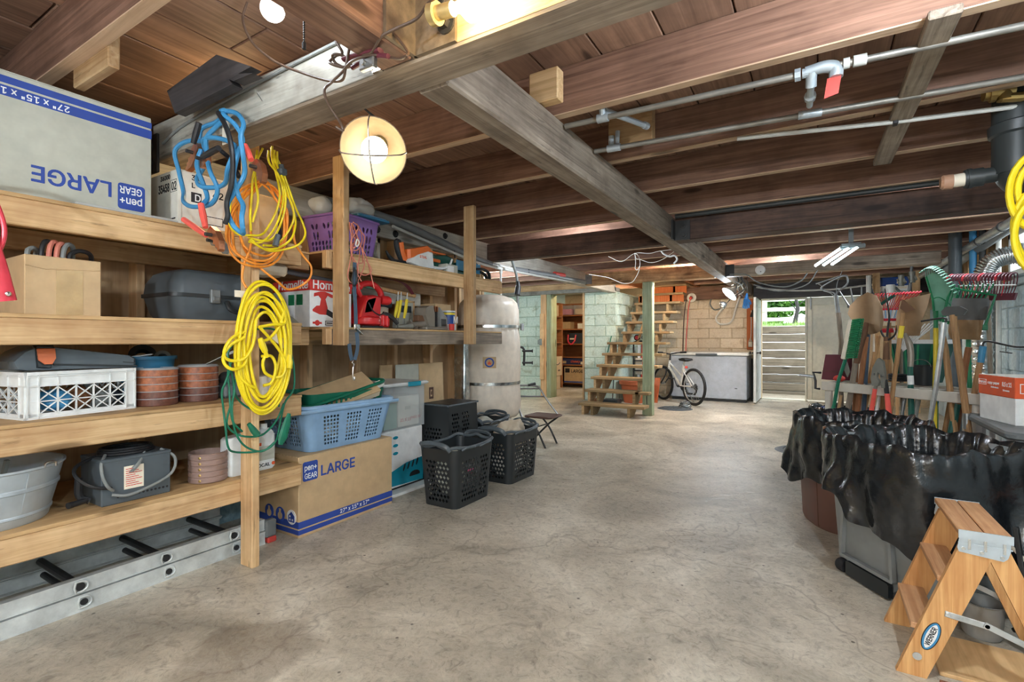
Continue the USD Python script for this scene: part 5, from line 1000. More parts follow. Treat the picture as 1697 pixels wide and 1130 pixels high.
gs.p("visor", hull([(-2.46, 3.18, 1.60), (-2.46, 3.24, 1.70), (-2.46, 3.34, ZA), (-2.58, 3.2, 1.60), (-2.58, 3.26, 1.70), (-2.58, 3.34, ZA)]), "dark_green", smooth=False)
lump("red_cloth", "scrap of red cloth under the front guard of the trimmer", "cloth", (-2.47, 3.0, ZA + 0.02), (0.03, 0.06, 0.02), "pink_red", 21, 0.008)
t = carton("light_carton", "pale green printed carton in front of the saw handle", -2.40, 2.98, 3.12, ZA, 1.645, 0.1, "card_grey")
t.p("printed_panel", bx(-2.4005, -2.399, 2.99, 3.07, ZA + 0.01, 1.635), "print_white", smooth=False)
hw = thing("hand_saw", "black hand saw handle at the far end of the top hanging shelf", "saw", (-2.45, 3.45, ZA))
hw.p("handle", tube(pts("3.38,1.655 3.45,1.663 3.51,1.665 3.575,1.645 3.59,1.60 3.57,1.582 3.545,1.595 3.52,1.625 3.45,1.64", x=-2.42), 0.013, 8, 4, flat=(1.3, 0.8)), "black_plastic")
hw.p("blade", [bx(-2.425, -2.423, 3.13, 3.46, 1.62, 1.70)], "pail_blue", smooth=False)

one("long_pole", [cyl((-2.60, 2.33, 1.435), (-2.48, 2.72, 1.385), 0.015, 12)], "handle_wood_z", "tan wooden pole end slanting above the leaf blower", "pole")
one("pole_wrap", lathe([(0.0155, 0), (0.0165, 0), (0.0165, 0.11), (0.0155, 0.11)], (-2.592, 2.357, 1.431), 14, axis=(0.12, 0.39, -0.05)), "rake_green", "bright green tape wrap round the tan pole end", "tape")
one("scythe_blade", tube(pts("2.385,1.472 2.482,1.474 2.572,1.463 2.631,1.436 2.673,1.394", x=-2.46), [0.004, 0.007, 0.009, 0.011, 0.009], 6, 5, flat=(1.8, 0.4)), "maroon", "thin dark purple curved blade above the leaf blower", "blade")
gb = thing("garden_bag", "tan canvas tool bag behind the leaf blower", "bag", (-2.62, 2.47, ZB))
gb.p("bag", bumpy(rbox(-2.70, -2.54, 2.39, 2.55, ZB, 1.37, 0.05), 0.006, 12, sub=1), "cloth_beige"); gb.p("flap", bx(-2.705, -2.533, 2.385, 2.555, 1.29, 1.34, 0.01), "cloth_dark", smooth=False)
for k, (y, dz, lab) in enumerate([(2.47, 0.0, "left yellow handled tool leaning among the pliers"), (2.50, 0.01, "middle yellow handled tool leaning among the pliers"), (2.56, 0.02, "right yellow handled tool leaning among the pliers")]):
    t = thing("garden_shears", lab, "shears", (-2.43, y, ZB), group=None)
    t.p("grip", tube([(-2.44, y + 0.005, 1.215), (-2.45, y + 0.03, 1.27), (-2.46, y + 0.055, 1.33 + dz)], [0.008, 0.012, 0.011], 8), "yellow_paint")
    t.p("blade", tube([(-2.43, y - 0.01, ZB + 0.008), (-2.44, y + 0.005, 1.215)], [0.01, 0.007], 8, flat=(1.5, 0.6)), "tool_grey")
    t.p("tip", tube([(-2.46, y + 0.055, 1.33 + dz), (-2.47, y + 0.07, 1.40)], [0.006, 0.004], 6), "plastic_bag")
one("hose_nozzle", [tube([(-2.42, 2.48, ZB + 0.018), (-2.40, 2.55, ZB + 0.02), (-2.39, 2.59, ZB + 0.025)], [0.013, 0.018, 0.022], 12)], "tool_grey", "grey hose nozzle lying at the shelf front below the yellow tools", "nozzle")
vi = thing("bench_vise", "heavy grey bench vise standing on the lower hanging shelf", "vise", (-2.45, 2.85, ZB))
vi.p("base", bx(-2.52, -2.39, 2.74, 2.99, ZB, ZB + 0.025, 0.006), "vise_grey", smooth=False)
vi.p("fixed_jaw", hull([(x, y, z) for x in (-2.51, -2.40) for y, z in ((2.79, ZB + 0.02), (2.79, 1.27), (2.745, 1.245), (2.75, 1.30), (2.80, 1.318), (2.83, 1.318), (2.845, 1.26), (2.845, ZB + 0.02))]), "vise_grey", smooth=False)
vi.p("moving_jaw", hull([(x, y, z) for x in (-2.51, -2.40) for y, z in ((2.875, ZB + 0.02), (2.875, 1.31), (2.90, 1.31), (2.925, 1.25), (2.99, 1.235), (2.99, ZB + 0.02))]), "steel", smooth=False)
vi.p("jaw_plates", [bx(-2.515, -2.395, 2.845, 2.852, 1.275, 1.315), bx(-2.515, -2.395, 2.868, 2.876, 1.275, 1.315)], "copper", smooth=False)
vi.p("slide", bx(-2.48, -2.43, 2.70, 2.90, 1.20, 1.245, 0.004), "rust", smooth=False)
vi.p("recess", bx(-2.402, -2.398, 2.915, 2.975, 1.17, 1.225, 0.002), "dark_steel", smooth=False)
vi.p("screw_handle", [cyl((-2.44, 2.64, 1.17), (-2.44, 2.80, 1.19), 0.022, 14), cyl((-2.41, 2.66, 1.13), (-2.47, 2.66, 1.21), 0.008, 10), lathe([(0, -0.016), (0.014, 0), (0, 0.016)], (-2.41, 2.66, 1.15), 10)], "vise_grey")
t = thing("framed_print", "small pine frame with a print behind the vise", "frame", (-2.60, 2.74, ZB))
for a, b, c, d in ((2.66, 2.675, ZB, 1.36), (2.83, 2.845, ZB, 1.36), (2.66, 2.845, 1.345, 1.36), (2.66, 2.845, ZB, ZB + 0.015)): t.p("frame_bar", bx(-2.61, -2.595, a, b, c, d, 0.002), "pale_stud_z", smooth=False)
t.p("print", bx(-2.606, -2.60, 2.675, 2.83, ZB + 0.015, 1.345), "card_grey", smooth=False)
t.p("print_panel", [bx(-2.60, -2.599, 2.70, 2.75, 1.27, 1.32), bx(-2.60, -2.599, 2.76, 2.81, 1.27, 1.32)], "cloth_dark", smooth=False)
carton("small_carton", "brown carton with open flap right of the vise", -2.50, 2.97, 3.16, ZB, 1.345, 0.2, "card")
carton("small_carton", "narrow pale carton between the brown one and the far post", -2.44, 3.0, 3.06, ZB, 1.21, 0.1, "card_pale")
t = thing("coffee_can", "blue coffee can with yellow lettering left of the far post", "can", (-2.46, 3.10, ZB))
t.p("body", cyl((-2.47, 3.085, ZB + 0.05), (-2.47, 3.085, 1.285), 0.055, 26), "can_blue"); t.p("lid", cyl((-2.47, 3.085, 1.285), (-2.47, 3.085, 1.295), 0.057, 26), "white_plastic")
t.p("foot", cyl((-2.47, 3.085, ZB), (-2.47, 3.085, ZB + 0.05), 0.062, 26), "white_plastic")
t.p("printed_word", text("M", 0.05, (-2.412, 3.075, 1.2), Y_, Z_, 0.001), "print_white"); t.p("yellow_band", lathe([(0.0555, 0), (0.0562, 0), (0.0562, 0.018), (0.0555, 0.018)], (-2.47, 3.085, 1.262), 24), "yellow_paint")
one("red_pot", [lathe([(0, 0), (0.02, 0), (0.022, 0.05), (0, 0.05)], (-2.39, 2.985 + 0.045, ZB), 16)], "print_red", "tiny red and white pot at the shelf edge right of the vise", "pot")
one("white_tube", tube([(-2.60, 2.70, 1.36), (-2.60, 2.70, 1.42)], 0.012, 10), "white_plastic", "short white tube standing on the little pine frame", "tube")
one("spare_plank", bx(-2.66, -2.64, 2.55, 2.96, 1.33, 1.425, 0.003), "painted_beam_y", "short white painted plank at the back above the vise", "board", smooth=False)

pw = cordset("wire_bundle", "bundle of thin pinkish red wire hung on the left shelf post", [pts(s, x=-2.225) for s in (
    "1.904,1.720 1.925,1.676 1.952,1.637 1.994,1.579 2.037,1.530 2.066,1.477 2.077,1.400 2.081,1.366", "1.925,1.724 1.966,1.705 1.959,1.638 1.925,1.546 1.898,1.478 1.898,1.425 1.925,1.390 1.952,1.398 1.959,1.475 1.931,1.547 1.925,1.611 1.959,1.693",
    "1.952,1.719 1.994,1.699 2.001,1.668 1.987,1.621 1.959,1.573 1.931,1.580 1.938,1.608", "1.966,1.694 2.008,1.658 2.015,1.604 2.008,1.537 1.994,1.507 1.959,1.492 1.987,1.451 2.029,1.440 2.059,1.471 2.029,1.529",
    "1.911,1.716 1.931,1.655 1.925,1.611 1.938,1.581 1.959,1.628 1.945,1.701", "1.938,1.462 1.952,1.420 1.966,1.378 1.987,1.353", "1.93,1.72 1.97,1.66 1.99,1.58 2.01,1.50 2.0,1.44 1.97,1.40", "1.92,1.715 1.95,1.69 1.98,1.63 1.975,1.55 1.96,1.48 1.97,1.42 1.99,1.37",
    "1.91,1.70 1.915,1.62 1.93,1.55 1.96,1.46 1.985,1.40")], 0.0032, "cord_pink", 0, 0.012, "wire")
pw.p("white_tie", tube(pts("1.935,1.60 1.945,1.63 1.96,1.615 1.945,1.59 1.935,1.60", x=-2.205), 0.004, 6, 4), "cord_white")
st = thing("ratchet_strap", "blue grey webbing strap with a metal buckle and hook hanging by the post", "strap", (-2.22, 1.94, 0.84))
def web(p): return tube(p, 0.017, 4, 4, flat=(1.0, 0.12))
st.p("webbing", web(pts("1.937,1.50 1.933,1.411 1.935,1.340 1.941,1.268 1.945,1.177 1.943,1.129", x=-2.215)), "strap_blue", smooth=False)
st.p("webbing", web(pts("1.945,1.11 1.953,1.052 1.948,.999 1.932,.955", x=-2.21)), "strap_blue", smooth=False)
st.p("webbing", web(pts("1.907,1.045 1.913,.999 1.925,.952", x=-2.225)), "strap_blue", smooth=False)
st.p("buckle", [bx(-2.215, -2.20, 1.925, 1.965, 1.125, 1.155, 0.003), beam((-2.20, 1.925, 1.135), (-2.195, 1.975, 1.095), 0.03, 0.006, bev=0.002)], "bright_metal", smooth=False)
st.p("hook", tube(pts("1.928,.955 1.918,.94 1.93,.93 1.924,.91 1.922,.865 1.93,.842 1.935,.86", x=-2.213), 0.004, 7, 5), "bright_metal")
st.p("carabiner_strap", tube(pts("1.925,1.47 1.91,1.40 1.925,1.365 1.945,1.40 1.935,1.46", x=-2.205), 0.0045, 6, 4), "cord_black")

# ---- pipes on the left girder
pp = thing("insulated_pipe", "grey foam insulated pipe running along the left girder to the heater", "pipe", (-2.92, 4.5, 1.88))
pp.p("foam_sleeve", tube([(-2.92, 2.3, 2.03), (-2.92, 2.869, 2.035), (-2.92, 3.5, 1.965), (-2.92, 4.05, 1.89), (-2.92, 4.35, 1.862)], 0.033, 14, 5), "pvc_grey")
pp.p("bare_pipe", tube([(-2.92, 4.35, 1.862), (-2.92, 4.80, 1.866)], 0.022, 12), "pvc_white")
pp.p("foam_sleeve", tube([(-2.92, 4.78, 1.866), (-2.90, 5.3, 1.88), (-2.85, 5.8, 1.89)], 0.032, 14, 4), "pvc_grey")
pp.p("foam_sleeve", tube([(-2.86, 5.75, 1.88), (-2.78, 6.5, 1.885)], 0.03, 14), "cord_grey")
pp.p("red_tape", tube([(-2.86, 5.72, 1.91), (-2.84, 5.95, 1.915)], 0.034, 12), "tag_red")
pq = thing("copper_pipe", "thin white water pipe below the foam pipe with a branch to the heater", "pipe", (-2.88, 4.5, 1.8))
pq.p("pipe", tube([(-2.88, 2.9, 1.97), (-2.88, 3.4, 1.91), (-2.88, 3.9, 1.855), (-2.88, 4.3, 1.83), (-2.88, 5.3, 1.845), (-2.80, 6.4, 1.86)], 0.013, 10, 5), "pvc_white")
pq.p("tee", [cyl((-2.88, 4.40, 1.832), (-2.88, 4.58, 1.834), 0.019, 12), cyl((-2.88, 4.49, 1.78), (-2.88, 4.49, 1.83), 0.018, 12)], "pvc_white")
pq.p("branch", cyl((-2.88, 4.49, 1.40), (-2.88, 4.49, 1.80), 0.011, 10), "pvc_white")
pq.p("clip", [tube([(-2.88, y + 0.0, 1.832), (-2.885, y, 1.9)], 0.006, 6) for y in (3.7, 5.1)], "cord_black")
one("flex_hose", tube(pts("4.490,1.93 4.551,1.837 4.604,1.743 4.613,1.615 4.631,1.40", x=-2.75), 0.014, 10, 6), "cord_grey", "grey flexible hose dropping from the girder to the water heater", "hose")
one("braided_sleeve", tube(pts("4.60,1.70 4.60,1.63 4.58,1.55", x=-2.73), [0.012, 0.03, 0.034], 10), "cord_black", "black mesh sleeve at the end of the flexible hose", "sleeve")

# ---- water heater
wh = thing("water_heater", "big water heater wrapped in a cream insulating blanket with metal straps", "water heater", (-2.93, 4.33, 0))
hc = (-2.93, 4.33)
prof = [(0, 1.535), (0.16, 1.53), (0.25, 1.50), (0.30, 1.45), (0.318, 1.38), (0.322, 1.25), (0.314, 1.20), (0.326, 1.12), (0.334, 0.95), (0.336, 0.78), (0.328, 0.66), (0.318, 0.63), (0.328, 0.58), (0.338, 0.45), (0.33, 0.33), (0.30, 0.29), (0, 0.29)][::-1]
B = lathe(prof, (hc[0], hc[1], 0), 72)
B = B.subdivide(); B.merge_vertices()
v = np.array(B.vertices); rr = np.hypot(v[:, 0] - hc[0], v[:, 1] - hc[1]); th = np.arctan2(v[:, 1] - hc[1], v[:, 0] - hc[0])
pu_ = np.exp(-((v[:, 2] - 1.20) / 0.07) ** 2) + np.exp(-((v[:, 2] - 0.63) / 0.06) ** 2) + 0.6 * np.exp(-((v[:, 2] - 1.5) / 0.06) ** 2)
k = 1 + (0.014 * np.sin(th * 26 + 3 * np.sin(v[:, 2] * 9)) * pu_ + 0.035 * (meshkit.fbm(np.stack([th * 3.0, v[:, 2] * 4, v[:, 2] * 0], 1), 3, 4) - 0.5)) * (rr > 0.2)
v[:, 0], v[:, 1] = hc[0] + (v[:, 0] - hc[0]) * k, hc[1] + (v[:, 1] - hc[1]) * k
B.vertices = v
wh.p("blanket", B, "cream_blanket", smooth=True)
def strap(z0, z1, z):
    return lathe([(0.326, -0.014), (0.331, -0.014), (0.331, 0.014), (0.326, 0.014), (0.326, -0.014)], (hc[0], hc[1], z), 56)
wh.p("strap", strap(0, 0, 1.205), "foil"); s2 = strap(0, 0, 0.635)
wh.p("strap", s2, "foil")
wh.p("strap_buckle", bx(-2.62, -2.60, 4.45, 4.50, 1.17, 1.24, 0.004), "steel", smooth=False)
wh.p("tank_foot", [cyl((hc[0] + 0.2 * math.cos(a), hc[1] + 0.2 * math.sin(a), 0), (hc[0] + 0.2 * math.cos(a), hc[1] + 0.2 * math.sin(a), 0.3), 0.02, 10) for a in (0.3, 2.4, 4.5)] + [cyl((hc[0], hc[1], 0.2), (hc[0], hc[1], 0.3), 0.24, 30)], "white_plastic")
ea = -0.95; eo = np.array((hc[0] + 0.342 * math.cos(ea), hc[1] + 0.342 * math.sin(ea), 0.85)); eu = (-math.sin(ea), math.cos(ea), 0)
wh.p("emblem_plate", prism(sg.box(-0.065, -0.055, 0.065, 0.055), 0.003, eo, eu, Z_), "card", smooth=False)
wh.p("emblem", prism(sg.Point(0, 0).buffer(0.046).difference(sg.Point(0, 0).buffer(0.032)), 0.005, eo, eu, Z_), "print_blue", smooth=False)
wh.p("emblem", prism([(-0.018, -0.02), (0.018, -0.02), (0.014, 0.004), (0.006, -0.002), (0.002, 0.022), (-0.006, 0.002), (-0.014, 0.008)], 0.005, eo, eu, Z_), "print_orange", smooth=False)
wh.p("side_pipe", tube([(-2.72, 4.57, 1.0), (-2.66, 4.60, 0.97), (-2.66, 4.60, 0.8)], 0.012, 8, 4), "dark_steel")
wh.p("valve", [cyl((-2.67, 4.58, z), (-2.58, 4.63, z), 0.011, 10) for z in (0.83, 0.955)] + [cyl((-2.58, 4.63, z), (-2.57, 4.635, z), 0.018, 10) for z in (0.83, 0.955)], "dark_steel")
ib = bumpy(rbox(-3.0, -2.86, 3.82, 3.92, 0.4, 1.15, 0.03).subdivide().subdivide(), 0.015, 14, 3)
one("foil_insulation", ib, "foil", "crinkled silver foil insulation hanging at the left of the water heater", "insulation", smooth=False)

# ---- on the floor below the hanging shelf
large_box("moving box with LARGE on its face standing on the floor under the blue basket", -2.374, 1.695, 0.0, False)
lbk = thing("laundry_basket", "pale blue laundry basket heaped with boxes on the moving box", "basket", (-2.60, 2.07, 0.437), PI / 2, True)
sq = lambda xs, ys, w, h: [sg.box(x, y, x + w, y + h) for x in xs for y in ys]
hw_ = [h for c in (0.06, 0.235, 0.41) for h in sq([c + 0.024 * i for i in range(5)], [0.03 + 0.022 * j for j in range(8)], 0.015, 0.013)]
hd_ = [h for c in (0.05, 0.20) for h in sq([c + 0.024 * i for i in range(5)], [0.03 + 0.022 * j for j in range(8)], 0.015, 0.013)]
basket(lbk, 0.68, 0.46, 0.25, 0.82, 0.06, "blue_plastic", "rim_blue", hw_, [h for h in hd_ if h.bounds[2] < 0.33], 0.014)
lbk.p("rim_band", [tube([(sx * 0.345, sy * 0.235, 0.235) for sx, sy in ((-0.86, -1), (0.86, -1), (1, -0.8), (1, 0.8), (0.86, 1), (-0.86, 1), (-1, 0.8), (-1, -0.8))], 0.011, 6, 4, True)], "rim_blue")
lump("folded_sheet", "pale folded linen seen through the blue basket", "linen", (-2.60, 2.07, 0.53), (0.16, 0.24, 0.08), "cloth_white", 31, 0.015)
gk = thing("laundry_basket", "dark green plastic basket tilted inside the blue one", "basket", (-2.62, 2.10, 0.625), PI / 2 - 0.05, True)
basket(gk, 0.56, 0.40, 0.13, 0.9, 0.05, "green_plastic", "green_plastic", sq([0.03 + 0.035 * i for i in range(12)], [0.06], 0.022, 0.03), sq([0.03 + 0.035 * i for i in range(7)], [0.06], 0.022, 0.03), 0.010, wave=lambda x, y: 0.06 * x - 0.01)
fb = thing("flat_carton", "tan flat carton leaning in the green basket, taped end torn open", "box", (-2.58, 2.08, 0.70))
def tilt(m, c, rx, ry): 
    m.apply_translation(-np.array(c)); move(m, (0, 0, 0), 0, rx, ry); m.apply_translation(c); return m
cc = (-2.515, 2.08, 0.735)
fb.p("body", tilt(bx(-2.62, -2.41, 1.85, 2.31, 0.70, 0.75, 0.004), cc, 0.29, 0.55), "card_pale", smooth=False)
fb.p("lid_edge", tilt(bx(-2.622, -2.408, 1.848, 2.312, 0.738, 0.753, 0.003), cc, 0.29, 0.55), "card", smooth=False)
fb.p("white_patch", tilt(bx(-2.48, -2.405, 1.845, 1.89, 0.715, 0.755, 0.002), cc, 0.29, 0.55), "paper", smooth=False)
one("white_hose_coil", [tube([(-2.43 - 0.02 * k, 2.12 + 0.02 * k + 0.11 * t, 0.69 + 0.013 * k + 0.04 * t) for t in np.linspace(0, 2.2, 8)], 0.012, 8) for k in range(3)], "cord_white", "bundle of white hose along the right of the blue basket", "hose")
tc = thing("white_carton", "white and teal machine carton between the moving box and the black baskets", "box", (-2.70, 2.66, 0))
tc.p("body", bx(-2.86, -2.53, 2.42, 2.86, 0.02, 0.435, 0.01), "print_white", smooth=False)
tc.p("teal_band", prism([(2.42, 0.05), (2.86, 0.03), (2.86, 0.20), (2.68, 0.185), (2.55, 0.15), (2.42, 0.135)], 0.0015, (-2.53, 0, 0), Y_, Z_), "teal", smooth=False)
tc.p("dark_foot", bx(-2.862, -2.528, 2.418, 2.862, 0.0, 0.035, 0.006), "black_plastic", smooth=False)
for z in (0.27, 0.325, 0.38): tc.p("printed_oval", prism(sg.Polygon([(0.025 * math.cos(a), 0.011 * math.sin(a)) for a in np.linspace(0, 2 * PI, 20)]), 0.0015, (-2.53, 2.575, z), Y_, Z_), "teal", smooth=False)
for k in range(4): tc.p("vent_slot", prism(sg.Polygon([(0.009 * math.cos(a) + 0.010 * math.sin(a), 0.026 * math.sin(a)) for a in np.linspace(0, 2 * PI, 14)]), 0.0025, (-2.53, 2.66 + 0.045 * k, 0.155 + 0.006 * k), Y_, Z_), "cord_black", smooth=False)
tc.p("vent_slot", prism(sg.Polygon([(0.055 * math.cos(a), 0.028 * max(math.sin(a), -0.3)) for a in np.linspace(0, 2 * PI, 24)]), 0.0025, (-2.53, 2.77, 0.085), Y_, Z_), "cord_black", smooth=False)
tp = thing("base_tray", "low white plastic tray at the foot of the teal carton", "tray", (-2.46, 2.68, 0))
tp.p("tray", rbox(-2.53, -2.44, 2.45, 2.90, 0, 0.02, 0.03), "white_plastic")
to = thing("storage_tote", "clear plastic tote with white lid and papers, standing on the teal carton", "tote", (-2.70, 2.68, 0.437))
to.p("tub", [bx(-2.86, -2.857, 2.44, 2.88, 0.437, 0.745), bx(-2.523, -2.52, 2.46, 2.86, 0.437, 0.745), bx(-2.86, -2.52, 2.455, 2.458, 0.437, 0.745), bx(-2.86, -2.52, 2.862, 2.865, 0.437, 0.745), bx(-2.86, -2.52, 2.455, 2.865, 0.437, 0.442)], "tote_clear", smooth=False)
to.p("lid", [rbox(-2.89, -2.49, 2.42, 2.90, 0.742, 0.765, 0.03)], "white_plastic"); to.p("latch", bx(-2.495, -2.482, 2.66, 2.79, 0.735, 0.768, 0.004), "teal", smooth=False, label="teal lid latch")
t = carton("paper_box", "white card box with red print inside the clear tote", -2.55, 2.62, 2.84, 0.444, 0.66, 0.2, "card_white")
t.p("hand_hole", prism(sg.Point(0, 0).buffer(0.012).union(sg.box(-0.03, -0.012, 0.03, 0.012)), 0.001, (-2.55, 2.72, 0.575), Y_, Z_), "card_grey", smooth=False)
t.p("printed_word", [text("21 X 15", 0.022, (-2.55, 2.64, 0.48), Y_, Z_), text("PASO 30", 0.018, (-2.55, 2.75, 0.49), Y_, Z_)], "print_red")
one("green_folder", bx(-2.62, -2.54, 2.47, 2.60, 0.444, 0.62, 0.003), "rake_green", "green folder at the left inside the clear tote", "folder", smooth=False)
cs = thing("card_sheet", "tall flattened carton leaning behind the tote, printed 77112", "cardboard", (-2.85, 3.2, 0.3))
for a, b, m in ((2.92, 3.19, "card_grey"), (3.19, 3.51, "card")): cs.p("panel", tilt(bx(-2.855, -2.845, a, b - 0.004, 0.2, 0.87, 0.002), (-2.85, 3.2, 0.2), 0, -0.03), m, smooth=False)
cs.p("printed_number", text("77112", 0.035, (-2.866, 3.02, 0.82), (0, 0, -1), Y_, 0.001), "print_black")
cs.p("printed_icon", prism(sg.box(0, 0, 0.055, 0.1).difference(sg.box(0.014, 0.02, 0.041, 0.08)).union(sg.box(0.022, 0.035, 0.033, 0.065)), 0.001, (-2.855, 3.31, 0.56), Y_, Z_), "dark_brown", smooth=False)
one("brown_panel", bx(-2.93, -2.91, 2.80, 2.93, 0.36, 0.87, 0.003), "card", "narrow brown carton end left of the flattened carton", "cardboard", smooth=False)
t = thing("chip_board", "little stack of brown slats on the ledge by the flattened carton", "slats", (-2.93, 2.72, 0.36))
for k in range(3): t.p("slat", bx(-3.0, -2.90, 2.62 + 0.055 * k, 2.665 + 0.055 * k, 0.36, 0.62, 0.004), "handle_brown_z", smooth=False)

# black lattice hampers
def diamonds(W, H, cols, c0=0.02, z0=0.045, n=9, s=0.0132, p=0.031):
    out = []
    for x in cols:
        for j in range(n):
            for i in range(3):
                cx, cy = x + p * i + (p / 2 if j % 2 else 0), z0 + j * p * 0.98
                if c0 < cx < W - c0 and cy < H - 0.07: out.append(sg.Polygon([(cx - s, cy), (cx, cy - s), (cx + s, cy), (cx, cy + s)]))
    return out
def hamper(label, loc, rz, flip=False):
    t = thing("hamper", label, "basket", loc, rz, True, None)
    w, d, h = 0.44, 0.31, 0.375
    basket(t, w, d, h, 0.86, 0.05, "black_plastic", "dark_grey", diamonds(w - 0.1, h, (0.03, 0.115, 0.235), 0.014), diamonds(d - 0.1, h, (0.02, 0.115), 0.012), 0.011, wave=lambda x, y: 0.03 * (abs(x) * abs(y)) ** 3 + (0.028 * (1 - min(1, abs(y) / 0.6)) if abs(x) > 0.9 else 0.0), th=0.003)
    for s in (-1, 1):
        t.p("handle", tube([(s * 0.222, -0.115, h - 0.004), (s * 0.246, -0.09, h + 0.03), (s * 0.25, 0.0, h + 0.042), (s * 0.246, 0.09, h + 0.03), (s * 0.222, 0.115, h - 0.004)], 0.010, 8, 5, flat=(0.8, 1.5)), "dark_grey")
        t.p("handle", tube([(0.06 * 0 + s * 0.16, -0.157, h - 0.004), (s * 0.13, -0.178, h + 0.012), (s * 0.06, -0.184, h + 0.008), (s * 0.03, -0.158, h - 0.008)], 0.008, 8, 5), "dark_grey")
    return t
h1 = hamper("nearest black lattice hamper, dark clothes and pink bits showing through", (-2.065, 2.68, 0), PI / 2 + 0.0)
h2 = copy(h1, "black lattice hamper heaped with cream cloth, second from the camera", (-2.06, 3.33, 0), PI / 2 - 0.02)
h3 = copy(h1, "black hamper behind, between the upturned one and the heater", (-2.50, 3.62, 0.0), PI / 2 + 0.1)
h4 = thing("upturned_hamper", "black lattice hamper turned upside down in front of the tote", "basket", (-2.46, 3.10, 0.0), PI / 2, True)
w, d, h = 0.40, 0.29, 0.585
for nm, a, b, W, hs in (("front_side", (-1, -1), (1, -1), w, diamonds(w, h, (0.05, 0.19), 0.03, 0.20, 11)), ("right_side", (1, -1), (1, 1), d, diamonds(d, h, (0.04, 0.13), 0.03, 0.20, 11)), ("back_side", (1, 1), (-1, 1), w, []), ("left_side", (-1, 1), (-1, -1), d, diamonds(d, h, (0.04, 0.13), 0.03, 0.09, 11))):
    q = lambda p, k, z: (p[0] * w / 2 * k, p[1] * d / 2 * k, z)
    h4.p(nm, panel([q(a, 1.0, 0), q(b, 1.0, 0), q(b, 0.88, h), q(a, 0.88, h)], [s for s in hs if s.bounds[3] < h - 0.05], W, h, 0.003), "black_plastic", smooth=False)
h4.p("base_panel", rbox(-w * 0.445, w * 0.445, -d * 0.445, d * 0.445, h - 0.014, h, 0.03), "black_plastic")
h4.p("edge_band", tube([(sx * w * 0.44, sy * d * 0.44, h - 0.008) for sx, sy in ((-0.92, -1), (0.92, -1), (1, -0.9), (1, 0.9), (0.92, 1), (-0.92, 1), (-1, 0.9), (-1, -0.9))], 0.008, 6, 3, True), "dark_grey")
lump("dark_clothes", "pale grey folded clothes in the left half of the nearest hamper", "clothes", (-2.065, 2.60, 0.20), (0.085, 0.11, 0.16), "card_grey", 41, 0.02)
lump("grey_clothes", "grey clothes filling the right half of the nearest hamper", "clothes", (-2.065, 2.79, 0.16), (0.10, 0.10, 0.15), "cord_grey", 42, 0.02)
lump("pink_cloth", "bright pink scrap of cloth low in the nearest hamper", "cloth", (-1.965, 2.69, 0.20), (0.02, 0.03, 0.02), "cloth_pink", 43, 0.006, sub=1)
lump("cream_cloth", "heap of cream linen topping the second hamper", "linen", (-2.07, 3.36, 0.31), (0.11, 0.16, 0.115), "cloth_beige", 44, 0.045, sub=3)
lump("white_cloth", "white linen low in the second hamper", "linen", (-2.06, 3.30, 0.13), (0.11, 0.15, 0.12), "cloth_white", 45, 0.02)
lump("striped_cloth", "grey cloth in the hamper behind, near the heater", "cloth", (-2.50, 3.62, 0.25), (0.11, 0.14, 0.15), "card_grey", 46, 0.02)

# low folding chair by the heater
ch = thing("folding_chair", "small brown metal folding chair beside the water heater", "chair", (-2.38, 4.62, 0))
def cp(px, py, z): return (px, py, z)
ch.p("seat", bumpy(rbox(-2.56, -2.24, 4.40, 4.70, 0.285, 0.305, 0.04), 0.002, 8), "dark_brown")
ch.p("back_frame", tube([(-2.30, 4.68, 0.30), (-2.42, 4.66, 0.45), (-2.50, 4.655, 0.56), (-2.56, 4.65, 0.585), (-2.72, 4.56, 0.585), (-2.76, 4.50, 0.55), (-2.66, 4.45, 0.42), (-2.56, 4.40, 0.27), (-2.42, 4.42, 0.0)], 0.010, 8, 5), "steel")
ch.p("back_rail", tube([(-2.44, 4.66, 0.48), (-2.70, 4.49, 0.48)], 0.008, 8), "steel")
ch.p("back_rail", tube([(-2.50, 4.655, 0.56), (-2.75, 4.52, 0.555)], 0.008, 8), "steel")
for y in (4.68, 4.42): ch.p("leg", tube([(-2.50, y - 0.02, 0.285), (-2.40, y, 0.16), (-2.30, y - 0.02, 0.0)], 0.010, 8, 3), "dark_steel")
ch.p("leg", tube([(-2.28, 4.69, 0.29), (-2.40, 4.68, 0.2), (-2.60, 4.66, 0.0)], 0.010, 8), "dark_steel")
ch.p("hinge", [cyl((-2.40, 4.66, 0.2), (-2.40, 4.42, 0.2), 0.006, 8), cyl((-2.62, 4.62, 0.59), (-2.55, 4.66, 0.61), 0.014, 8)], "dark_steel")

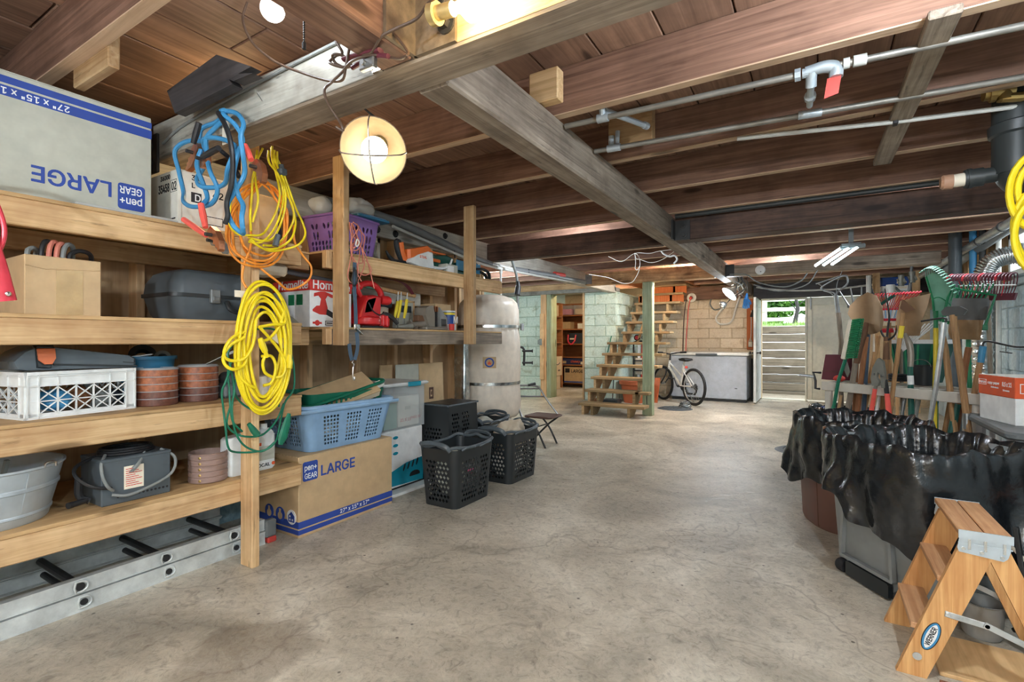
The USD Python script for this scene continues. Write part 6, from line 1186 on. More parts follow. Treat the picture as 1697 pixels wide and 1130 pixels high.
# ================================================================ THE BACK: STAIRS, CLOSET, FREEZER, BICYCLE
stx = thing("staircase", "open wooden staircase rising to the back behind the green post", "stairs", (-2.45, 8.0, 0))
RI, GO, Y1 = 0.1745, 0.2325, 6.683
for k in range(12):
    z, y = 0.17 + RI * k, Y1 + GO * k
    x0, x1 = (-2.96 if k < 6 else -2.80), (-2.14 if k == 2 else -2.0)
    stx.p("tread", bx(x0, x1, y, y + 0.262, z - 0.04, z, 0.006) if k != 1 else [bx(x0, -2.14, y, y + 0.262, z - 0.04, z, 0.006), bx(-2.20, x1, y, 7.055, z - 0.04, z, 0.006)], "tread_x", smooth=False)
def carriage(x, w, n0, n1):
    p = [(Y1 + 0.03 + GO * n0, max(0, RI * n0 - 0.09) if n0 else 0)]
    for k in range(n0, n1):
        y, z = Y1 + 0.03 + GO * k, 0.13 + RI * k
        p += [(y, z - (RI if k > n0 else 0.13)) if k > n0 else (y, 0 if n0 == 0 else z - 0.1), (y, z), (y + GO, z)]
    p += [(Y1 + 0.03 + GO * n1, 0.13 + RI * n1 - 0.28), (Y1 + 0.2 + GO * n0, 0 if n0 == 0 else RI * n0 - 0.15)]
    return prism(p, w, (x, 0, 0), Y_, Z_)
stx.p("stringer", carriage(-2.78, 0.04, 0, 12), "tread_x", smooth=False)
stx.p("stringer", carriage(-2.24, 0.04, 0, 12), "tread_x", smooth=False)
stx.p("stringer", carriage(-2.92, 0.04, 0, 6), "pine_y", smooth=False)
for k in (10, 11): stx.p("riser", bx(-2.80, -2.0, Y1 + GO * k + 0.03, Y1 + GO * k + 0.045, 0.17 + RI * (k - 1), 0.13 + RI * k, 0.002), "orange_board_z", smooth=False)
stx.p("rope", tube([(-2.05, 6.98, 0.29), (-2.05, 7.0, 0.17)], 0.006, 6), "cord_black")
gp = thing("support_post", "greenish treated timber post standing beside the stairs under the header", "post", (-2.06, 7.12, 0))
gp.p("post", bx(-2.135, -1.995, 7.06, 7.18, 0, 1.9, 0.008), "green_post_z", smooth=False)
pot = thing("flower_pot", "big terracotta flower pot under the stairs", "pot", (-2.72, 8.5, 0))
pot.p("pot", lathe([(0, 0), (0.165, 0), (0.215, 0.30), (0.225, 0.31), (0.245, 0.315), (0.25, 0.375), (0.24, 0.375), (0.205, 0.30), (0.15, 0.02), (0, 0.02)], (-2.72, 8.5, 0), 36), "terracotta")
tk = thing("hand_truck", "black tubular hand truck standing under the stairs", "hand truck", (-2.74, 9.0, 0))
for x in (-2.88, -2.60): tk.p("rail", tube([(x, 9.0, 0.03), (x, 9.0, 1.0), (x * 0.9 - 0.274, 9.0, 1.05)], 0.014, 8), "cord_black")
tk.p("top_loop", tube([(-2.88, 9.0, 1.0), (-2.84, 9.0, 1.05), (-2.64, 9.0, 1.05), (-2.60, 9.0, 1.0)], 0.014, 8, 3), "cord_black")
for z in (0.28, 0.52, 0.70, 0.80): tk.p("cross_bar", cyl((-2.88, 9.0, z), (-2.60, 9.0, z), 0.011, 8), "cord_black")
for x in (-2.91, -2.57): tk.p("wheel", lathe([(0.03, -0.02), (0.09, -0.022), (0.10, 0), (0.09, 0.022), (0.03, 0.02)], (x, 9.08, 0.10), 24, axis=(1, 0, 0)), "rubber")
for k, (x, m, lab) in enumerate([(-2.86, "print_white", "white wrapping roll leftmost behind the hand truck"), (-2.80, "tag_red", "red wrapping roll behind the left of the hand truck"), (-2.745, "print_white", "white roll at the middle behind the hand truck"), (-2.70, "print_red", "bright red roll right of middle behind the hand truck"), (-2.64, "maroon", "dark red roll at the right behind the hand truck"), (-2.585, "card_grey", "grey roll farthest right behind the hand truck")]):
    one("paper_roll", [cyl((x, 9.2, 0.0), (x + 0.01 * (k % 3), 9.24, 0.98 + 0.03 * (k % 2)), 0.022, 12), cyl((x, 9.2, 0.0), (x, 9.2, 0.02), 0.025, 12)], m, lab, "roll")
for k, (x, m, lab) in enumerate([(-2.80, "pink_red", "red rimmed toy wheel on top of the rolls, left one"), (-2.66, "steel", "grey rimmed toy wheel on top of the rolls, right one")]):
    t = thing("toy_wheel", lab, "wheel", (x, 8.95, 1.06))
    t.p("tyre", tube([(x + 0.045 * math.cos(a), 8.94, 1.12 + 0.045 * math.sin(a)) for a in np.linspace(0, 2 * PI, 18, False)], 0.012, 8, 0, True), "rubber"); t.p("hub", lathe([(0, -0.015), (0.036, -0.01), (0.036, 0.01), (0, 0.015)], (x, 8.94, 1.12), 18, axis=(0, 1, 0)), m)
one("cream_carton_strip", bx(-2.86, -2.74, 9.03, 9.05, 0.45, 0.75, 0.003), "cream", "cream card strapped to the hand truck", "card", smooth=False)
one("garden_stake", tube([(-3.33, 8.33, 0.0), (-3.31, 8.335, 0.16), (-3.07, 8.36, 1.15)], 0.009, 8), "cord_green", "green garden stake leaning on the block pier left of the stairs", "stake")
one("dark_stick", tube([(-3.03, 8.3, 0.0), (-3.02, 8.37, 0.75)], 0.008, 8), "cord_black", "thin dark stick against the pier behind the lower treads", "stick")
one("shoe_box", bx(-3.36, -3.2, 8.15, 8.33, 0, 0.06, 0.006), "handle_brown_z", "low brown box on the floor at the foot of the pier", "box", smooth=False)
one("black_tray", rbox(-3.14, -2.86, 8.05, 8.3, 0, 0.07, 0.03), "black_plastic", "low black tray on the floor beneath the stairs", "tray")
one("prop_board", beam((-2.80, 8.97, 1.02), (-2.60, 8.93, 1.62), 0.07, 0.035, up=(1, 0, 0), bev=0.003), "pine_z", "yellowish board propped slantwise between the treads beside the green post", "board", smooth=False)

# closet behind the doorway
dw = setting("trim_2")
dw.p("jamb", bx(-4.46, -4.345, 8.34, 8.42, 0, 1.93, 0.004), "pale_stud_z", smooth=False); dw.p("jamb", bx(-4.345, -4.25, 8.36, 8.60, 0, 1.93, 0.004), "green_post_z", smooth=False); dw.p("jamb", bx(-3.625, -3.595, 8.38, 8.6, 0, 1.93, 0.003), "pale_stud_z", smooth=False)
ys = thing("door_strip", "yellow timber strip with a grey latch fixed beside the closet doorway", "strip", (-4.41, 8.3, 0.3))
ys.p("strip", bx(-4.45, -4.37, 8.29, 8.33, 0.34, 1.57, 0.004), "pine_z", smooth=False); ys.p("latch", [bx(-4.46, -4.40, 8.27, 8.29, 0.98, 1.10, 0.004), bx(-4.49, -4.45, 8.28, 8.33, 1.0, 1.08, 0.003)], "steel", smooth=False)
cl = thing("closet_shelf", "orange brown closet shelving seen through the doorway, stacked with boxes", "shelf", (-4.7, 10.8, 0))
for x in (-5.22, -4.12): cl.p("upright", bx(x, x + 0.05, 10.55, 10.95, 0, 1.95, 0.003), "closet_wood_x", smooth=False)
for z in (0.10, 0.52, 0.70, 1.0, 1.34, 1.66): cl.p("shelf_board", bx(-5.17, -4.12, 10.55, 10.95, z - 0.03, z, 0.003), "closet_wood_x", smooth=False)
cl.p("back_panel", bx(-5.2, -4.1, 10.955, 10.97, 0, 1.95), "closet_wood_x", smooth=False)
c2 = thing("closet_shelf", "narrow side shelving at the left inside the closet", "shelf", (-5.1, 9.8, 0))
for y in (9.3, 10.35): c2.p("upright", bx(-5.38, -4.98, y, y + 0.04, 0, 1.9, 0.003), "closet_wood_x", smooth=False)
for z in (0.72, 1.04, 1.34, 1.62): c2.p("shelf_board", bx(-5.38, -4.98, 9.34, 10.35, z - 0.03, z, 0.003), "closet_wood_x", smooth=False)
def cbox(name, lab, x0, x1, y0, y1, z0, z1, m): return carton(name, lab, x1, y0, y1, z0, z1, x1 - x0, m)
for x0, x1, lab in ((-5.12, -4.84, "clear bin with pink contents on the closet's top shelf"), (-4.80, -4.55, "clear bin with brown contents right of the pink one in the closet")):
    t = thing("clear_bin", lab, "bin", ((x0 + x1) / 2, 10.7, 1.66)); t.p("bin", rbox(x0, x1, 10.57, 10.85, 1.66, 1.86, 0.03), "tote_clear"); t.p("lid", rbox(x0 - 0.01, x1 + 0.01, 10.56, 10.86, 1.86, 1.885, 0.03), "tote_clear")
    t.p("contents", rbox(x0 + 0.03, x1 - 0.03, 10.575, 10.8, 1.67, 1.80, 0.02), "cloth_pink" if x0 < -5 else "card")
cbox("closet_carton", "orange brown carton on the second closet shelf", -5.10, -4.88, 10.58, 10.8, 1.34, 1.50, "card")
cbox("closet_carton", "low pale carton right on the second closet shelf", -4.70, -4.45, 10.58, 10.8, 1.34, 1.46, "card_white")
nb = cbox("pet_food_box", "dark navy delivery box with a word on its front in the closet", -5.12, -4.40, 10.57, 10.9, 0.52, 0.66, "box_navy")
nb.p("printed_word", text("chewy", 0.055, (-4.87, 10.57, 0.565), X_, Z_, 0.002), "print_orange"); nb.p("white_label", [bx(-4.62, -4.5, 10.567, 10.57, 0.53, 0.59)], "paper", smooth=False); nb.p("white_label", [bx(-5.08, -4.98, 10.567, 10.57, 0.54, 0.60)], "card", smooth=False)
cbox("flat_parcel", "thin brown parcel lying on the dark navy box", -5.1, -4.45, 10.58, 10.9, 0.67, 0.69, "card")
lbx = cbox("moving_box", "moving box with LARGE on it at the bottom of the closet", -5.0, -4.35, 10.50, 10.86, 0.10, 0.46, "card")
lbx.p("printed_word", text("LARGE", 0.07, (-4.83, 10.50, 0.34), X_, Z_, 0.002), "print_black"); lbx.p("printed_logo", bx(-4.97, -4.86, 10.497, 10.50, 0.335, 0.43), "print_black", smooth=False); lbx.p("printed_stripe", bx(-5.0, -4.35, 10.498, 10.50, 0.11, 0.14), "print_blue", smooth=False)
gbg = thing("gym_bag", "black gym bag with bright pink handles on the middle closet shelf", "bag", (-4.75, 10.7, 1.0))
gbg.p("bag", bumpy(rbox(-4.96, -4.52, 10.6, 10.85, 1.0, 1.24, 0.08), 0.008, 10, sub=1), "cloth_dark"); gbg.p("handle", tube([(-4.93, 10.58, 1.20), (-4.92, 10.54, 1.06), (-4.84, 10.52, 0.985), (-4.76, 10.54, 1.06), (-4.74, 10.58, 1.2)], 0.02, 8, 5), "pink_red"); gbg.p("label_patch", bx(-4.89, -4.77, 10.575, 10.585, 1.09, 1.13), "paper", smooth=False)
cbox("tall_carton", "orange tan carton on the closet's upper left shelf", -5.3, -4.99, 9.75, 10.2, 1.62, 1.86, "card")
lump("white_bag", "white bag on the left closet shelf", "bag", (-5.1, 9.95, 1.42), (0.1, 0.14, 0.08), "cloth_white", 51, 0.02)
for k, (z, m, lab) in enumerate([(1.0, "can_blue", "blue ball at the left edge of the closet, upper"), (0.86, "print_white", "white ball below the blue one in the closet")]):
    one("ball", trimesh.creation.icosphere(3, 0.075).apply_translation((-4.90, 9.6 + 0.02 * k, z)), m, lab, "ball", smooth=True)
az = cbox("delivery_carton", "tall brown delivery carton with a curved arrow printed on it, closet left", -5.25, -4.86, 9.7, 10.1, 0.30, 0.72, "card")
az.p("printed_arrow", tube([(-4.859, 9.75, 0.58), (-4.858, 9.83, 0.545), (-4.858, 9.92, 0.55), (-4.859, 9.99, 0.585)], 0.008, 6, 4), "print_black"); az.p("printed_word", bx(-4.861, -4.858, 9.9, 10.0, 0.40, 0.43), "cord_brown", smooth=False)
cbox("floor_carton", "plain tan carton on the closet floor under the delivery carton", -5.25, -4.88, 9.65, 10.05, 0.0, 0.30, "card")

# freezer
fz = thing("chest_freezer", "long white chest freezer against the back wall", "freezer", (-1.66, 9.68, 0))
fz.p("body", bx(-2.30, -1.03, 9.36, 10.05, 0.05, 0.795, 0.012), "freezer_white", smooth=False)
fz.p("plinth", bx(-2.28, -1.05, 9.39, 10.03, 0.0, 0.05), "black_plastic", smooth=False)
fz.p("lid", bx(-2.31, -1.0, 9.34, 10.06, 0.805, 0.86, 0.014), "lid_white", smooth=False); fz.p("seal", bx(-2.29, -1.02, 9.365, 10.04, 0.795, 0.806), "dark_grey", smooth=False)
fz.p("lid_handle", [bx(-1.86, -1.50, 9.325, 9.345, 0.808, 0.84, 0.004), bx(-1.75, -1.62, 9.318, 9.328, 0.812, 0.834, 0.003)], "dark_grey", smooth=False)
fz.p("badge", bx(-1.22, -1.18, 9.355, 9.36, 0.235, 0.25), "dark_grey", smooth=False)
one("freezer_gap_pipe", cyl((-0.99, 9.75, 0.0), (-0.99, 9.75, 0.75), 0.015, 8), "dark_steel", "dark pipe standing in the gap between freezer and open door", "pipe")

# bicycle
bk = thing("bicycle", "white step-through bicycle leaning by the freezer", "bicycle", (-2.08, 8.86, 0))
R_, F_ = np.array((-1.735, 8.57, 0.305)), np.array((-2.39, 9.17, 0.305))
dxy = (F_ - R_) / np.linalg.norm(F_ - R_); sd_ = np.cross(dxy, Z_)
def bpt(s, h, o=0.0): return tuple(R_ + dxy * s + np.array((0, 0, h - 0.305)) + sd_ * o)
Lb = np.linalg.norm(F_ - R_)
for nm, c in (("rear_wheel", R_), ("front_wheel", F_)):
    rg = [c + dxy * 0.285 * math.cos(a) + np.array((0, 0, 0.285 * math.sin(a))) for a in np.linspace(0, 2 * PI, 40, False)]
    w_ = bk.p(nm, tube(rg, 0.022, 10, 0, True), "rubber")
    bk.p("rim", tube([c + (p - c) * 0.92 for p in rg], 0.008, 8, 0, True), "alu", under=w_)
    bk.p("spoke", [cyl(c + sd_ * 0.02 * (-1) ** k, c + (rg[(k * 40) // 20] - c) * 0.92, 0.0014, 4) for k in range(20)], "alu", under=w_, kind="stuff")
    bk.p("hub", cyl(c - sd_ * 0.045, c + sd_ * 0.045, 0.018, 12), "steel", under=w_)
st_, ht_, bb_ = bpt(0.30, 0.62), bpt(0.69, 0.70), bpt(0.36, 0.29)
bk.p("frame", [tube([bpt(0.36, 0.29), bpt(0.275, 0.66)], 0.016, 10), tube([bpt(0.36, 0.29), bpt(0.70, 0.60)], 0.02, 10), tube([bpt(0.325, 0.46), bpt(0.69, 0.68)], 0.016, 10), tube([bpt(0.68, 0.72), bpt(0.71, 0.56)], 0.02, 10), tube([bpt(0, 0.305, 0.03), bpt(0.34, 0.30, 0.03)], 0.010, 8), tube([bpt(0, 0.305, 0.03), bpt(0.29, 0.58, 0.015)], 0.009, 8), tube([bpt(0, 0.305, -0.03), bpt(0.34, 0.30, -0.03)], 0.010, 8), tube([bpt(0, 0.305, -0.03), bpt(0.29, 0.58, -0.015)], 0.009, 8)], "bike_white")
bk.p("fork", [tube([bpt(0.71, 0.56, o), bpt(0.75, 0.45, o), bpt(Lb, 0.305, o)], 0.012, 8, 3) for o in (-0.045, 0.045)] + [cyl(bpt(0.71, 0.56, -0.05), bpt(0.71, 0.56, 0.05), 0.014, 8)], "dark_steel")
bk.p("handlebar", [tube([bpt(0.60, 0.86, -0.27), bpt(0.66, 0.85, -0.14), bpt(0.68, 0.83, 0), bpt(0.66, 0.85, 0.14), bpt(0.60, 0.86, 0.27)], 0.012, 8, 4), tube([bpt(0.675, 0.72), bpt(0.665, 0.84)], 0.014, 8)], "cord_black")
bk.p("grip", tube([bpt(0.60, 0.86, -0.28), bpt(0.63, 0.856, -0.18)], 0.017, 8), "rubber"); bk.p("grip", tube([bpt(0.60, 0.86, 0.28), bpt(0.63, 0.856, 0.18)], 0.017, 8), "rubber")
bk.p("saddle", hull([bpt(0.15, 0.765, o) for o in (-0.075, 0.075)] + [bpt(0.13, 0.74, o) for o in (-0.08, 0.08)] + [bpt(0.25, 0.775, o) for o in (-0.05, 0.05)] + [bpt(0.40, 0.755, o) for o in (-0.02, 0.02)] + [bpt(0.38, 0.725, o) for o in (-0.015, 0.015)] + [bpt(0.2, 0.715, o) for o in (-0.03, 0.03)]), "rubber")
bk.p("seat_post", cyl(bpt(0.275, 0.64), bpt(0.255, 0.73), 0.013, 10), "bright_metal"); bk.p("reflector", bx(*[v for i in range(3) for v in (bpt(0.20, 0.62)[i] - 0.02, bpt(0.20, 0.62)[i] + 0.02)], 0.005), "tag_red", smooth=False)
bk.p("chainring", [lathe([(0.05, -0.003), (0.085, -0.003), (0.085, 0.003), (0.05, 0.003), (0.05, -0.003)], bpt(0.36, 0.29, 0.05), 28, axis=sd_), cyl(bpt(0.36, 0.29, -0.06), bpt(0.36, 0.29, 0.07), 0.018, 12)], "dark_steel")
bk.p("sprocket", lathe([(0, -0.02), (0.045, -0.015), (0.03, 0.015), (0, 0.02)], bpt(0, 0.305, 0.035), 20, axis=sd_), "dark_steel"); bk.p("derailleur", tube([bpt(0, 0.29, 0.05), bpt(0.01, 0.22, 0.05), bpt(0.05, 0.17, 0.05)], 0.014, 8), "dark_steel")
bk.p("chain", tube([bpt(0, 0.345, 0.05), bpt(0.36, 0.37, 0.05), bpt(0.445, 0.29, 0.05), bpt(0.36, 0.21, 0.05), bpt(0.05, 0.17, 0.05), bpt(-0.03, 0.27, 0.05)], 0.005, 6, 0, True), "dark_steel")
for s, h, o in ((0.30, 0.16, 0.09), (0.42, 0.42, -0.09)): bk.p("pedal", [tube([bpt(0.36, 0.29, o * 0.8), bpt(s, h, o)], 0.009, 8), bx(*[v for i in range(3) for v in (bpt(s, h, o * 1.5)[i] - 0.045, bpt(s, h, o * 1.5)[i] + 0.045)][:4], h - 0.012, h + 0.012, 0.004)], "cord_black")
bk.p("kickstand", tube([bpt(0.30, 0.28, 0.05), bpt(0.26, 0.0, 0.20)], 0.008, 8), "steel")
def cover(name, lab, c, r):
    t = thing(name, lab, "manhole cover", c)
    t.p("cover", lathe([(0, 0.012), (r - 0.02, 0.012), (r - 0.01, 0.006), (r, 0.002), (r + 0.015, 0.0)], c, 48), "iron")
    t.p("cast_ring", tube([(c[0] + r * 0.75 * math.cos(a), c[1] + r * 0.75 * math.sin(a), c[2] + 0.012) for a in np.linspace(0, 2 * PI, 40, False)], 0.006, 6, 0, True), "iron")
    t.p("cast_rib", [bx(c[0] - 0.012 + dx, c[0] + 0.012 + dx, c[1] - 0.012 + dy, c[1] + 0.012 + dy, c[2] + 0.01, c[2] + 0.016, 0.003) for dx in np.arange(-2, 3) * 0.05 for dy in np.arange(-2, 3) * 0.05], "iron", kind="stuff", smooth=False)
cover("manhole_cover", "grey iron manhole cover on the floor left of the brown bin", (-0.11, 5.58, 0), 0.24)
cover("manhole_cover", "dark iron manhole cover under the bicycle", (-1.91, 8.03, 0), 0.25)
one("bike_lock", [tube([(-1.80 + 0.09 * math.cos(a) * (1 - 0.1 * k), 8.22 + 0.07 * math.sin(a), 0.022 + 0.022 * k + 0.012 * math.sin(3 * a + k)) for a in np.linspace(0, 2 * PI, 22, False)], 0.010, 8, 0, True) for k in range(4)], "steel", "coiled steel bicycle lock on the dark cover below the pedals", "lock")
one("orange_sign", beam((-2.39, 8.62, 0.0), (-2.37, 8.74, 0.42), 0.10, 0.012, up=(0.3, 1, 0)), "rust_orange", "orange and white board leaning behind the green post", "board", smooth=False)

# things on and before the back wall
t = thing("ceiling_socket", "white porcelain socket with an orange cord plugged in on the back wall", "socket", (-2.09, 10.1, 1.88))
t.p("base", lathe([(0, 0.05), (0.03, 0.045), (0.04, 0.02), (0.085, 0.012), (0.09, 0)], (-2.09, 10.12, 1.90), 24, axis=(0, -1, 0)), "white_enamel"); t.p("plug", cyl((-2.09, 10.07, 1.90), (-2.09, 10.02, 1.88), 0.03, 14), "tag_red")
one("hanging_cable", tube(pts("-2.085,1.885 -2.10,1.80 -2.124,1.698 -2.137,1.490 -2.162,1.177 -2.174,.862", x=0) if False else [(a, 10.0 if c > 0.9 else 9.98, c) for a, c in ((-2.085, 1.885), (-2.105, 1.80), (-2.124, 1.698), (-2.137, 1.49), (-2.162, 1.177), (-2.17, 0.87))], 0.009, 8, 5), "salmon", "orange red cord hanging from the porcelain socket to the freezer", "cord")
one("wall_cable", tube([(a, 10.16, c) for a, c in ((-2.11, 1.91), (-2.17, 1.90), (-2.20, 1.85), (-2.225, 1.675), (-2.25, 1.362), (-2.27, 0.6))], 0.010, 8, 5), "cord_brown", "dark brown cable running down the back wall left of the orange cord", "cable")
one("hose_loop", tube([(a, 10.12, c) for a, c in ((-1.229, 1.891), (-1.263, 1.793), (-1.309, 1.645), (-1.355, 1.472), (-1.424, 1.39), (-1.565, 1.38), (-1.636, 1.44), (-1.636, 1.529), (-1.53, 1.678), (-1.48, 1.74))], 0.018, 10, 5), "cord_white", "pale hose hung in a loop on the back wall", "hose")
one("grey_cable", tube([(a, 10.14, c) for a, c in ((-1.60, 2.02), (-1.66, 1.987), (-1.732, 1.863), (-1.756, 1.762), (-1.684, 1.658), (-1.588, 1.667), (-1.50, 1.70))], 0.012, 8, 5), "cord_grey", "grey cable curving down the back wall left of the pale hose", "cable")
gl = thing("work_glove", "blue work glove hanging near the girder's far end", "glove", (-0.92, 8.3, 1.55))
gl.p("palm", bumpy(hull([(x, 8.3 + dy, z) for dy in (-0.02, 0.02) for x, z in ((-0.955, 1.69), (-0.885, 1.69), (-0.965, 1.62), (-0.88, 1.62))]).subdivide(), 0.004, 20), "glove_blue")
for k in range(4): gl.p("finger", tube([(-0.955 + 0.024 * k, 8.3, 1.62), (-0.962 + 0.026 * k, 8.29, 1.58), (-0.96 + 0.026 * k, 8.29, 1.545 + 0.006 * abs(k - 1.5))], [0.013, 0.012, 0.010], 8), "glove_blue")
gl.p("thumb", tube([(-0.885, 8.3, 1.68), (-0.86, 8.29, 1.64), (-0.858, 8.29, 1.61)], [0.013, 0.011], 8), "glove_blue"); gl.p("cuff", tube([(-0.92, 8.3, 1.69), (-0.91, 8.3, 1.78)], [0.034, 0.012], 10), "glove_blue"); gl.p("string", cyl((-0.91, 8.3, 1.77), (-0.90, 8.24, 2.1), 0.003, 6), "cord_black")
ob = thing("fuse_board", "orange brown board with hanging gadgets at the right end of the back wall", "board", (-1.02, 10.15, 0.9))
ob.p("board", bx(-1.12, -0.955, 10.16, 10.198, 0.90, 1.84, 0.003), "orange_board_z", smooth=False)
ob.p("bell_shade", lathe([(0.012, 0.13), (0.02, 0.1), (0.05, 0.02), (0.055, 0), (0.048, 0.002)], (-1.005, 10.06, 1.50), 20), "dark_steel"); ob.p("bell_string", cyl((-1.005, 10.06, 1.62), (-1.0, 10.1, 1.82), 0.004, 6), "cord_black")
ob.p("pull_cord", tube([(-1.04, 10.13, 1.62), (-1.045, 10.13, 1.2), (-1.05, 10.13, 1.05)], 0.007, 8), "cord_white"); ob.p("switch_box", [bx(-1.09, -1.02, 10.12, 10.16, 0.95, 1.05, 0.006), tube([(-1.08, 10.12, 1.05), (-1.055, 10.12, 1.12), (-1.03, 10.12, 1.05)], 0.008, 6)], "card_grey", smooth=False)
def sc_(s, y): 
    k = y / 6.95
    return [(float(a) * k, y, 1.06 + (float(b) - 1.06) * k) for a, b in (w.split(",") for w in s.split())]
t = thing("cable_tangle", "cream electric cables drooping below the dark beam near the stairs", "cord", (-1.6, 5.1, 1.7))
for k, s in enumerate(("-2.208,2.3 -2.188,2.225 -2.133,2.207 -2.010,2.156 -1.904,2.154 -1.799,2.191 -1.721,2.237 -1.670,2.272", "-2.208,2.3 -2.160,2.263 -2.133,2.166 -2.146,2.059 -2.188,1.967 -2.257,1.890 -2.398,1.891 -2.600,1.981 -2.9,2.05", "-2.208,2.3 -2.195,2.171 -2.201,2.090 -2.174,2.061 -2.139,2.112", "-2.6,2.29 -2.4,2.2 -2.208,2.3 -2.0,2.28 -1.838,2.3 -1.5,2.3")): t.p("cord", tube(sc_(s, 5.15 + 0.03 * k), 0.0036, 7, 5), "cord_white")
t.p("white_hook", tube(sc_("-1.838,2.3 -1.799,2.251 -1.721,2.211 -1.657,2.218 -1.625,2.163 -1.670,2.109", 5.1), 0.009, 8, 4), "white_plastic")
one("ceiling_conduit", tube([(a, 10.0, c) for a, c in ((-0.947, 2.03), (-0.68, 1.978), (-0.363, 1.938), (0.018, 1.929), (0.311, 1.935), (0.9, 1.99))], 0.016, 8, 5), "pvc_white", "white conduit sagging in front of the lintel over the back door", "conduit")
t = thing("coat_hanger", "dark wire coat hanger hooked over the back joists", "hanger", (0.15, 7.2, 1.7))
t.p("wire", tube([(a, 7.2, c) for a, c in ((0.0, 1.765), (0.262, 1.85), (0.307, 1.808), (0.301, 1.747), (0.198, 1.645), (0.185, 1.584), (0.132, 1.641), (0.053, 1.684), (0.04, 1.732), (0.0, 1.765))], 0.007, 7, 4, True), "cord_grey"); t.p("hook", tube([(0.19, 7.2, 1.6), (0.2, 7.2, 1.75), (0.25, 7.2, 1.9), (0.3, 7.2, 2.1)], 0.004, 6, 4), "cord_grey")
t = thing("cable_tangle", "dark cords bunched round the clamp lamp at the end of the girder", "cord", (-1.0, 8.0, 1.8))
for k, s in enumerate(([(-0.966, 7.9, 2.04), (-1.05, 7.9, 1.95), (-0.949, 7.9, 1.87), (-0.915, 7.9, 1.778), (-0.983, 7.9, 1.726)], [(-1.0, 7.95, 2.08), (-0.93, 7.95, 1.95), (-0.99, 7.93, 1.82), (-0.93, 7.95, 1.70)], [(-0.9, 7.9, 2.08), (-0.97, 7.9, 1.98), (-0.91, 7.92, 1.9), (-1.0, 7.92, 1.84)], [(-0.95, 7.88, 1.98), (-0.88, 7.9, 1.84), (-0.97, 7.88, 1.76), (-1.08, 7.9, 1.70)])): t.p("cord", tube(s, 0.008, 7, 5), "cord_black" if k % 2 else "cord_grey")

# ================================================================ RIGHT SIDE: CEILING PIPES, TOOL RACK, BINS, BOXES, STEP LADDER
pa = thing("galvanized_pipe", "galvanized water pipe nearest the camera under the right joists, with a red tag", "pipe", (-0.2, 2.2, 2.05))
pa.p("pipe", tube([(-1.02, 2.155, 2.075), (-0.06, 2.20, 2.075)], 0.0125, 12), "pipe_grey"); pa.p("pipe", tube([(0.06, 2.20, 2.075), (1.5, 2.30, 2.075)], 0.0125, 12), "pipe_grey")
pa.p("union", [cyl((-0.075, 2.2, 2.075), (-0.055, 2.2, 2.075), 0.024, 8), cyl((-0.05, 2.2, 2.075), (-0.03, 2.2, 2.075), 0.018, 14)], "galv", smooth=False)
pa.p("elbow", [tube([(-0.04, 2.2, 2.078), (0.02, 2.2, 2.082), (0.055, 2.205, 2.07), (0.058, 2.205, 2.035)], [0.019, 0.021, 0.024, 0.023], 12, 4)], "galv")
pa.p("tee", [cyl((-0.02, 2.2, 2.075), (-0.022, 2.23, 2.03), 0.019, 12)], "galv"); pa.p("coupling", [cyl((0.08, 2.2, 2.075), (0.10, 2.2, 2.075), 0.019, 12), cyl((0.11, 2.2, 2.075), (0.15, 2.203, 2.075), 0.02, 12)], "pvc_white")
pa.p("drop_pipe", tube([(-0.022, 2.23, 2.04), (-0.03, 2.50, 2.07)], 0.0125, 10), "galv"); pa.p("drop_union", cyl((-0.026, 2.36, 2.053), (-0.027, 2.39, 2.056), 0.022, 10), "galv")
pa.p("red_tag", hull([(0.03, 2.2, 2.035), (0.075, 2.2, 2.04), (0.02, 2.205, 1.965), (0.065, 2.205, 1.975), (0.03, 2.203, 2.035), (0.075, 2.203, 2.04), (0.02, 2.208, 1.965), (0.065, 2.208, 1.975)]), "tag_red", smooth=False, label="red paper tag hanging from the pipe")
pa.p("tee", [cyl((-0.86, 2.16, 2.075), (-0.81, 2.162, 2.075), 0.02, 12), cyl((-0.835, 2.16, 2.075), (-0.83, 2.14, 2.11), 0.014, 10)], "galv")
t = thing("pipe_stub", "short diagonal galvanized pipe stub between the two ceiling pipes", "pipe", (-0.75, 2.4, 2.0))
t.p("pipe", tube([(-0.83, 2.165, 2.11), (-0.73, 2.47, 2.13)], 0.014, 10), "galv"); t.p("cap", cyl((-0.733, 2.455, 2.128), (-0.728, 2.485, 2.132), 0.018, 12), "galv")
pbp = thing("galvanized_pipe", "second galvanized pipe, parallel and farther from the camera", "pipe", (-0.2, 2.55, 2.05))
pbp.p("pipe", tube([(-1.02, 2.52, 2.075), (1.5, 2.74, 2.075)], 0.0125, 12), "pipe_grey"); pbp.p("tee", [cyl((-0.95, 2.525, 2.075), (-0.88, 2.53, 2.075), 0.019, 12), cyl((-0.93, 2.53, 2.07), (-0.93, 2.53, 2.14), 0.016, 10), cyl((-0.90, 2.53, 2.07), (-0.895, 2.53, 2.16), 0.012, 10)], "galv")
pbp.p("tee", [cyl((-0.075, 2.60, 2.075), (0.015, 2.61, 2.075), 0.018, 12)], "galv")
t = thing("conduit", "thin white plastic conduit clipped under the third right joist", "conduit", (0.4, 2.9, 2.08))
t.p("conduit", tube([(-0.35, 2.77, 2.088), (0.3, 2.89, 2.07), (1.5, 3.14, 2.075)], 0.0105, 10), "pvc_white"); t.p("clip", [bx(0.295, 0.315, 2.87, 2.91, 2.055, 2.09, 0.003)], "cord_black", smooth=False)
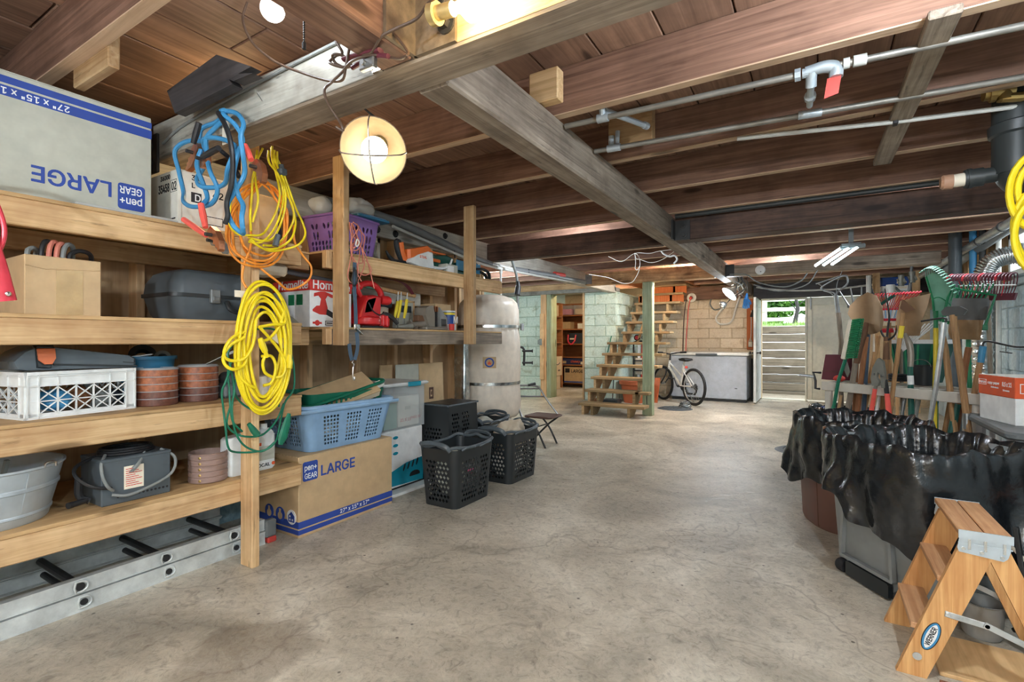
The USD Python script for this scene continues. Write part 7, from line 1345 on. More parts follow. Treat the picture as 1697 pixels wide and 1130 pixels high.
one("black_conduit", tube([(-1.0, 4.22, 2.085), (1.5, 4.20, 2.085)], 0.02, 10), "abs_black", "thick black cable pipe along the joist just before the dark beam", "pipe")
ab = thing("drain_pipe", "big black plastic drain pipe with hubs at the upper right", "pipe", (0.78, 3.05, 1.75))
ab.p("stack", cyl((0.75, 3.05, 1.80), (0.75, 3.05, 2.32), 0.082, 32), "abs_black")
for z in (1.965, 2.20): ab.p("hub", lathe([(0.083, 0), (0.093, 0.008), (0.096, 0.05), (0.09, 0.056), (0.083, 0.056)], (0.75, 3.05, z), 32), "abs_black")
ab.p("elbow", tube([(0.75, 3.05, 1.86), (0.76, 3.05, 1.80), (0.82, 3.06, 1.76), (1.0, 3.09, 1.74), (1.5, 3.15, 1.72)], 0.081, 24, 4), "abs_black")
ab.p("side_inlet", [tube([(0.72, 3.05, 1.81), (0.62, 3.05, 1.805)], 0.034, 16)], "abs_black"); ab.p("inlet_hub", [cyl((0.64, 3.05, 1.805), (0.575, 3.05, 1.803), 0.041, 20), cyl((0.60, 3.05, 1.804), (0.585, 3.05, 1.803), 0.045, 20)], "abs_black")
ab.p("pale_nipple", cyl((0.575, 3.05, 1.803), (0.53, 3.05, 1.801), 0.03, 18), "cream"); ab.p("cleanout_cap", lathe([(0, 0.045), (0.026, 0.045), (0.034, 0.035), (0.034, 0)], (0.535, 3.05, 1.80), 18, axis=(-1, 0, 0)), "cleanout")
ab.p("brass_valve", [cyl((0.62, 2.95, 2.14), (0.72, 2.96, 2.14), 0.03, 14), cyl((0.64, 2.95, 2.14), (0.66, 2.95, 2.14), 0.04, 10), cyl((0.69, 2.955, 2.10), (0.69, 2.955, 2.2), 0.028, 12), tube([(0.68, 2.95, 2.11), (0.74, 2.95, 2.10), (0.8, 2.96, 2.11)], 0.02, 10)], "brass")
yc = np.array((0.755, 2.74, 1.61)); yr = np.array((0.83, -0.5, 0)); yr /= np.linalg.norm(yr)
t = thing("garden_hose", "yellow garden hose hanging in loops at the right edge of the picture", "hose", (0.75, 2.74, 1.3))
for k, (cz, ry_, rz_, o) in enumerate(((0.04, 0.105, 0.16, 0.0), (0.05, 0.085, 0.12, 0.02), (-0.14, 0.085, 0.15, -0.015), (-0.1, 0.10, 0.17, 0.03))):
    t.p("hose", tube([yc + yr * (ry_ * math.cos(a)) + np.array((0, 0, cz + rz_ * math.sin(a))) + np.array((0.5, 0.83, 0)) * (o + 0.012 * math.sin(2 * a)) for a in np.linspace(0, 2 * PI, 28, False)], 0.0125, 10, 0, True), "cord_yellow")
t.p("hanger", tube([yc + np.array((0, 0, 0.17)), yc + np.array((0, 0, 0.49))], 0.004, 6), "steel")

# services along the right wall
one("metal_conduit", cyl((1.30, 5.0, 1.995), (1.30, 9.6, 2.02), 0.036, 16), "alu", "bright metal conduit running along the right wall under the joists", "conduit")
t = thing("pipe_clip", "dark clips round the bright metal conduit", "clip", (1.3, 7, 1.95))
for y in (5.6, 6.3, 7.4): t.p("clip", lathe([(0.037, 0), (0.043, 0), (0.043, 0.02), (0.037, 0.02)], (1.30, y, 2.0), 18, axis=(0, 1, 0)), "dark_steel")
one("grey_pipe_run", cyl((1.38, 5.4, 2.03), (1.38, 8.8, 1.93), 0.045, 14), "pvc_grey", "grey pipe run behind the bright metal conduit", "pipe")
for x, y, r, m, z0, z1, lab in ((1.22, 6.85, 0.055, "dark_grey", 0.0, 2.31, "dark grey upright pipe by the right wall, left of the blue one"), (1.34, 6.75, 0.03, "cord_blue", 0.0, 2.31, "bright blue upright pipe by the right wall"), (1.40, 6.70, 0.026, "dark_steel", 0.0, 2.31, "thin dark upright pipe right of the blue one"), (1.44, 6.35, 0.02, "pvc_white", 0.0, 2.31, "thin white upright pipe in the corner behind the foil duct")):
    one("upright_pipe", cyl((x, y, z0), (x, y, z1), r, 14), m, lab, "pipe")
fd = thing("foil_duct", "ribbed silver foil dryer duct bending into the right wall", "duct", (1.33, 5.95, 0.4))
path = spline([(1.27, 6.15, 0.35), (1.28, 6.12, 0.8), (1.26, 6.08, 1.2), (1.255, 6.02, 1.5), (1.265, 5.98, 1.66), (1.31, 5.95, 1.76), (1.40, 5.94, 1.80), (1.52, 5.93, 1.80)], 24)
fd.p("duct", tube(path, 0.075 + 0.007 * np.sin(np.arange(len(path)) * PI / 2 * 1.0), 22), "foil", smooth=True)
fd.p("collar", cyl((1.48, 5.93, 1.80), (1.51, 5.93, 1.80), 0.10, 24), "galv")
wp = thing("meter_valves", "grey pipe fittings and valves on the stud right of the blue boxes", "valve", (0.98, 8.6, 1.75))
for c in ((0.94, 8.6, 1.86), (1.06, 8.62, 1.90)): wp.p("valve_body", [cyl(c, (c[0] + 0.07, c[1], c[2] + 0.03), 0.05, 14), cyl((c[0] + 0.03, c[1] - 0.02, c[2] - 0.05), (c[0] + 0.03, c[1] - 0.02, c[2] + 0.1), 0.035, 12)], "tool_grey")
wp.p("pipe", tube([(0.9, 8.6, 1.80), (0.98, 8.6, 1.72), (1.06, 8.6, 1.76), (1.1, 8.6, 2.315)], 0.018, 8, 4), "pvc_grey"); wp.p("meter", cyl((0.85, 8.55, 1.55), (0.85, 8.55, 1.83), 0.05, 16), "pvc_white")
sr = thing("stud_shelf", "two pine studs with a shelf of blue boxes high before the back wall", "shelf", (0.95, 9.5, 1.0))
for x in (0.72, 1.20): sr.p("stud", bx(x, x + 0.09, 9.42, 9.5, 0, 2.1, 0.004), "pine_z", smooth=False)
sr.p("shelf_board", bx(0.68, 1.3, 9.45, 9.9, 1.70, 1.725, 0.002), "pale_stud_z", smooth=False); sr.p("white_pipe", cyl((0.66, 9.3, 1.4), (0.66, 9.3, 2.05), 0.035, 12), "pvc_white")
for k, (z0, z1, m, lab) in enumerate([(1.725, 1.82, "sill_grey", "grey box lowest between the two studs"), (1.82, 1.90, "print_white", "white box in the middle between the two studs"), (1.90, 2.03, "can_blue", "blue box topmost between the two studs")]):
    tt = carton("parts_box", lab, 1.19, 9.5, 9.8, z0, z1 - 0.004, 0.36, m); tt.p("printed_label", bx(1.02, 1.14, 9.497, 9.5, z0 + 0.03, z0 + 0.06), "paper", smooth=False)
one("back_carton", bx(0.72, 1.05, 9.75, 9.95, 1.30, 1.69, 0.004), "cream", "pale carton below the stud shelf behind the rakes", "box", smooth=False)
for k, x in enumerate((0.95, 1.02, 1.09)): one("lath", bx(x, x + 0.035, 8.95, 8.97, 0.0, 1.75, 0.002), "pale_stud_z", ("left", "middle", "right")[k] + " one of three pale laths behind the green leaf rake", "lath", smooth=False)

# tool rack
U_, N_ = np.array((0.789, -0.615, 0)), np.array((0.615, 0.789, 0)); RO = np.array((0.03, 4.52, 0))
def rk(u, n, z): return tuple(RO + U_ * u + N_ * n + np.array((0, 0, z)))
tr_ = thing("tool_rack", "beige plastic shelf rack full of long handled garden tools", "rack", tuple(RO + U_ * 0.5), math.atan2(-0.615, 0.789))
def rbar(u0, u1, n0, n1, z0, z1, b=0.004):
    return hull([rk(u, n, z) for u in (u0 + b, u1 - b) for n in (n0, n1) for z in (z0 + b, z1 - b)] + [rk(u, n, z) for u in (u0, u1) for n in (n0 + b, n1 - b) for z in (z0, z1)])
tr_.p("front_edge", rbar(0, 0.99, -0.01, 0.02, 0.685, 0.75), "shelf_beige", smooth=False); tr_.p("back_edge", rbar(0, 0.99, 0.40, 0.43, 0.685, 0.75), "shelf_beige", smooth=False)
tr_.p("end_edge", rbar(0, 0.03, 0.0, 0.42, 0.685, 0.75), "shelf_beige", smooth=False); tr_.p("end_edge", rbar(0.96, 0.99, 0.0, 0.42, 0.685, 0.75), "shelf_beige", smooth=False)
for k in range(6): tr_.p("deck_slat", rbar(0.03 + 0.165 * k, 0.055 + 0.165 * k, 0.02, 0.40, 0.725, 0.745, 0.002), "shelf_beige", smooth=False)
for n in (0.20,): tr_.p("deck_slat", rbar(0.03, 0.96, n, n + 0.03, 0.725, 0.745, 0.002), "shelf_beige", smooth=False)
for u in (0.035, 0.955):
    for n in (0.025, 0.395): tr_.p("leg", cyl(rk(u, n, 0), rk(u, n, 0.69), 0.026, 16), "shelf_beige")
tr_.p("low_deck", rbar(0, 0.99, 0.0, 0.42, 0.10, 0.14), "shelf_beige", smooth=False)

def q3(s): return [tuple(float(v) for v in w.split(",")) for w in s.split()]
def long(p, top, foot=0.02):
    """Continues a handle's axis straight down to the floor."""
    p = [np.array(v) for v in p]; d = p[-1] - p[0]; d = d / abs(d[2])
    return p + [p[-1] + d * (p[-1][2] - foot)]
def blade(outline, th, m, t, name, dish=0.0, o=None):
    """A sheet blade: an outline on the plane facing the room, dished a little and given thickness."""
    P = np.array(outline); c = P.mean(0)
    L = np.stack([(P - c) @ U_, P[:, 2] - c[2]], 1)
    g = sg.Polygon(L).buffer(0)
    m0 = trimesh.creation.extrude_polygon(g, th, engine="earcut")
    for _ in range(3): m0 = m0.subdivide()
    v = np.array(m0.vertices); r2 = (v[:, 0] / (np.ptp(L[:, 0]) / 2)) ** 2
    w = v[:, 2] + dish * (1 - r2)
    m0.vertices = c + U_ * v[:, 0, None] + np.array((0, 0, 1.0)) * v[:, 1, None] + N_ * w[:, None]
    m0.fix_normals()
    t.p(name, m0, m, smooth=40)
def tool(name, label, handle, r, m, extend=True):
    t = thing(name, label, "garden tool", tuple(np.array(handle[-1]) * (1, 1, 0)))
    t.p("handle", tube(long(handle, None) if extend else handle, r, 10), m)
    return t
# front row, from the left
t = tool("floor_brush", "push brush with bright green bristles, leftmost against the rack front", q3("0.205,4.276,1.0 0.169,4.304,0.93 0.128,4.336,0.771 0.103,4.355,0.596"), 0.012, "cord_green")
t.p("brush_block", beam((0.162, 4.295, 0.93), (0.207, 4.262, 1.21), 0.028, 0.05, up=N_, bev=0.006), "cream", smooth=False)
t.p("bristles", [tube([np.array((0.172 + 0.04 * s / 1.0 * 0.9, 4.288 - 0.03 * s, 0.94 + 0.265 * s)) + U_ * 0.01 + N_ * dn, np.array((0.172 + 0.036 * s, 4.288 - 0.03 * s, 0.94 + 0.265 * s)) + U_ * 0.068 + N_ * dn * 1.3 + np.array((0, 0, 0.006))], 0.0055, 5) for s in np.linspace(0, 1, 22) for dn in (-0.014, 0.0, 0.014)], "rake_darkgreen", kind="stuff", smooth=False)
t.p("collar", tube(q3("0.205,4.27,1.06 0.18,4.295,0.97"), 0.018, 10), "cream")
t = tool("round_shovel", "round point shovel with a big brown blade beside the green brush", q3("0.25,4.394,1.0 0.236,4.404,0.912 0.216,4.420,0.749 0.195,4.436,0.593"), 0.019, "handle_grey_z")
blade(q3("0.275,4.375,1.412 0.228,4.410,1.377 0.195,4.436,1.319 0.188,4.441,1.258 0.212,4.423,1.185 0.260,4.386,1.133 0.283,4.367,1.105 0.329,4.332,1.115 0.372,4.299,1.140 0.389,4.287,1.207 0.375,4.296,1.290 0.329,4.332,1.38"), 0.003, "shovel_brown", t, "blade", 0.05)
t.p("socket", tube(q3("0.300,4.40,1.19 0.283,4.385,1.113 0.258,4.385,1.013 0.240,4.40,0.90"), [0.012, 0.022, 0.021, 0.020], 12, 4), "rust")
t = tool("cultivator", "wire loop cultivator with a thin grey shaft behind the shovel", q3("0.140,4.710,1.282 0.158,4.694,1.042 0.150,4.701,0.9"), 0.017, "handle_grey_z")
t.p("shaft", tube(q3("0.123,4.720,1.42 0.137,4.710,1.282"), 0.016, 10), "steel"); t.p("wire_loop", tube(q3("0.121,4.722,1.410 0.108,4.732,1.445 0.042,4.783,1.469 0.033,4.791,1.504 0.170,4.683,1.567 0.197,4.663,1.526 0.184,4.673,1.484 0.135,4.711,1.447"), 0.006, 7, 5, True), "steel")
t = tool("garden_fork", "garden fork with three pale tines poking up behind the shovel", [(0.27, 4.70, 1.30), (0.25, 4.72, 0.7)], 0.016, "handle_brown_z")
for a, b in (((0.140, 4.768, 1.475), (0.21, 4.718, 1.33)), ((0.217, 4.711, 1.475), (0.24, 4.70, 1.33)), ((0.285, 4.658, 1.475), (0.285, 4.67, 1.33))): t.p("tine", tube([a, b], [0.004, 0.008], 8), "steel")
t.p("tine_bar", tube([(0.20, 4.725, 1.33), (0.25, 4.70, 1.31), (0.295, 4.66, 1.33)], 0.009, 8), "steel")
t = tool("broom_handle", "red brown tool handle without a head right of the shovel", q3("0.301,4.455,1.09 0.269,4.479,0.747"), 0.018, "handle_brown_z")
t = tool("thin_handle", "thin blue grey tool handle behind the red brown one", q3("0.317,4.506,1.12 0.301,4.518,0.756"), 0.014, "strap_blue")
t = tool("hand_fork", "fork with long black curved tines right of the shovel blade", q3("0.413,4.393,1.06 0.408,4.396,0.92 0.40,4.403,0.7"), 0.017, "handle_wood_z")
for s in ("0.335,4.452,1.44 0.369,4.428,1.262 0.385,4.414,1.13 0.413,4.393,1.073", "0.406,4.40,1.43 0.428,4.381,1.239 0.421,4.387,1.15 0.416,4.391,1.073", "0.467,4.351,1.17 0.462,4.355,1.115 0.440,4.373,1.08 0.413,4.393,1.065"): t.p("tine", tube(q3(s), [0.004, 0.006, 0.008], 8, 4), "dark_steel")
t.p("socket", tube(q3("0.413,4.393,1.09 0.413,4.393,0.93"), [0.015, 0.021], 12), "rust")
t = tool("hand_axe", "pale tool handle with a white paper label, in the second row", q3("0.390,4.639,1.10 0.346,4.673,0.799"), 0.017, "handle_wood_z"); t.p("paper_label", bx(0.355, 0.365, 4.60, 4.66, 0.98, 1.15), "paper", smooth=False)
t = thing("loppers", "big loppers hung jaws up with salmon red handles", "loppers", (0.36, 4.17, 0.02))
t.p("jaw", prism([(a, b) for a, b in ((0.0, 0.16), (-0.028, 0.10), (-0.04, 0.03), (-0.032, -0.02), (0.006, -0.02), (0.016, 0.012), (0.0, 0.04), (0.006, 0.075), (0.02, 0.06), (0.03, -0.03), (0.05, -0.03), (0.052, 0.06), (0.04, 0.15), (0.012, 0.17))], 0.02, (0.352, 4.19, 0.775), U_, Z_), "tool_grey", smooth=False)
for a, b in ((-0.018, 0.06), (0.035, 0.05)): t.p("pivot", cyl(np.array((0.352, 4.19, 0.775)) + U_ * a + np.array((0, 0, b)) - N_ * 0.005, np.array((0.352, 4.19, 0.775)) + U_ * a + np.array((0, 0, b)) - N_ * 0.028, 0.008, 12), "steel")
t.p("arm", tube([(0.345, 4.19, 0.80), (0.333, 4.2, 0.73)], 0.012, 8), "tool_grey"); t.p("arm", tube([(0.385, 4.165, 0.80), (0.395, 4.153, 0.70)], 0.014, 8), "black_plastic")
t.p("grip", tube([(0.333, 4.2, 0.735), (0.305, 4.223, 0.5), (0.29, 4.235, 0.30)], [0.013, 0.018], 10), "salmon"); t.p("grip", tube([(0.394, 4.153, 0.71), (0.408, 4.143, 0.52), (0.42, 4.135, 0.30)], [0.015, 0.019], 10), "salmon")
t = tool("mattock", "tan handled hand mattock with a yellow sticker, right of the loppers", q3("0.477,4.140,1.245 0.454,4.158,0.990 0.430,4.177,0.748"), 0.0135, "handle_wood_z")
t.p("head", hull([(0.462, 4.15, 1.275), (0.50, 4.12, 1.30), (0.535, 4.095, 1.262), (0.49, 4.13, 1.245), (0.475, 4.16, 1.27), (0.51, 4.14, 1.29), (0.472, 4.14, 1.33), (0.482, 4.14, 1.33)]), "rust", smooth=False); t.p("sticker", tube(q3("0.472,4.143,1.16 0.464,4.15,1.08"), 0.0155, 10), "yellow_paint")
t = tool("square_shovel", "brown square shovel with a dark green handle sleeve behind the mattock", q3("0.527,4.228,0.92 0.525,4.230,0.878 0.528,4.227,0.749 0.530,4.226,0.638"), 0.017, "dark_green")
blade(q3("0.470,4.272,1.330 0.523,4.231,1.352 0.622,4.154,1.368 0.600,4.17,1.28 0.576,4.190,1.215 0.557,4.206,1.095 0.462,4.28,1.095 0.455,4.286,1.2"), 0.003, "shovel_brown", t, "blade", 0.03)
t.p("socket", tube(q3("0.500,4.252,1.11 0.521,4.235,1.044 0.529,4.228,0.971 0.527,4.229,0.89"), [0.012, 0.02, 0.0185, 0.018], 12, 4), "vise_grey"); t.p("sleeve", tube(q3("0.526,4.229,0.83 0.529,4.227,0.77"), 0.0185, 12), "white_plastic")
t = tool("yellow_handle", "yellow painted tool handle in front of the green tub", q3("0.659,4.239,1.145 0.659,4.239,0.948 0.656,4.242,0.771"), 0.0135, "yellow_paint")
t = tool("silver_pole", "silver aluminium pole slanting across the rack, with a hooked wire at its top", q3("0.660,3.985,1.174 0.624,4.013,0.769 0.606,4.027,0.62"), 0.0135, "alu"); t.p("hook", tube([(0.66, 3.985, 1.16), (0.668, 3.98, 1.19), (0.65, 3.99, 1.2), (0.56, 4.06, 1.185)], 0.006, 7, 4), "dark_steel")
t = tool("spade_handle", "smooth worn wooden handle with a grey ferrule beside the silver pole", q3("0.674,4.101,1.10 0.683,4.093,1.009 0.702,4.079,0.758"), [0.011, 0.017, 0.017, 0.017], "handle_wood_z"); t.p("ferrule", tube([(0.672, 4.10, 1.10), (0.664, 4.105, 1.17)], [0.012, 0.014], 10), "steel")
t = tool("hoe", "hoe with a dark grey blade and a thick tan handle in front of the rack", q3("0.686,3.901,1.215 0.703,3.888,1.012 0.732,3.865,0.699 0.738,3.86,0.62"), 0.0175, "handle_wood_z")
t.p("blade", hull([np.array(v) + N_ * d for v in q3("0.640,3.937,1.236 0.660,3.921,1.265 0.715,3.879,1.264 0.745,3.856,1.240 0.729,3.868,1.213 0.685,3.902,1.205 0.649,3.930,1.212") for d in (-0.01, 0.004)]), "shovel_grey", smooth=False); t.p("ferrule", tube([(0.737, 3.861, 0.64), (0.741, 3.858, 0.55)], 0.0185, 12), "steel")
t = tool("flat_shovel", "wide flat shovel, dark grey with a brown worn edge, at the right of the rack", q3("0.822,4.238,1.02 0.805,4.252,0.893 0.793,4.262,0.728"), 0.0175, "handle_brown_z")
blade(q3("0.752,4.293,1.340 0.894,4.183,1.326 0.905,4.175,1.305 0.885,4.19,1.19 0.736,4.305,1.20"), 0.003, "shovel_grey", t, "blade", 0.02); blade(q3("0.736,4.305,1.20 0.885,4.19,1.19 0.867,4.204,1.065 0.738,4.304,1.075 0.729,4.311,1.124"), 0.003, "shovel_brown", t, "blade_edge", 0.02)
t = tool("sickle_pole", "blue and tan handled pole ending in a thin black sideways hook at far right", q3("0.819,3.924,1.0 0.811,3.931,0.933 0.791,3.946,0.765 0.785,3.95,0.7"), 0.015, "handle_wood_z"); t.p("blue_grip", tube(q3("0.823,3.922,1.03 0.813,3.93,0.935"), 0.0165, 10), "pail_blue")
t.p("hook", tube(q3("0.820,3.925,1.02 0.825,3.920,1.051 0.844,3.905,1.058 0.887,3.871,1.043 0.941,3.829,1.027 1.0,3.785,1.03"), 0.0055, 7, 4), "dark_steel"); t.p("pendant", [cyl((0.905, 3.858, 1.035), (0.905, 3.858, 1.0), 0.002, 5), beam((0.885, 3.874, 1.0), (0.925, 3.842, 0.992), 0.012, 0.005)], "dark_steel", smooth=False)
# rakes at the back
def fan(t, base, tips, m, r=0.004, hook=0.03, name="tine"):
    for k, tip in enumerate(tips):
        b, e = np.array(base[k] if np.ndim(base[0]) else base), np.array(tip)
        t.p(name, tube([b, b + (e - b) * 0.8, e, e - N_ * hook - np.array((0, 0, hook * 0.6))], r, 5, 2), m, smooth=True)
lr = thing("leaf_rake", "big pale green fan leaf rake standing tallest behind the shovels", "rake", (0.70, 4.52, 0.05))
n_ = 17; lr_b = np.array((0.703, 4.522, 1.19))
arc = [np.array((0.642 + 0.163 * s, 4.57 - 0.127 * s, 1.50 + 0.115 * math.sin(PI * (0.12 + 0.88 * s) ** 0.8) - 0.10 * s)) for s in np.linspace(0, 1, n_)]
rows = [[lr_b + (a - lr_b) * (f ** 0.62, f ** 0.62, f) + N_ * (0.05 * math.sin(PI * f)) for a in arc] for f in (0.04, 0.25, 0.45, 0.65, 0.88)]
v = np.array(rows).reshape(-1, 3); f_ = [q for i in range(4) for j in range(n_ - 1) for q in ((i * n_ + j, i * n_ + j + 1, (i + 1) * n_ + j + 1), (i * n_ + j, (i + 1) * n_ + j + 1, (i + 1) * n_ + j))]
v2 = np.vstack([v, v + N_ * 0.003]); f2 = f_ + [(a + len(v), c + len(v), b + len(v)) for a, b, c in f_]
lr.p("fan", trimesh.Trimesh(v2, f2, process=False), "rake_green", smooth=True)
for k in range(n_): lr.p("tine", tube([rows[4][k], arc[k] + N_ * 0.02, arc[k] - N_ * 0.045 - np.array((0, 0, 0.02))], 0.0045, 5, 3, flat=(1.4, 0.6)), "rake_green", smooth=True)
lr.p("rib", tube([rows[2][0], rows[2][5], rows[2][11], rows[2][16]], 0.004, 6, 3), "rake_darkgreen"); lr.p("edge_frame", [tube([rows[0][16], rows[2][16], rows[4][16]], 0.009, 6), tube([rows[0][0], rows[2][0], rows[4][0]], 0.007, 6)], "rake_darkgreen")
lr.p("handle", tube([(0.703, 4.522, 1.27), (0.705, 4.52, 0.05)], 0.013, 10), "rake_darkgreen")
rr_ = thing("bow_rake", "wide rake of hooked dark red and white tines at the right of the rack", "rake", (1.0, 4.42, 0.05))
for k in range(20):
    s = k / 19; b = np.array((0.85 + 0.205 * s, 4.535 - 0.16 * s, 1.365 - 0.018 * s)); e = np.array((0.81 + 0.265 * s, 4.565 - 0.207 * s, 1.52 - 0.032 * s))
    rr_.p("tine", tube([b, b + (e - b) * 0.5 + N_ * 0.02, e, e - N_ * 0.07 + np.array((0, 0, -0.015)), e - N_ * 0.085 + np.array((0, 0, -0.05))], 0.0048, 5, 3, flat=(1.5, 0.6)), "maroon" if k % 5 else "rake_red", smooth=True)
rr_.p("head", hull([(0.84, 4.54, 1.335), (1.06, 4.37, 1.32), (0.85, 4.535, 1.375), (1.07, 4.365, 1.365), (0.855, 4.56, 1.335), (1.075, 4.39, 1.32), (0.865, 4.555, 1.375), (1.085, 4.385, 1.365)]), "maroon", smooth=False)
rr_.p("band", tube([(0.83, 4.55, 1.44), (1.07, 4.362, 1.415)], 0.005, 6), "print_white"); rr_.p("handle", tube([(0.96, 4.46, 1.36), (0.985, 4.44, 0.05)], 0.013, 10), "handle_grey_z")
dg = thing("garden_rake", "dark green rake head with slanting tines above the flat shovel", "rake", (0.92, 4.35, 0.05))
for k in range(9):
    s = k / 8; dg.p("tine", tube([np.array((0.775 + 0.145 * s, 4.465 - 0.113 * s, 1.335)), np.array((0.79 + 0.165 * s, 4.452 - 0.126 * s, 1.425 - 0.012 * s)), np.array((0.785 + 0.165 * s, 4.43 - 0.126 * s, 1.435 - 0.012 * s))], 0.0055, 5, flat=(1.3, 0.7)), "rake_darkgreen", smooth=True)
dg.p("frame", tube([(0.735, 4.495, 1.20), (0.76, 4.475, 1.36), (0.78, 4.46, 1.42), (0.965, 4.318, 1.35), (0.925, 4.348, 1.171), (0.915, 4.357, 1.14)], 0.008, 6), "rake_darkgreen"); dg.p("cross_bar", [tube([(0.735, 4.495, 1.19), (0.925, 4.35, 1.155)], 0.012, 6), bx(0.905, 0.935, 4.34, 4.37, 1.13, 1.165, 0.004)], "rake_darkgreen", smooth=False); dg.p("handle", tube([(0.85, 4.41, 1.18), (0.87, 4.395, 0.05)], 0.013, 10), "rake_darkgreen")
rl = thing("leaf_rake", "red plastic leaf rake left of the brown square shovel", "rake", (0.48, 4.78, 0.05))
for k in range(15):
    s = k / 14; rl.p("tine", tube([np.array((0.415 + 0.12 * s, 4.81 - 0.093 * s, 1.30)), np.array((0.40 + 0.24 * s, 4.822 - 0.187 * s, 1.43 - 0.012 * s)), np.array((0.37 + 0.25 * s, 4.80 - 0.19 * s, 1.405))], 0.0045, 5, 2, flat=(1.5, 0.6)), "rake_red", smooth=True)
    if k % 2 == 0: rl.p("inner_tine", tube([np.array((0.425 + 0.075 * s, 4.80 - 0.06 * s, 1.21)), np.array((0.41 + 0.12 * s, 4.81 - 0.093 * s, 1.31))], 0.0055, 5), "print_white" if k % 4 else "rim_blue", smooth=True)
rl.p("head_band", [tube([(0.408, 4.815, 1.305), (0.54, 4.712, 1.30)], 0.009, 6), tube([(0.415, 4.81, 1.225), (0.52, 4.728, 1.22)], 0.012, 6), tube([(0.43, 4.798, 1.14), (0.50, 4.744, 1.14)], 0.018, 6)], "rake_red"); rl.p("dark_band", tube([(0.395, 4.825, 1.325), (0.50, 4.745, 1.41)], 0.012, 6), "dark_green"); rl.p("handle", tube([(0.467, 4.77, 1.2), (0.475, 4.765, 0.05)], 0.013, 10), "handle_wood_z")
wrk = thing("steel_rake", "pale steel leaf rake with white tines low behind the brown square shovel", "rake", (0.60, 4.65, 0.05))
for k in range(12):
    s = k / 11; wrk.p("tine", tube([np.array((0.52 + 0.02 * s, 4.71, 0.98)), np.array((0.49 + 0.23 * s, 4.735 - 0.18 * s, 1.16 + 0.03 * s))], 0.005, 5), "print_white", smooth=True)
wrk.p("handle", tube([(0.53, 4.71, 1.0), (0.55, 4.695, 0.05)], 0.012, 10), "handle_grey_z")
# stored on the rack's deck
gt = thing("green_tub", "dark green plastic tub with ribs and a pale rim on the rack's deck", "tub", (0.62, 4.78, 0.75))
gt.p("tub", hull([(0.525, 4.85, 0.752), (0.70, 4.71, 0.752), (0.62, 4.96, 0.752), (0.79, 4.83, 0.752), (0.477, 4.888, 1.04), (0.745, 4.68, 1.04), (0.60, 5.03, 1.04), (0.86, 4.83, 1.04)]), "dark_green", smooth=False)
gt.p("rim", hull([np.array(v) + np.array((0, 0, dz)) for v in ((0.470, 4.89, 1.04), (0.75, 4.675, 1.04), (0.60, 5.04, 1.04), (0.87, 4.83, 1.04)) for dz in (0, 0.03)]), "print_white", smooth=False)
for k in range(4): gt.p("rib", beam(np.array((0.535 + 0.05 * k, 4.842 - 0.04 * k, 0.76)) - N_ * 0.002, np.array((0.49 + 0.075 * k, 4.878 - 0.059 * k, 1.03)) - N_ * 0.002, 0.012, 0.012, up=N_), "rake_darkgreen", smooth=False)
bkt = thing("black_bucket", "black bucket on the rack's deck in front of the green tub", "bucket", (0.64, 4.52, 0.75))
bkt.p("bucket", lathe([(0, 0), (0.052, 0), (0.062, 0.135), (0.066, 0.14), (0.06, 0.14), (0.05, 0.01), (0, 0.01)], (0.635, 4.52, 0.75), 28), "black_plastic"); bkt.p("bail", tube([np.array((0.635, 4.52, 0.88)) + U_ * 0.064 * math.cos(a) - N_ * 0.03 + np.array((0, 0, -0.0 + 0.05 * math.sin(a))) for a in np.linspace(0, PI, 12)], 0.003, 6), "steel")
one("hose_coil", [tube([np.array((0.50, 4.60, 0.775 + 0.018 * k)) + U_ * 0.05 * math.cos(a) + N_ * 0.05 * math.sin(a) for a in np.linspace(0, 2 * PI, 20, False)], 0.009, 7, 0, True) for k in range(3)], "cord_black", "coil of black hose on the rack's deck left of the bucket", "hose")
mb = thing("maroon_case", "maroon plastic case tilted at the left end of the rack's deck", "case", (0.09, 4.70, 0.75))
mb.p("case", hull([np.array((0.025, 4.74, 0.752)) + U_ * a + N_ * b + np.array((0, 0, c)) for a, b, c in ((0, 0, 0), (0.16, 0, 0), (0, 0.12, 0), (0.16, 0.12, 0), (0.035, 0.0, 0.2), (0.17, 0.0, 0.2), (0.035, 0.12, 0.2), (0.17, 0.12, 0.2))]), "maroon", smooth=False); mb.p("seam", beam(np.array((0.035, 4.732, 0.82)) - N_ * 0.002, np.array((0.165, 4.63, 0.82)) - N_ * 0.002, 0.004, 0.004), "dark_brown", smooth=False)
lump("red_gloves", "red orange gloves lying before the maroon case", "gloves", (0.14, 4.58, 0.775), (0.04, 0.03, 0.024), "tag_red", 71, 0.01)
cmp = thing("bar_clamp", "black bar clamp gripping the left edge of the rack", "clamp", (-0.01, 4.56, 0.69))
cmp.p("frame", tube([(0.02, 4.545, 0.815), (-0.03, 4.584, 0.815), (-0.015, 4.575, 0.75), (-0.015, 4.575, 0.69), (0.012, 4.55, 0.69)], 0.009, 6), "cord_black"); cmp.p("bar", cyl((-0.02, 4.58, 0.78), (-0.12, 4.655, 0.785), 0.012, 10), "alu")
one("grey_tool_head", hull([(0.155, 4.33, 0.87), (0.18, 4.31, 0.80), (0.195, 4.30, 0.84), (0.175, 4.315, 0.92), (0.16, 4.34, 0.87), (0.185, 4.32, 0.80), (0.2, 4.31, 0.84), (0.18, 4.325, 0.92)]), "tool_grey", "grey steel tool head resting against the green brush handle", "tool", smooth=False)
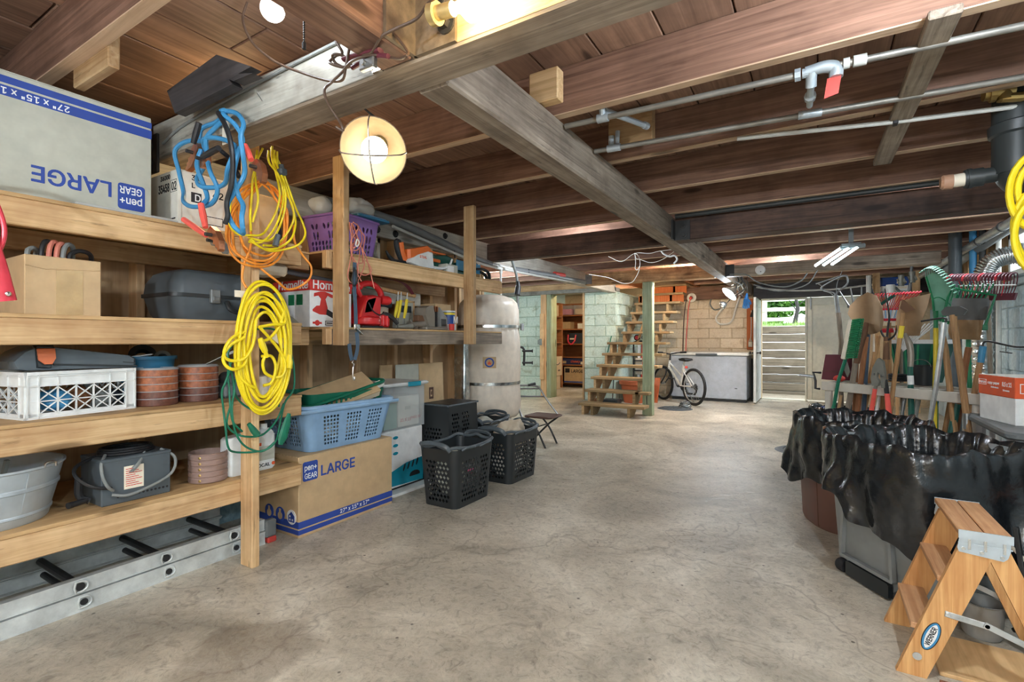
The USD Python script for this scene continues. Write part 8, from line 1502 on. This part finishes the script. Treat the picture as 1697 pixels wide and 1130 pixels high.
for k, (u, n, r, m, z, lab) in enumerate([(0.06, 0.06, 0.012, "pale_stud_z", 0.60, "pale stick between the brush and the shovel below the rack top"), (0.30, 0.12, 0.012, "print_white", 0.62, "white pole below the rack top, left of the salmon grips"), (0.46, 0.14, 0.011, "steel", 0.64, "thin steel pole below the rack top behind the loppers"), (0.56, 0.10, 0.016, "tool_grey", 0.62, "grey pipe below the rack top right of the loppers"), (0.64, 0.16, 0.013, "teal", 0.66, "teal pole below the rack top beside the green handle"), (0.80, 0.06, 0.02, "dark_green", 0.62, "thick dark green pole below the rack top toward the right"), (0.86, 0.14, 0.02, "shovel_brown", 0.62, "brown pole below the rack top at the right"), (0.70, 0.20, 0.018, "handle_wood_z", 0.66, "slanting tan lath below the rack top in the shade")]):
    one("stored_pole", tube([rk(u - 0.04, n - 0.05, 0.0), rk(u + 0.03, n + 0.02, z + 0.05)], r, 10), m, lab, "pole")

# bins
def bin_liner(t, c, r, ztop, skirt, seed, power=3.2, rot=0.0):
    rg = np.random.default_rng(seed); n = 180; A = np.linspace(0, 2 * PI, n, False)
    sq_ = 1 / (np.abs(np.cos(A - rot)) ** power + np.abs(np.sin(A - rot)) ** power) ** (1 / power)
    ph = rg.uniform(0, 6.28, 12)
    L = skirt(A) + 0.018 * np.sin(5 * A + ph[0]) + 0.012 * np.sin(11 * A + ph[1])
    prof = [(-0.06, -0.32), (-0.05, -0.16), (-0.035, -0.06), (-0.02, -0.015), (0.0, 0.010), (0.014, 0.004)] + [None] * 16
    V = []
    for i, p in enumerate(prof):
        s = (i - 5) / 16 if p is None else 0
        if p is None: off, dz = 0.018 + 0.03 * s ** 1.2, -L * s
        else: off, dz = p[0], p[1] * np.ones(n)
        big = (0.004 + 0.018 * s) * np.sin(3 * A + ph[4] + 2.4 * s) + 0.010 * s * np.sin(7 * A + ph[5] - 4 * s)
        tip = 0.012 * s * np.sin(17 * A + ph[2] + 3 * np.sin(2 * A))
        R = r * sq_ + off + big + tip
        R = R + 0.006 * np.sin(33 * A + 2 * np.sin(4 * A)) * max(0.0, 1 - 4 * s)
        z = ztop + dz + (0.010 * np.sin(9 * A + ph[6]) + 0.005 * np.sin(19 * A + ph[7])) * (1 if p is None or p[1] > -0.05 else 0.3)
        V.append(np.stack([c[0] + R * np.cos(A), c[1] + R * np.sin(A), z], 1))
    V = np.array(V)
    ridge = lambda f, sd: 1 - 2 * np.abs(meshkit.fbm(V * f, 2, sd) - 0.5) * 2
    crumple = (ridge(np.array((5, 5, 3.0)), seed) - 0.75) * 0.026 + (ridge(11, seed + 3) - 0.7) * 0.010
    dirs = np.stack([np.cos(A), np.sin(A), 0 * A], 1)
    V = V + dirs[None] * crumple[..., None] * np.array([0.2, 0.3, 0.3, 0.3, 0.3, 0.4] + list(np.linspace(0.5, 1.2, 16)))[:, None, None]
    m = len(prof); F = []
    for i in range(m - 1):
        for j in range(n):
            j2 = (j + 1) % n
            F += [(i * n + j, (i + 1) * n + j2, i * n + j2), (i * n + j, (i + 1) * n + j, (i + 1) * n + j2)]
    g = trimesh.Trimesh(V.reshape(-1, 3), F, process=False); g.invert()
    t.p("liner", g, "bag_black", smooth=60, label="crumpled black bag folded over the rim")
def bin_body(c, r0, r1, h, power, rot, n=72, th=0.006):
    A = np.linspace(0, 2 * PI, n, False); sq_ = 1 / (np.abs(np.cos(A - rot)) ** power + np.abs(np.sin(A - rot)) ** power) ** (1 / power)
    lv = [(0.0, 0.0), (r0 * 0.97, 0.0), (r0, 0.02), (r1 * 0.985, h - 0.05), (r1 * 1.02, h - 0.045), (r1 * 1.03, h), (r1 * 0.99, h), (r0 * 0.95, 0.03), (0.0, 0.03)]
    V = np.array([np.stack([c[0] + k * sq_ * np.cos(A), c[1] + k * sq_ * np.sin(A), z + 0 * A], 1) for k, z in lv]); F = []
    for i in range(len(lv) - 1):
        for j in range(n):
            j2 = (j + 1) % n; F += [(i * n + j, i * n + j2, (i + 1) * n + j2), (i * n + j, (i + 1) * n + j2, (i + 1) * n + j)]
    return trimesh.Trimesh(V.reshape(-1, 3), F, process=False)
BC, BR = (0.40, 2.80), -0.93
bg = thing("trash_bin", "grey wheeled trash bin with a long black liner, behind the step ladder", "bin", (BC[0], BC[1], 0))
bg.p("body", move(bin_body(BC, 0.258, 0.295, 0.60, 4.5, BR), (0, 0, 0.012)), "lens_grey")
fa = BR - PI / 2; fn = np.array((math.cos(fa), math.sin(fa), 0)); fu = np.array((-math.sin(fa), math.cos(fa), 0)); fo = np.array((BC[0], BC[1], 0)) + fn * 0.282
fp = sg.Polygon([(-0.135, 0.09), (0.135, 0.09), (0.12, 0.30), (0.08, 0.36), (-0.08, 0.36), (-0.12, 0.30)]).buffer(0.01)
bg.p("raised_frame", prism(fp.difference(fp.buffer(-0.014)), 0.02, fo - fn * 0.014, fu, Z_), "lens_grey", smooth=False)
bg.p("base_opening", prism(sg.box(-0.10, 0.018, 0.11, 0.06).buffer(0.01), 0.02, fo - fn * 0.018, fu, Z_), "black_plastic", smooth=False)
for s in (-0.165, 0.15): bg.p("wheel", lathe([(0, -0.02), (0.026, -0.02), (0.03, -0.012), (0.03, 0.012), (0.026, 0.02), (0, 0.02)], fo + fu * s * -1 - fn * 0.02 + np.array((0, 0, 0.03)), 20, axis=fu), "rubber")
bg.p("drip", [tube([fo + fn * 0.004 + fu * (-0.02 + 0.02 * k) + np.array((0, 0, 0.44)), fo + fn * 0.005 + fu * (-0.022 + 0.02 * k) + np.array((0, 0, 0.36))], 0.002, 5) for k in range(3)], "cream")
bin_liner(bg, BC, 0.308, 0.628, lambda A: 0.275 + 0.125 * np.cos(A + 1.25) + 0.03 * np.cos(3 * (A + 1.6)), 11, 4.2, BR)
CC = (0.19, 3.52)
bb = thing("trash_bin", "brown trash bin with a black liner, behind the grey one", "bin", (CC[0], CC[1], 0))
bb.p("body", bin_body(CC, 0.255, 0.285, 0.60, 2.6, 0.4), "bin_brown")
bb.p("seam_rib", tube([(CC[0] + r_ * math.cos(-2.35), CC[1] + r_ * math.sin(-2.35), z) for r_, z in ((0.262, 0.01), (0.292, 0.55))], 0.005, 6), "dark_brown")
bin_liner(bb, CC, 0.30, 0.618, lambda A: 0.30 + 0.06 * np.cos(A - 3.0), 12, 2.6, 0.4)
DC = (0.20, 5.22)
bu = thing("trash_bin", "blue bin with a black liner half hidden behind the left rack leg", "bin", (DC[0], DC[1], 0))
bu.p("body", bin_body(DC, 0.19, 0.235, 0.46, 2.6, 0.2), "bin_blue"); bin_liner(bu, DC, 0.245, 0.475, lambda A: 0.09 + 0.02 * np.cos(3 * A), 13, 2.6, 0.2)

# boxes and totes at the right edge
sb = thing("copy_paper_box", "white copy paper box with a red lid standing on the grey tote", "box", (0.843, 3.443, 0.636), math.radians(13.8), True)
sb.p("body", bx(0, 0.43, 0, 0.305, 0, 0.235, 0.003), "print_white", smooth=False); sb.p("lid", bx(-0.004, 0.434, -0.004, 0.309, 0.135, 0.24, 0.003), "print_orange", smooth=False); sb.p("lid_top", bx(-0.002, 0.432, -0.002, 0.307, 0.239, 0.242, 0.001), "card_white", smooth=False)
sb.p("printed_brand", text("STAPLES", 0.024, (0.03, -0.004, 0.172), X_, Z_, 0.001, width=0.16), "print_white")
sb.p("printed_frame", prism(sg.box(0, 0, 0.19, 0.05).difference(sg.box(0.004, 0.004, 0.186, 0.046)), 0.001, (0.015, -0.004, 0.16), X_, Z_), "print_white", smooth=False)
sb.p("printed_brand", text("STAPLES", 0.012, (-0.004, 0.298, 0.195), (0, -1, 0), Z_, 0.001, width=0.055), "print_white"); sb.p("printed_frame", prism(sg.box(0, 0, 0.07, 0.03).difference(sg.box(0.003, 0.003, 0.067, 0.027)), 0.001, (-0.004, 0.305, 0.187), (0, -1, 0), Z_), "print_white", smooth=False)
sb.p("printed_words", text("copy paper", 0.014, (-0.004, 0.225, 0.195), (0, -1, 0), Z_, 0.001), "print_white"); sb.p("printed_words", text("8.5 x 11", 0.022, (-0.004, 0.10, 0.19), (0, -1, 0), Z_, 0.001, width=0.075), "print_white"); sb.p("printed_words", text("2500 sheets", 0.008, (-0.004, 0.195, 0.175), (0, -1, 0), Z_, 0.001), "print_white"); sb.p("printed_words", text("10 reams", 0.009, (-0.004, 0.095, 0.165), (0, -1, 0), Z_, 0.001), "print_white")
gt2 = thing("storage_tote", "pale grey lidded tote under the copy paper box", "tote", (0.98, 3.55, 0))
gt2.p("tub", rbox(0.78, 1.34, 3.20, 3.92, 0.0, 0.60, 0.05, taper=0.94), "tote_clear"); gt2.p("lid", rbox(0.745, 1.37, 3.16, 3.96, 0.60, 0.636, 0.06), "grey_plastic"); gt2.p("contents", rbox(0.84, 1.28, 3.28, 3.84, 0.02, 0.5, 0.05), "cloth_pink")
cb = thing("black_cabinet", "low black cabinet with a brown top at the right edge", "cabinet", (1.0, 2.7, 0))
cb.p("side_panel", bx(0.735, 1.3, 2.46, 2.98, 0.0, 0.445, 0.004), "cord_black", smooth=False); cb.p("top", bx(0.72, 1.32, 2.44, 3.0, 0.445, 0.468, 0.004), "brown_top_y", smooth=False); cb.p("gold_frame", [bx(0.728, 0.736, 2.86, 2.90, 0.12, 0.44, 0.002), bx(0.728, 0.736, 2.94, 2.945, 0.12, 0.44)], "gold", smooth=False)
gc = thing("grey_case", "pale grey plastic case on a dark tray on the brown topped cabinet", "case", (0.95, 2.75, 0.468))
gc.p("tray", hull([(0.78, 2.56, 0.47), (1.2, 2.56, 0.47), (0.78, 2.9, 0.47), (1.2, 2.9, 0.47), (0.745, 2.50, 0.565), (1.25, 2.50, 0.565), (0.745, 2.96, 0.565), (1.25, 2.96, 0.565)]), "dark_grey", smooth=False)
gc.p("tray_rim", rbox(0.735, 1.26, 2.49, 2.97, 0.565, 0.578, 0.03), "grey_plastic"); gc.p("case", rbox(0.79, 1.2, 2.56, 2.92, 0.578, 0.70, 0.05, taper=1.06, rz=0.02), "bucket_grey")

# step ladder
sl = thing("step_ladder", "small two step wooden step ladder with metal hinges, front right", "step ladder", (0.42, 2.2, 0))
for y, s in ((2.03, -1), (2.36, 1)):
    sl.p("front_rail", beam((0.252, y, -0.0), (0.41, y, 0.445), 0.075, 0.022, up=(0, 1, 0), bev=0.003) if False else prism([(0.215, 0.0), (0.292, 0.0), (0.452, 0.43), (0.452, 0.45), (0.375, 0.45)], 0.022, (0, y + 0.011, 0), X_, Z_), "ladder_pine_z", smooth=False)
    sl.p("back_rail", prism([(0.425, 0.44), (0.483, 0.44), (0.665, 0.0), (0.605, 0.0)], 0.02, (0, y + 0.01, 0), X_, Z_), "ladder_pine_z", smooth=False)
    ys_ = y + s * 0.012
    sl.p("brace", [beam((0.335, ys_, 0.218), (0.437, ys_, 0.206), 0.004, 0.018, bev=0.001), beam((0.425, ys_ + s * 0.004, 0.212), (0.575, ys_ + s * 0.004, 0.155), 0.004, 0.018, bev=0.001)], "alu", smooth=False)
    sl.p("brace_rivet", [cyl((x, ys_, z), (x, ys_ + s * 0.006, z), 0.006, 12) for x, z in ((0.342, 0.217), (0.432, 0.208), (0.568, 0.158))], "bright_metal")
    sl.p("hinge_plate", [prism([(0.368, 0.418), (0.468, 0.408), (0.478, 0.418), (0.484, 0.44), (0.484, 0.468), (0.37, 0.468), (0.364, 0.43)], 0.003, (0, y + s * 0.0125 + 0.0015, 0), X_, Z_), bx(0.366, 0.488, y + s * 0.0125 - 0.003, y + s * 0.0125 + 0.003, 0.443, 0.447)], "galv", smooth=False)
    sl.p("plate_rivet", [cyl((x, y + s * 0.012, z), (x, y + s * 0.018, z), 0.005, 12) for x, z in ((0.378, 0.43), (0.42, 0.425), (0.465, 0.42))] + [bx(x - 0.003, x + 0.003, y + s * 0.012, y + s * 0.018, 0.43, 0.462) for x in (0.392, 0.428, 0.47)], "bright_metal")
sl.p("cap_plank", bx(0.366, 0.426, 2.012, 2.378, 0.468, 0.486, 0.003), "ladder_pine_y", smooth=False); sl.p("cap_plank", bx(0.429, 0.489, 2.012, 2.378, 0.468, 0.486, 0.003), "ladder_pine_y", smooth=False)
for y in (2.009, 2.377): sl.p("cap_edge", bx(0.366, 0.489, y, y + 0.004, 0.462, 0.487), "galv", smooth=False)
for x, z in ((0.27, 0.15), (0.335, 0.315)): sl.p("step", bx(x - 0.015, x + 0.06, 2.041, 2.349, z - 0.01, z + 0.009, 0.002), "ladder_pine_y", smooth=False)
for x, z in ((0.60, 0.10),): sl.p("back_bar", bx(x - 0.01, x + 0.012, 2.04, 2.35, z, z + 0.04, 0.002), "ladder_pine_y", smooth=False)
sl.p("spreader", beam((0.40, 2.19, 0.385), (0.50, 2.19, 0.345), 0.02, 0.004), "alu", smooth=False)
sl.p("screw_disc", cyl((0.268, 2.018, 0.065), (0.268, 2.016, 0.065), 0.012, 18), "bright_metal", smooth=False)
import shapely.affinity as aff
el_ = aff.rotate(aff.scale(sg.Point(0, 0).buffer(1, 24), 0.046, 0.0175), 70.5, origin=(0, 0)); eo_ = (0.302, 2.019, 0.137)
sl.p("badge_edge", prism(el_.buffer(0.0025), 0.0008, eo_, X_, Z_), "print_black", smooth=False); sl.p("badge", prism(el_, 0.0012, eo_, X_, Z_), "cord_blue", smooth=False); sl.p("badge_panel", prism(el_.buffer(-0.005), 0.0016, eo_, X_, Z_), "print_white", smooth=False)
wd_ = (math.cos(math.radians(70.5)), 0, math.sin(math.radians(70.5))); wv_ = (-wd_[2], 0, wd_[0])
sl.p("badge_word", text("WERNER", 0.013, np.array((0.302, 2.0172, 0.137)) - np.array(wd_) * 0.031 - np.array(wv_) * 0.006, wd_, wv_, 0.0008, width=0.062), "print_black")
# on the floor under and behind the ladder
one("floor_board", bx(0.32, 0.59, 1.93, 2.005, 0.0, 0.018, 0.002), "brown_top_y", "brown board lying flat in front of the step ladder's feet", "board", smooth=False)
one("plywood_sheet", bx(0.33, 0.59, 2.06, 2.33, 0.0, 0.012, 0.002), "shelf_ply_y", "thin plywood panel lying between the step ladder's legs", "panel", smooth=False)
t = thing("grey_pail", "small grey bucket under the step ladder", "bucket", (0.47, 2.44, 0)); t.p("bucket", lathe([(0, 0.0), (0.05, 0.0), (0.056, 0.01), (0.062, 0.12), (0.066, 0.125), (0.06, 0.125), (0.05, 0.01), (0, 0.01)], (0.505, 2.425, 0), 24), "bucket_grey")
fs = thing("folding_stand", "chrome and black folding stand with a coil spring behind the step ladder", "stand", (0.62, 2.44, 0))
fs.p("strut", [beam((0.64, 2.43, 0.0), (0.60, 2.45, 0.40), 0.022, 0.014, bev=0.002)], "dark_steel", smooth=False); fs.p("strut", [beam((0.70, 2.43, 0.03), (0.705, 2.43, 0.36), 0.022, 0.010, bev=0.002)], "brass", smooth=False); fs.p("strut", beam((0.58, 2.46, 0.34), (0.70, 2.42, 0.20), 0.012, 0.012), "bright_metal", smooth=False)
fs.p("spring", tube([(0.60 + 0.0022 * k, 2.42 + 0.012 * math.cos(k * PI / 3), 0.15 - 0.0003 * k + 0.012 * math.sin(k * PI / 3)) for k in range(40)], 0.0022, 5), "dark_steel"); fs.p("buckle", [bx(0.685, 0.715, 2.40, 2.41, 0.0, 0.055, 0.004)], "bright_metal", smooth=False)
one("wrench", [beam((0.58, 2.40, 0.05), (0.62, 2.40, 0.09), 0.02, 0.008, bev=0.002), beam((0.62, 2.40, 0.09), (0.66, 2.40, 0.11), 0.01, 0.006)], "dark_steel", "dark wrench on the folding stand under the step ladder", "wrench", smooth=False)
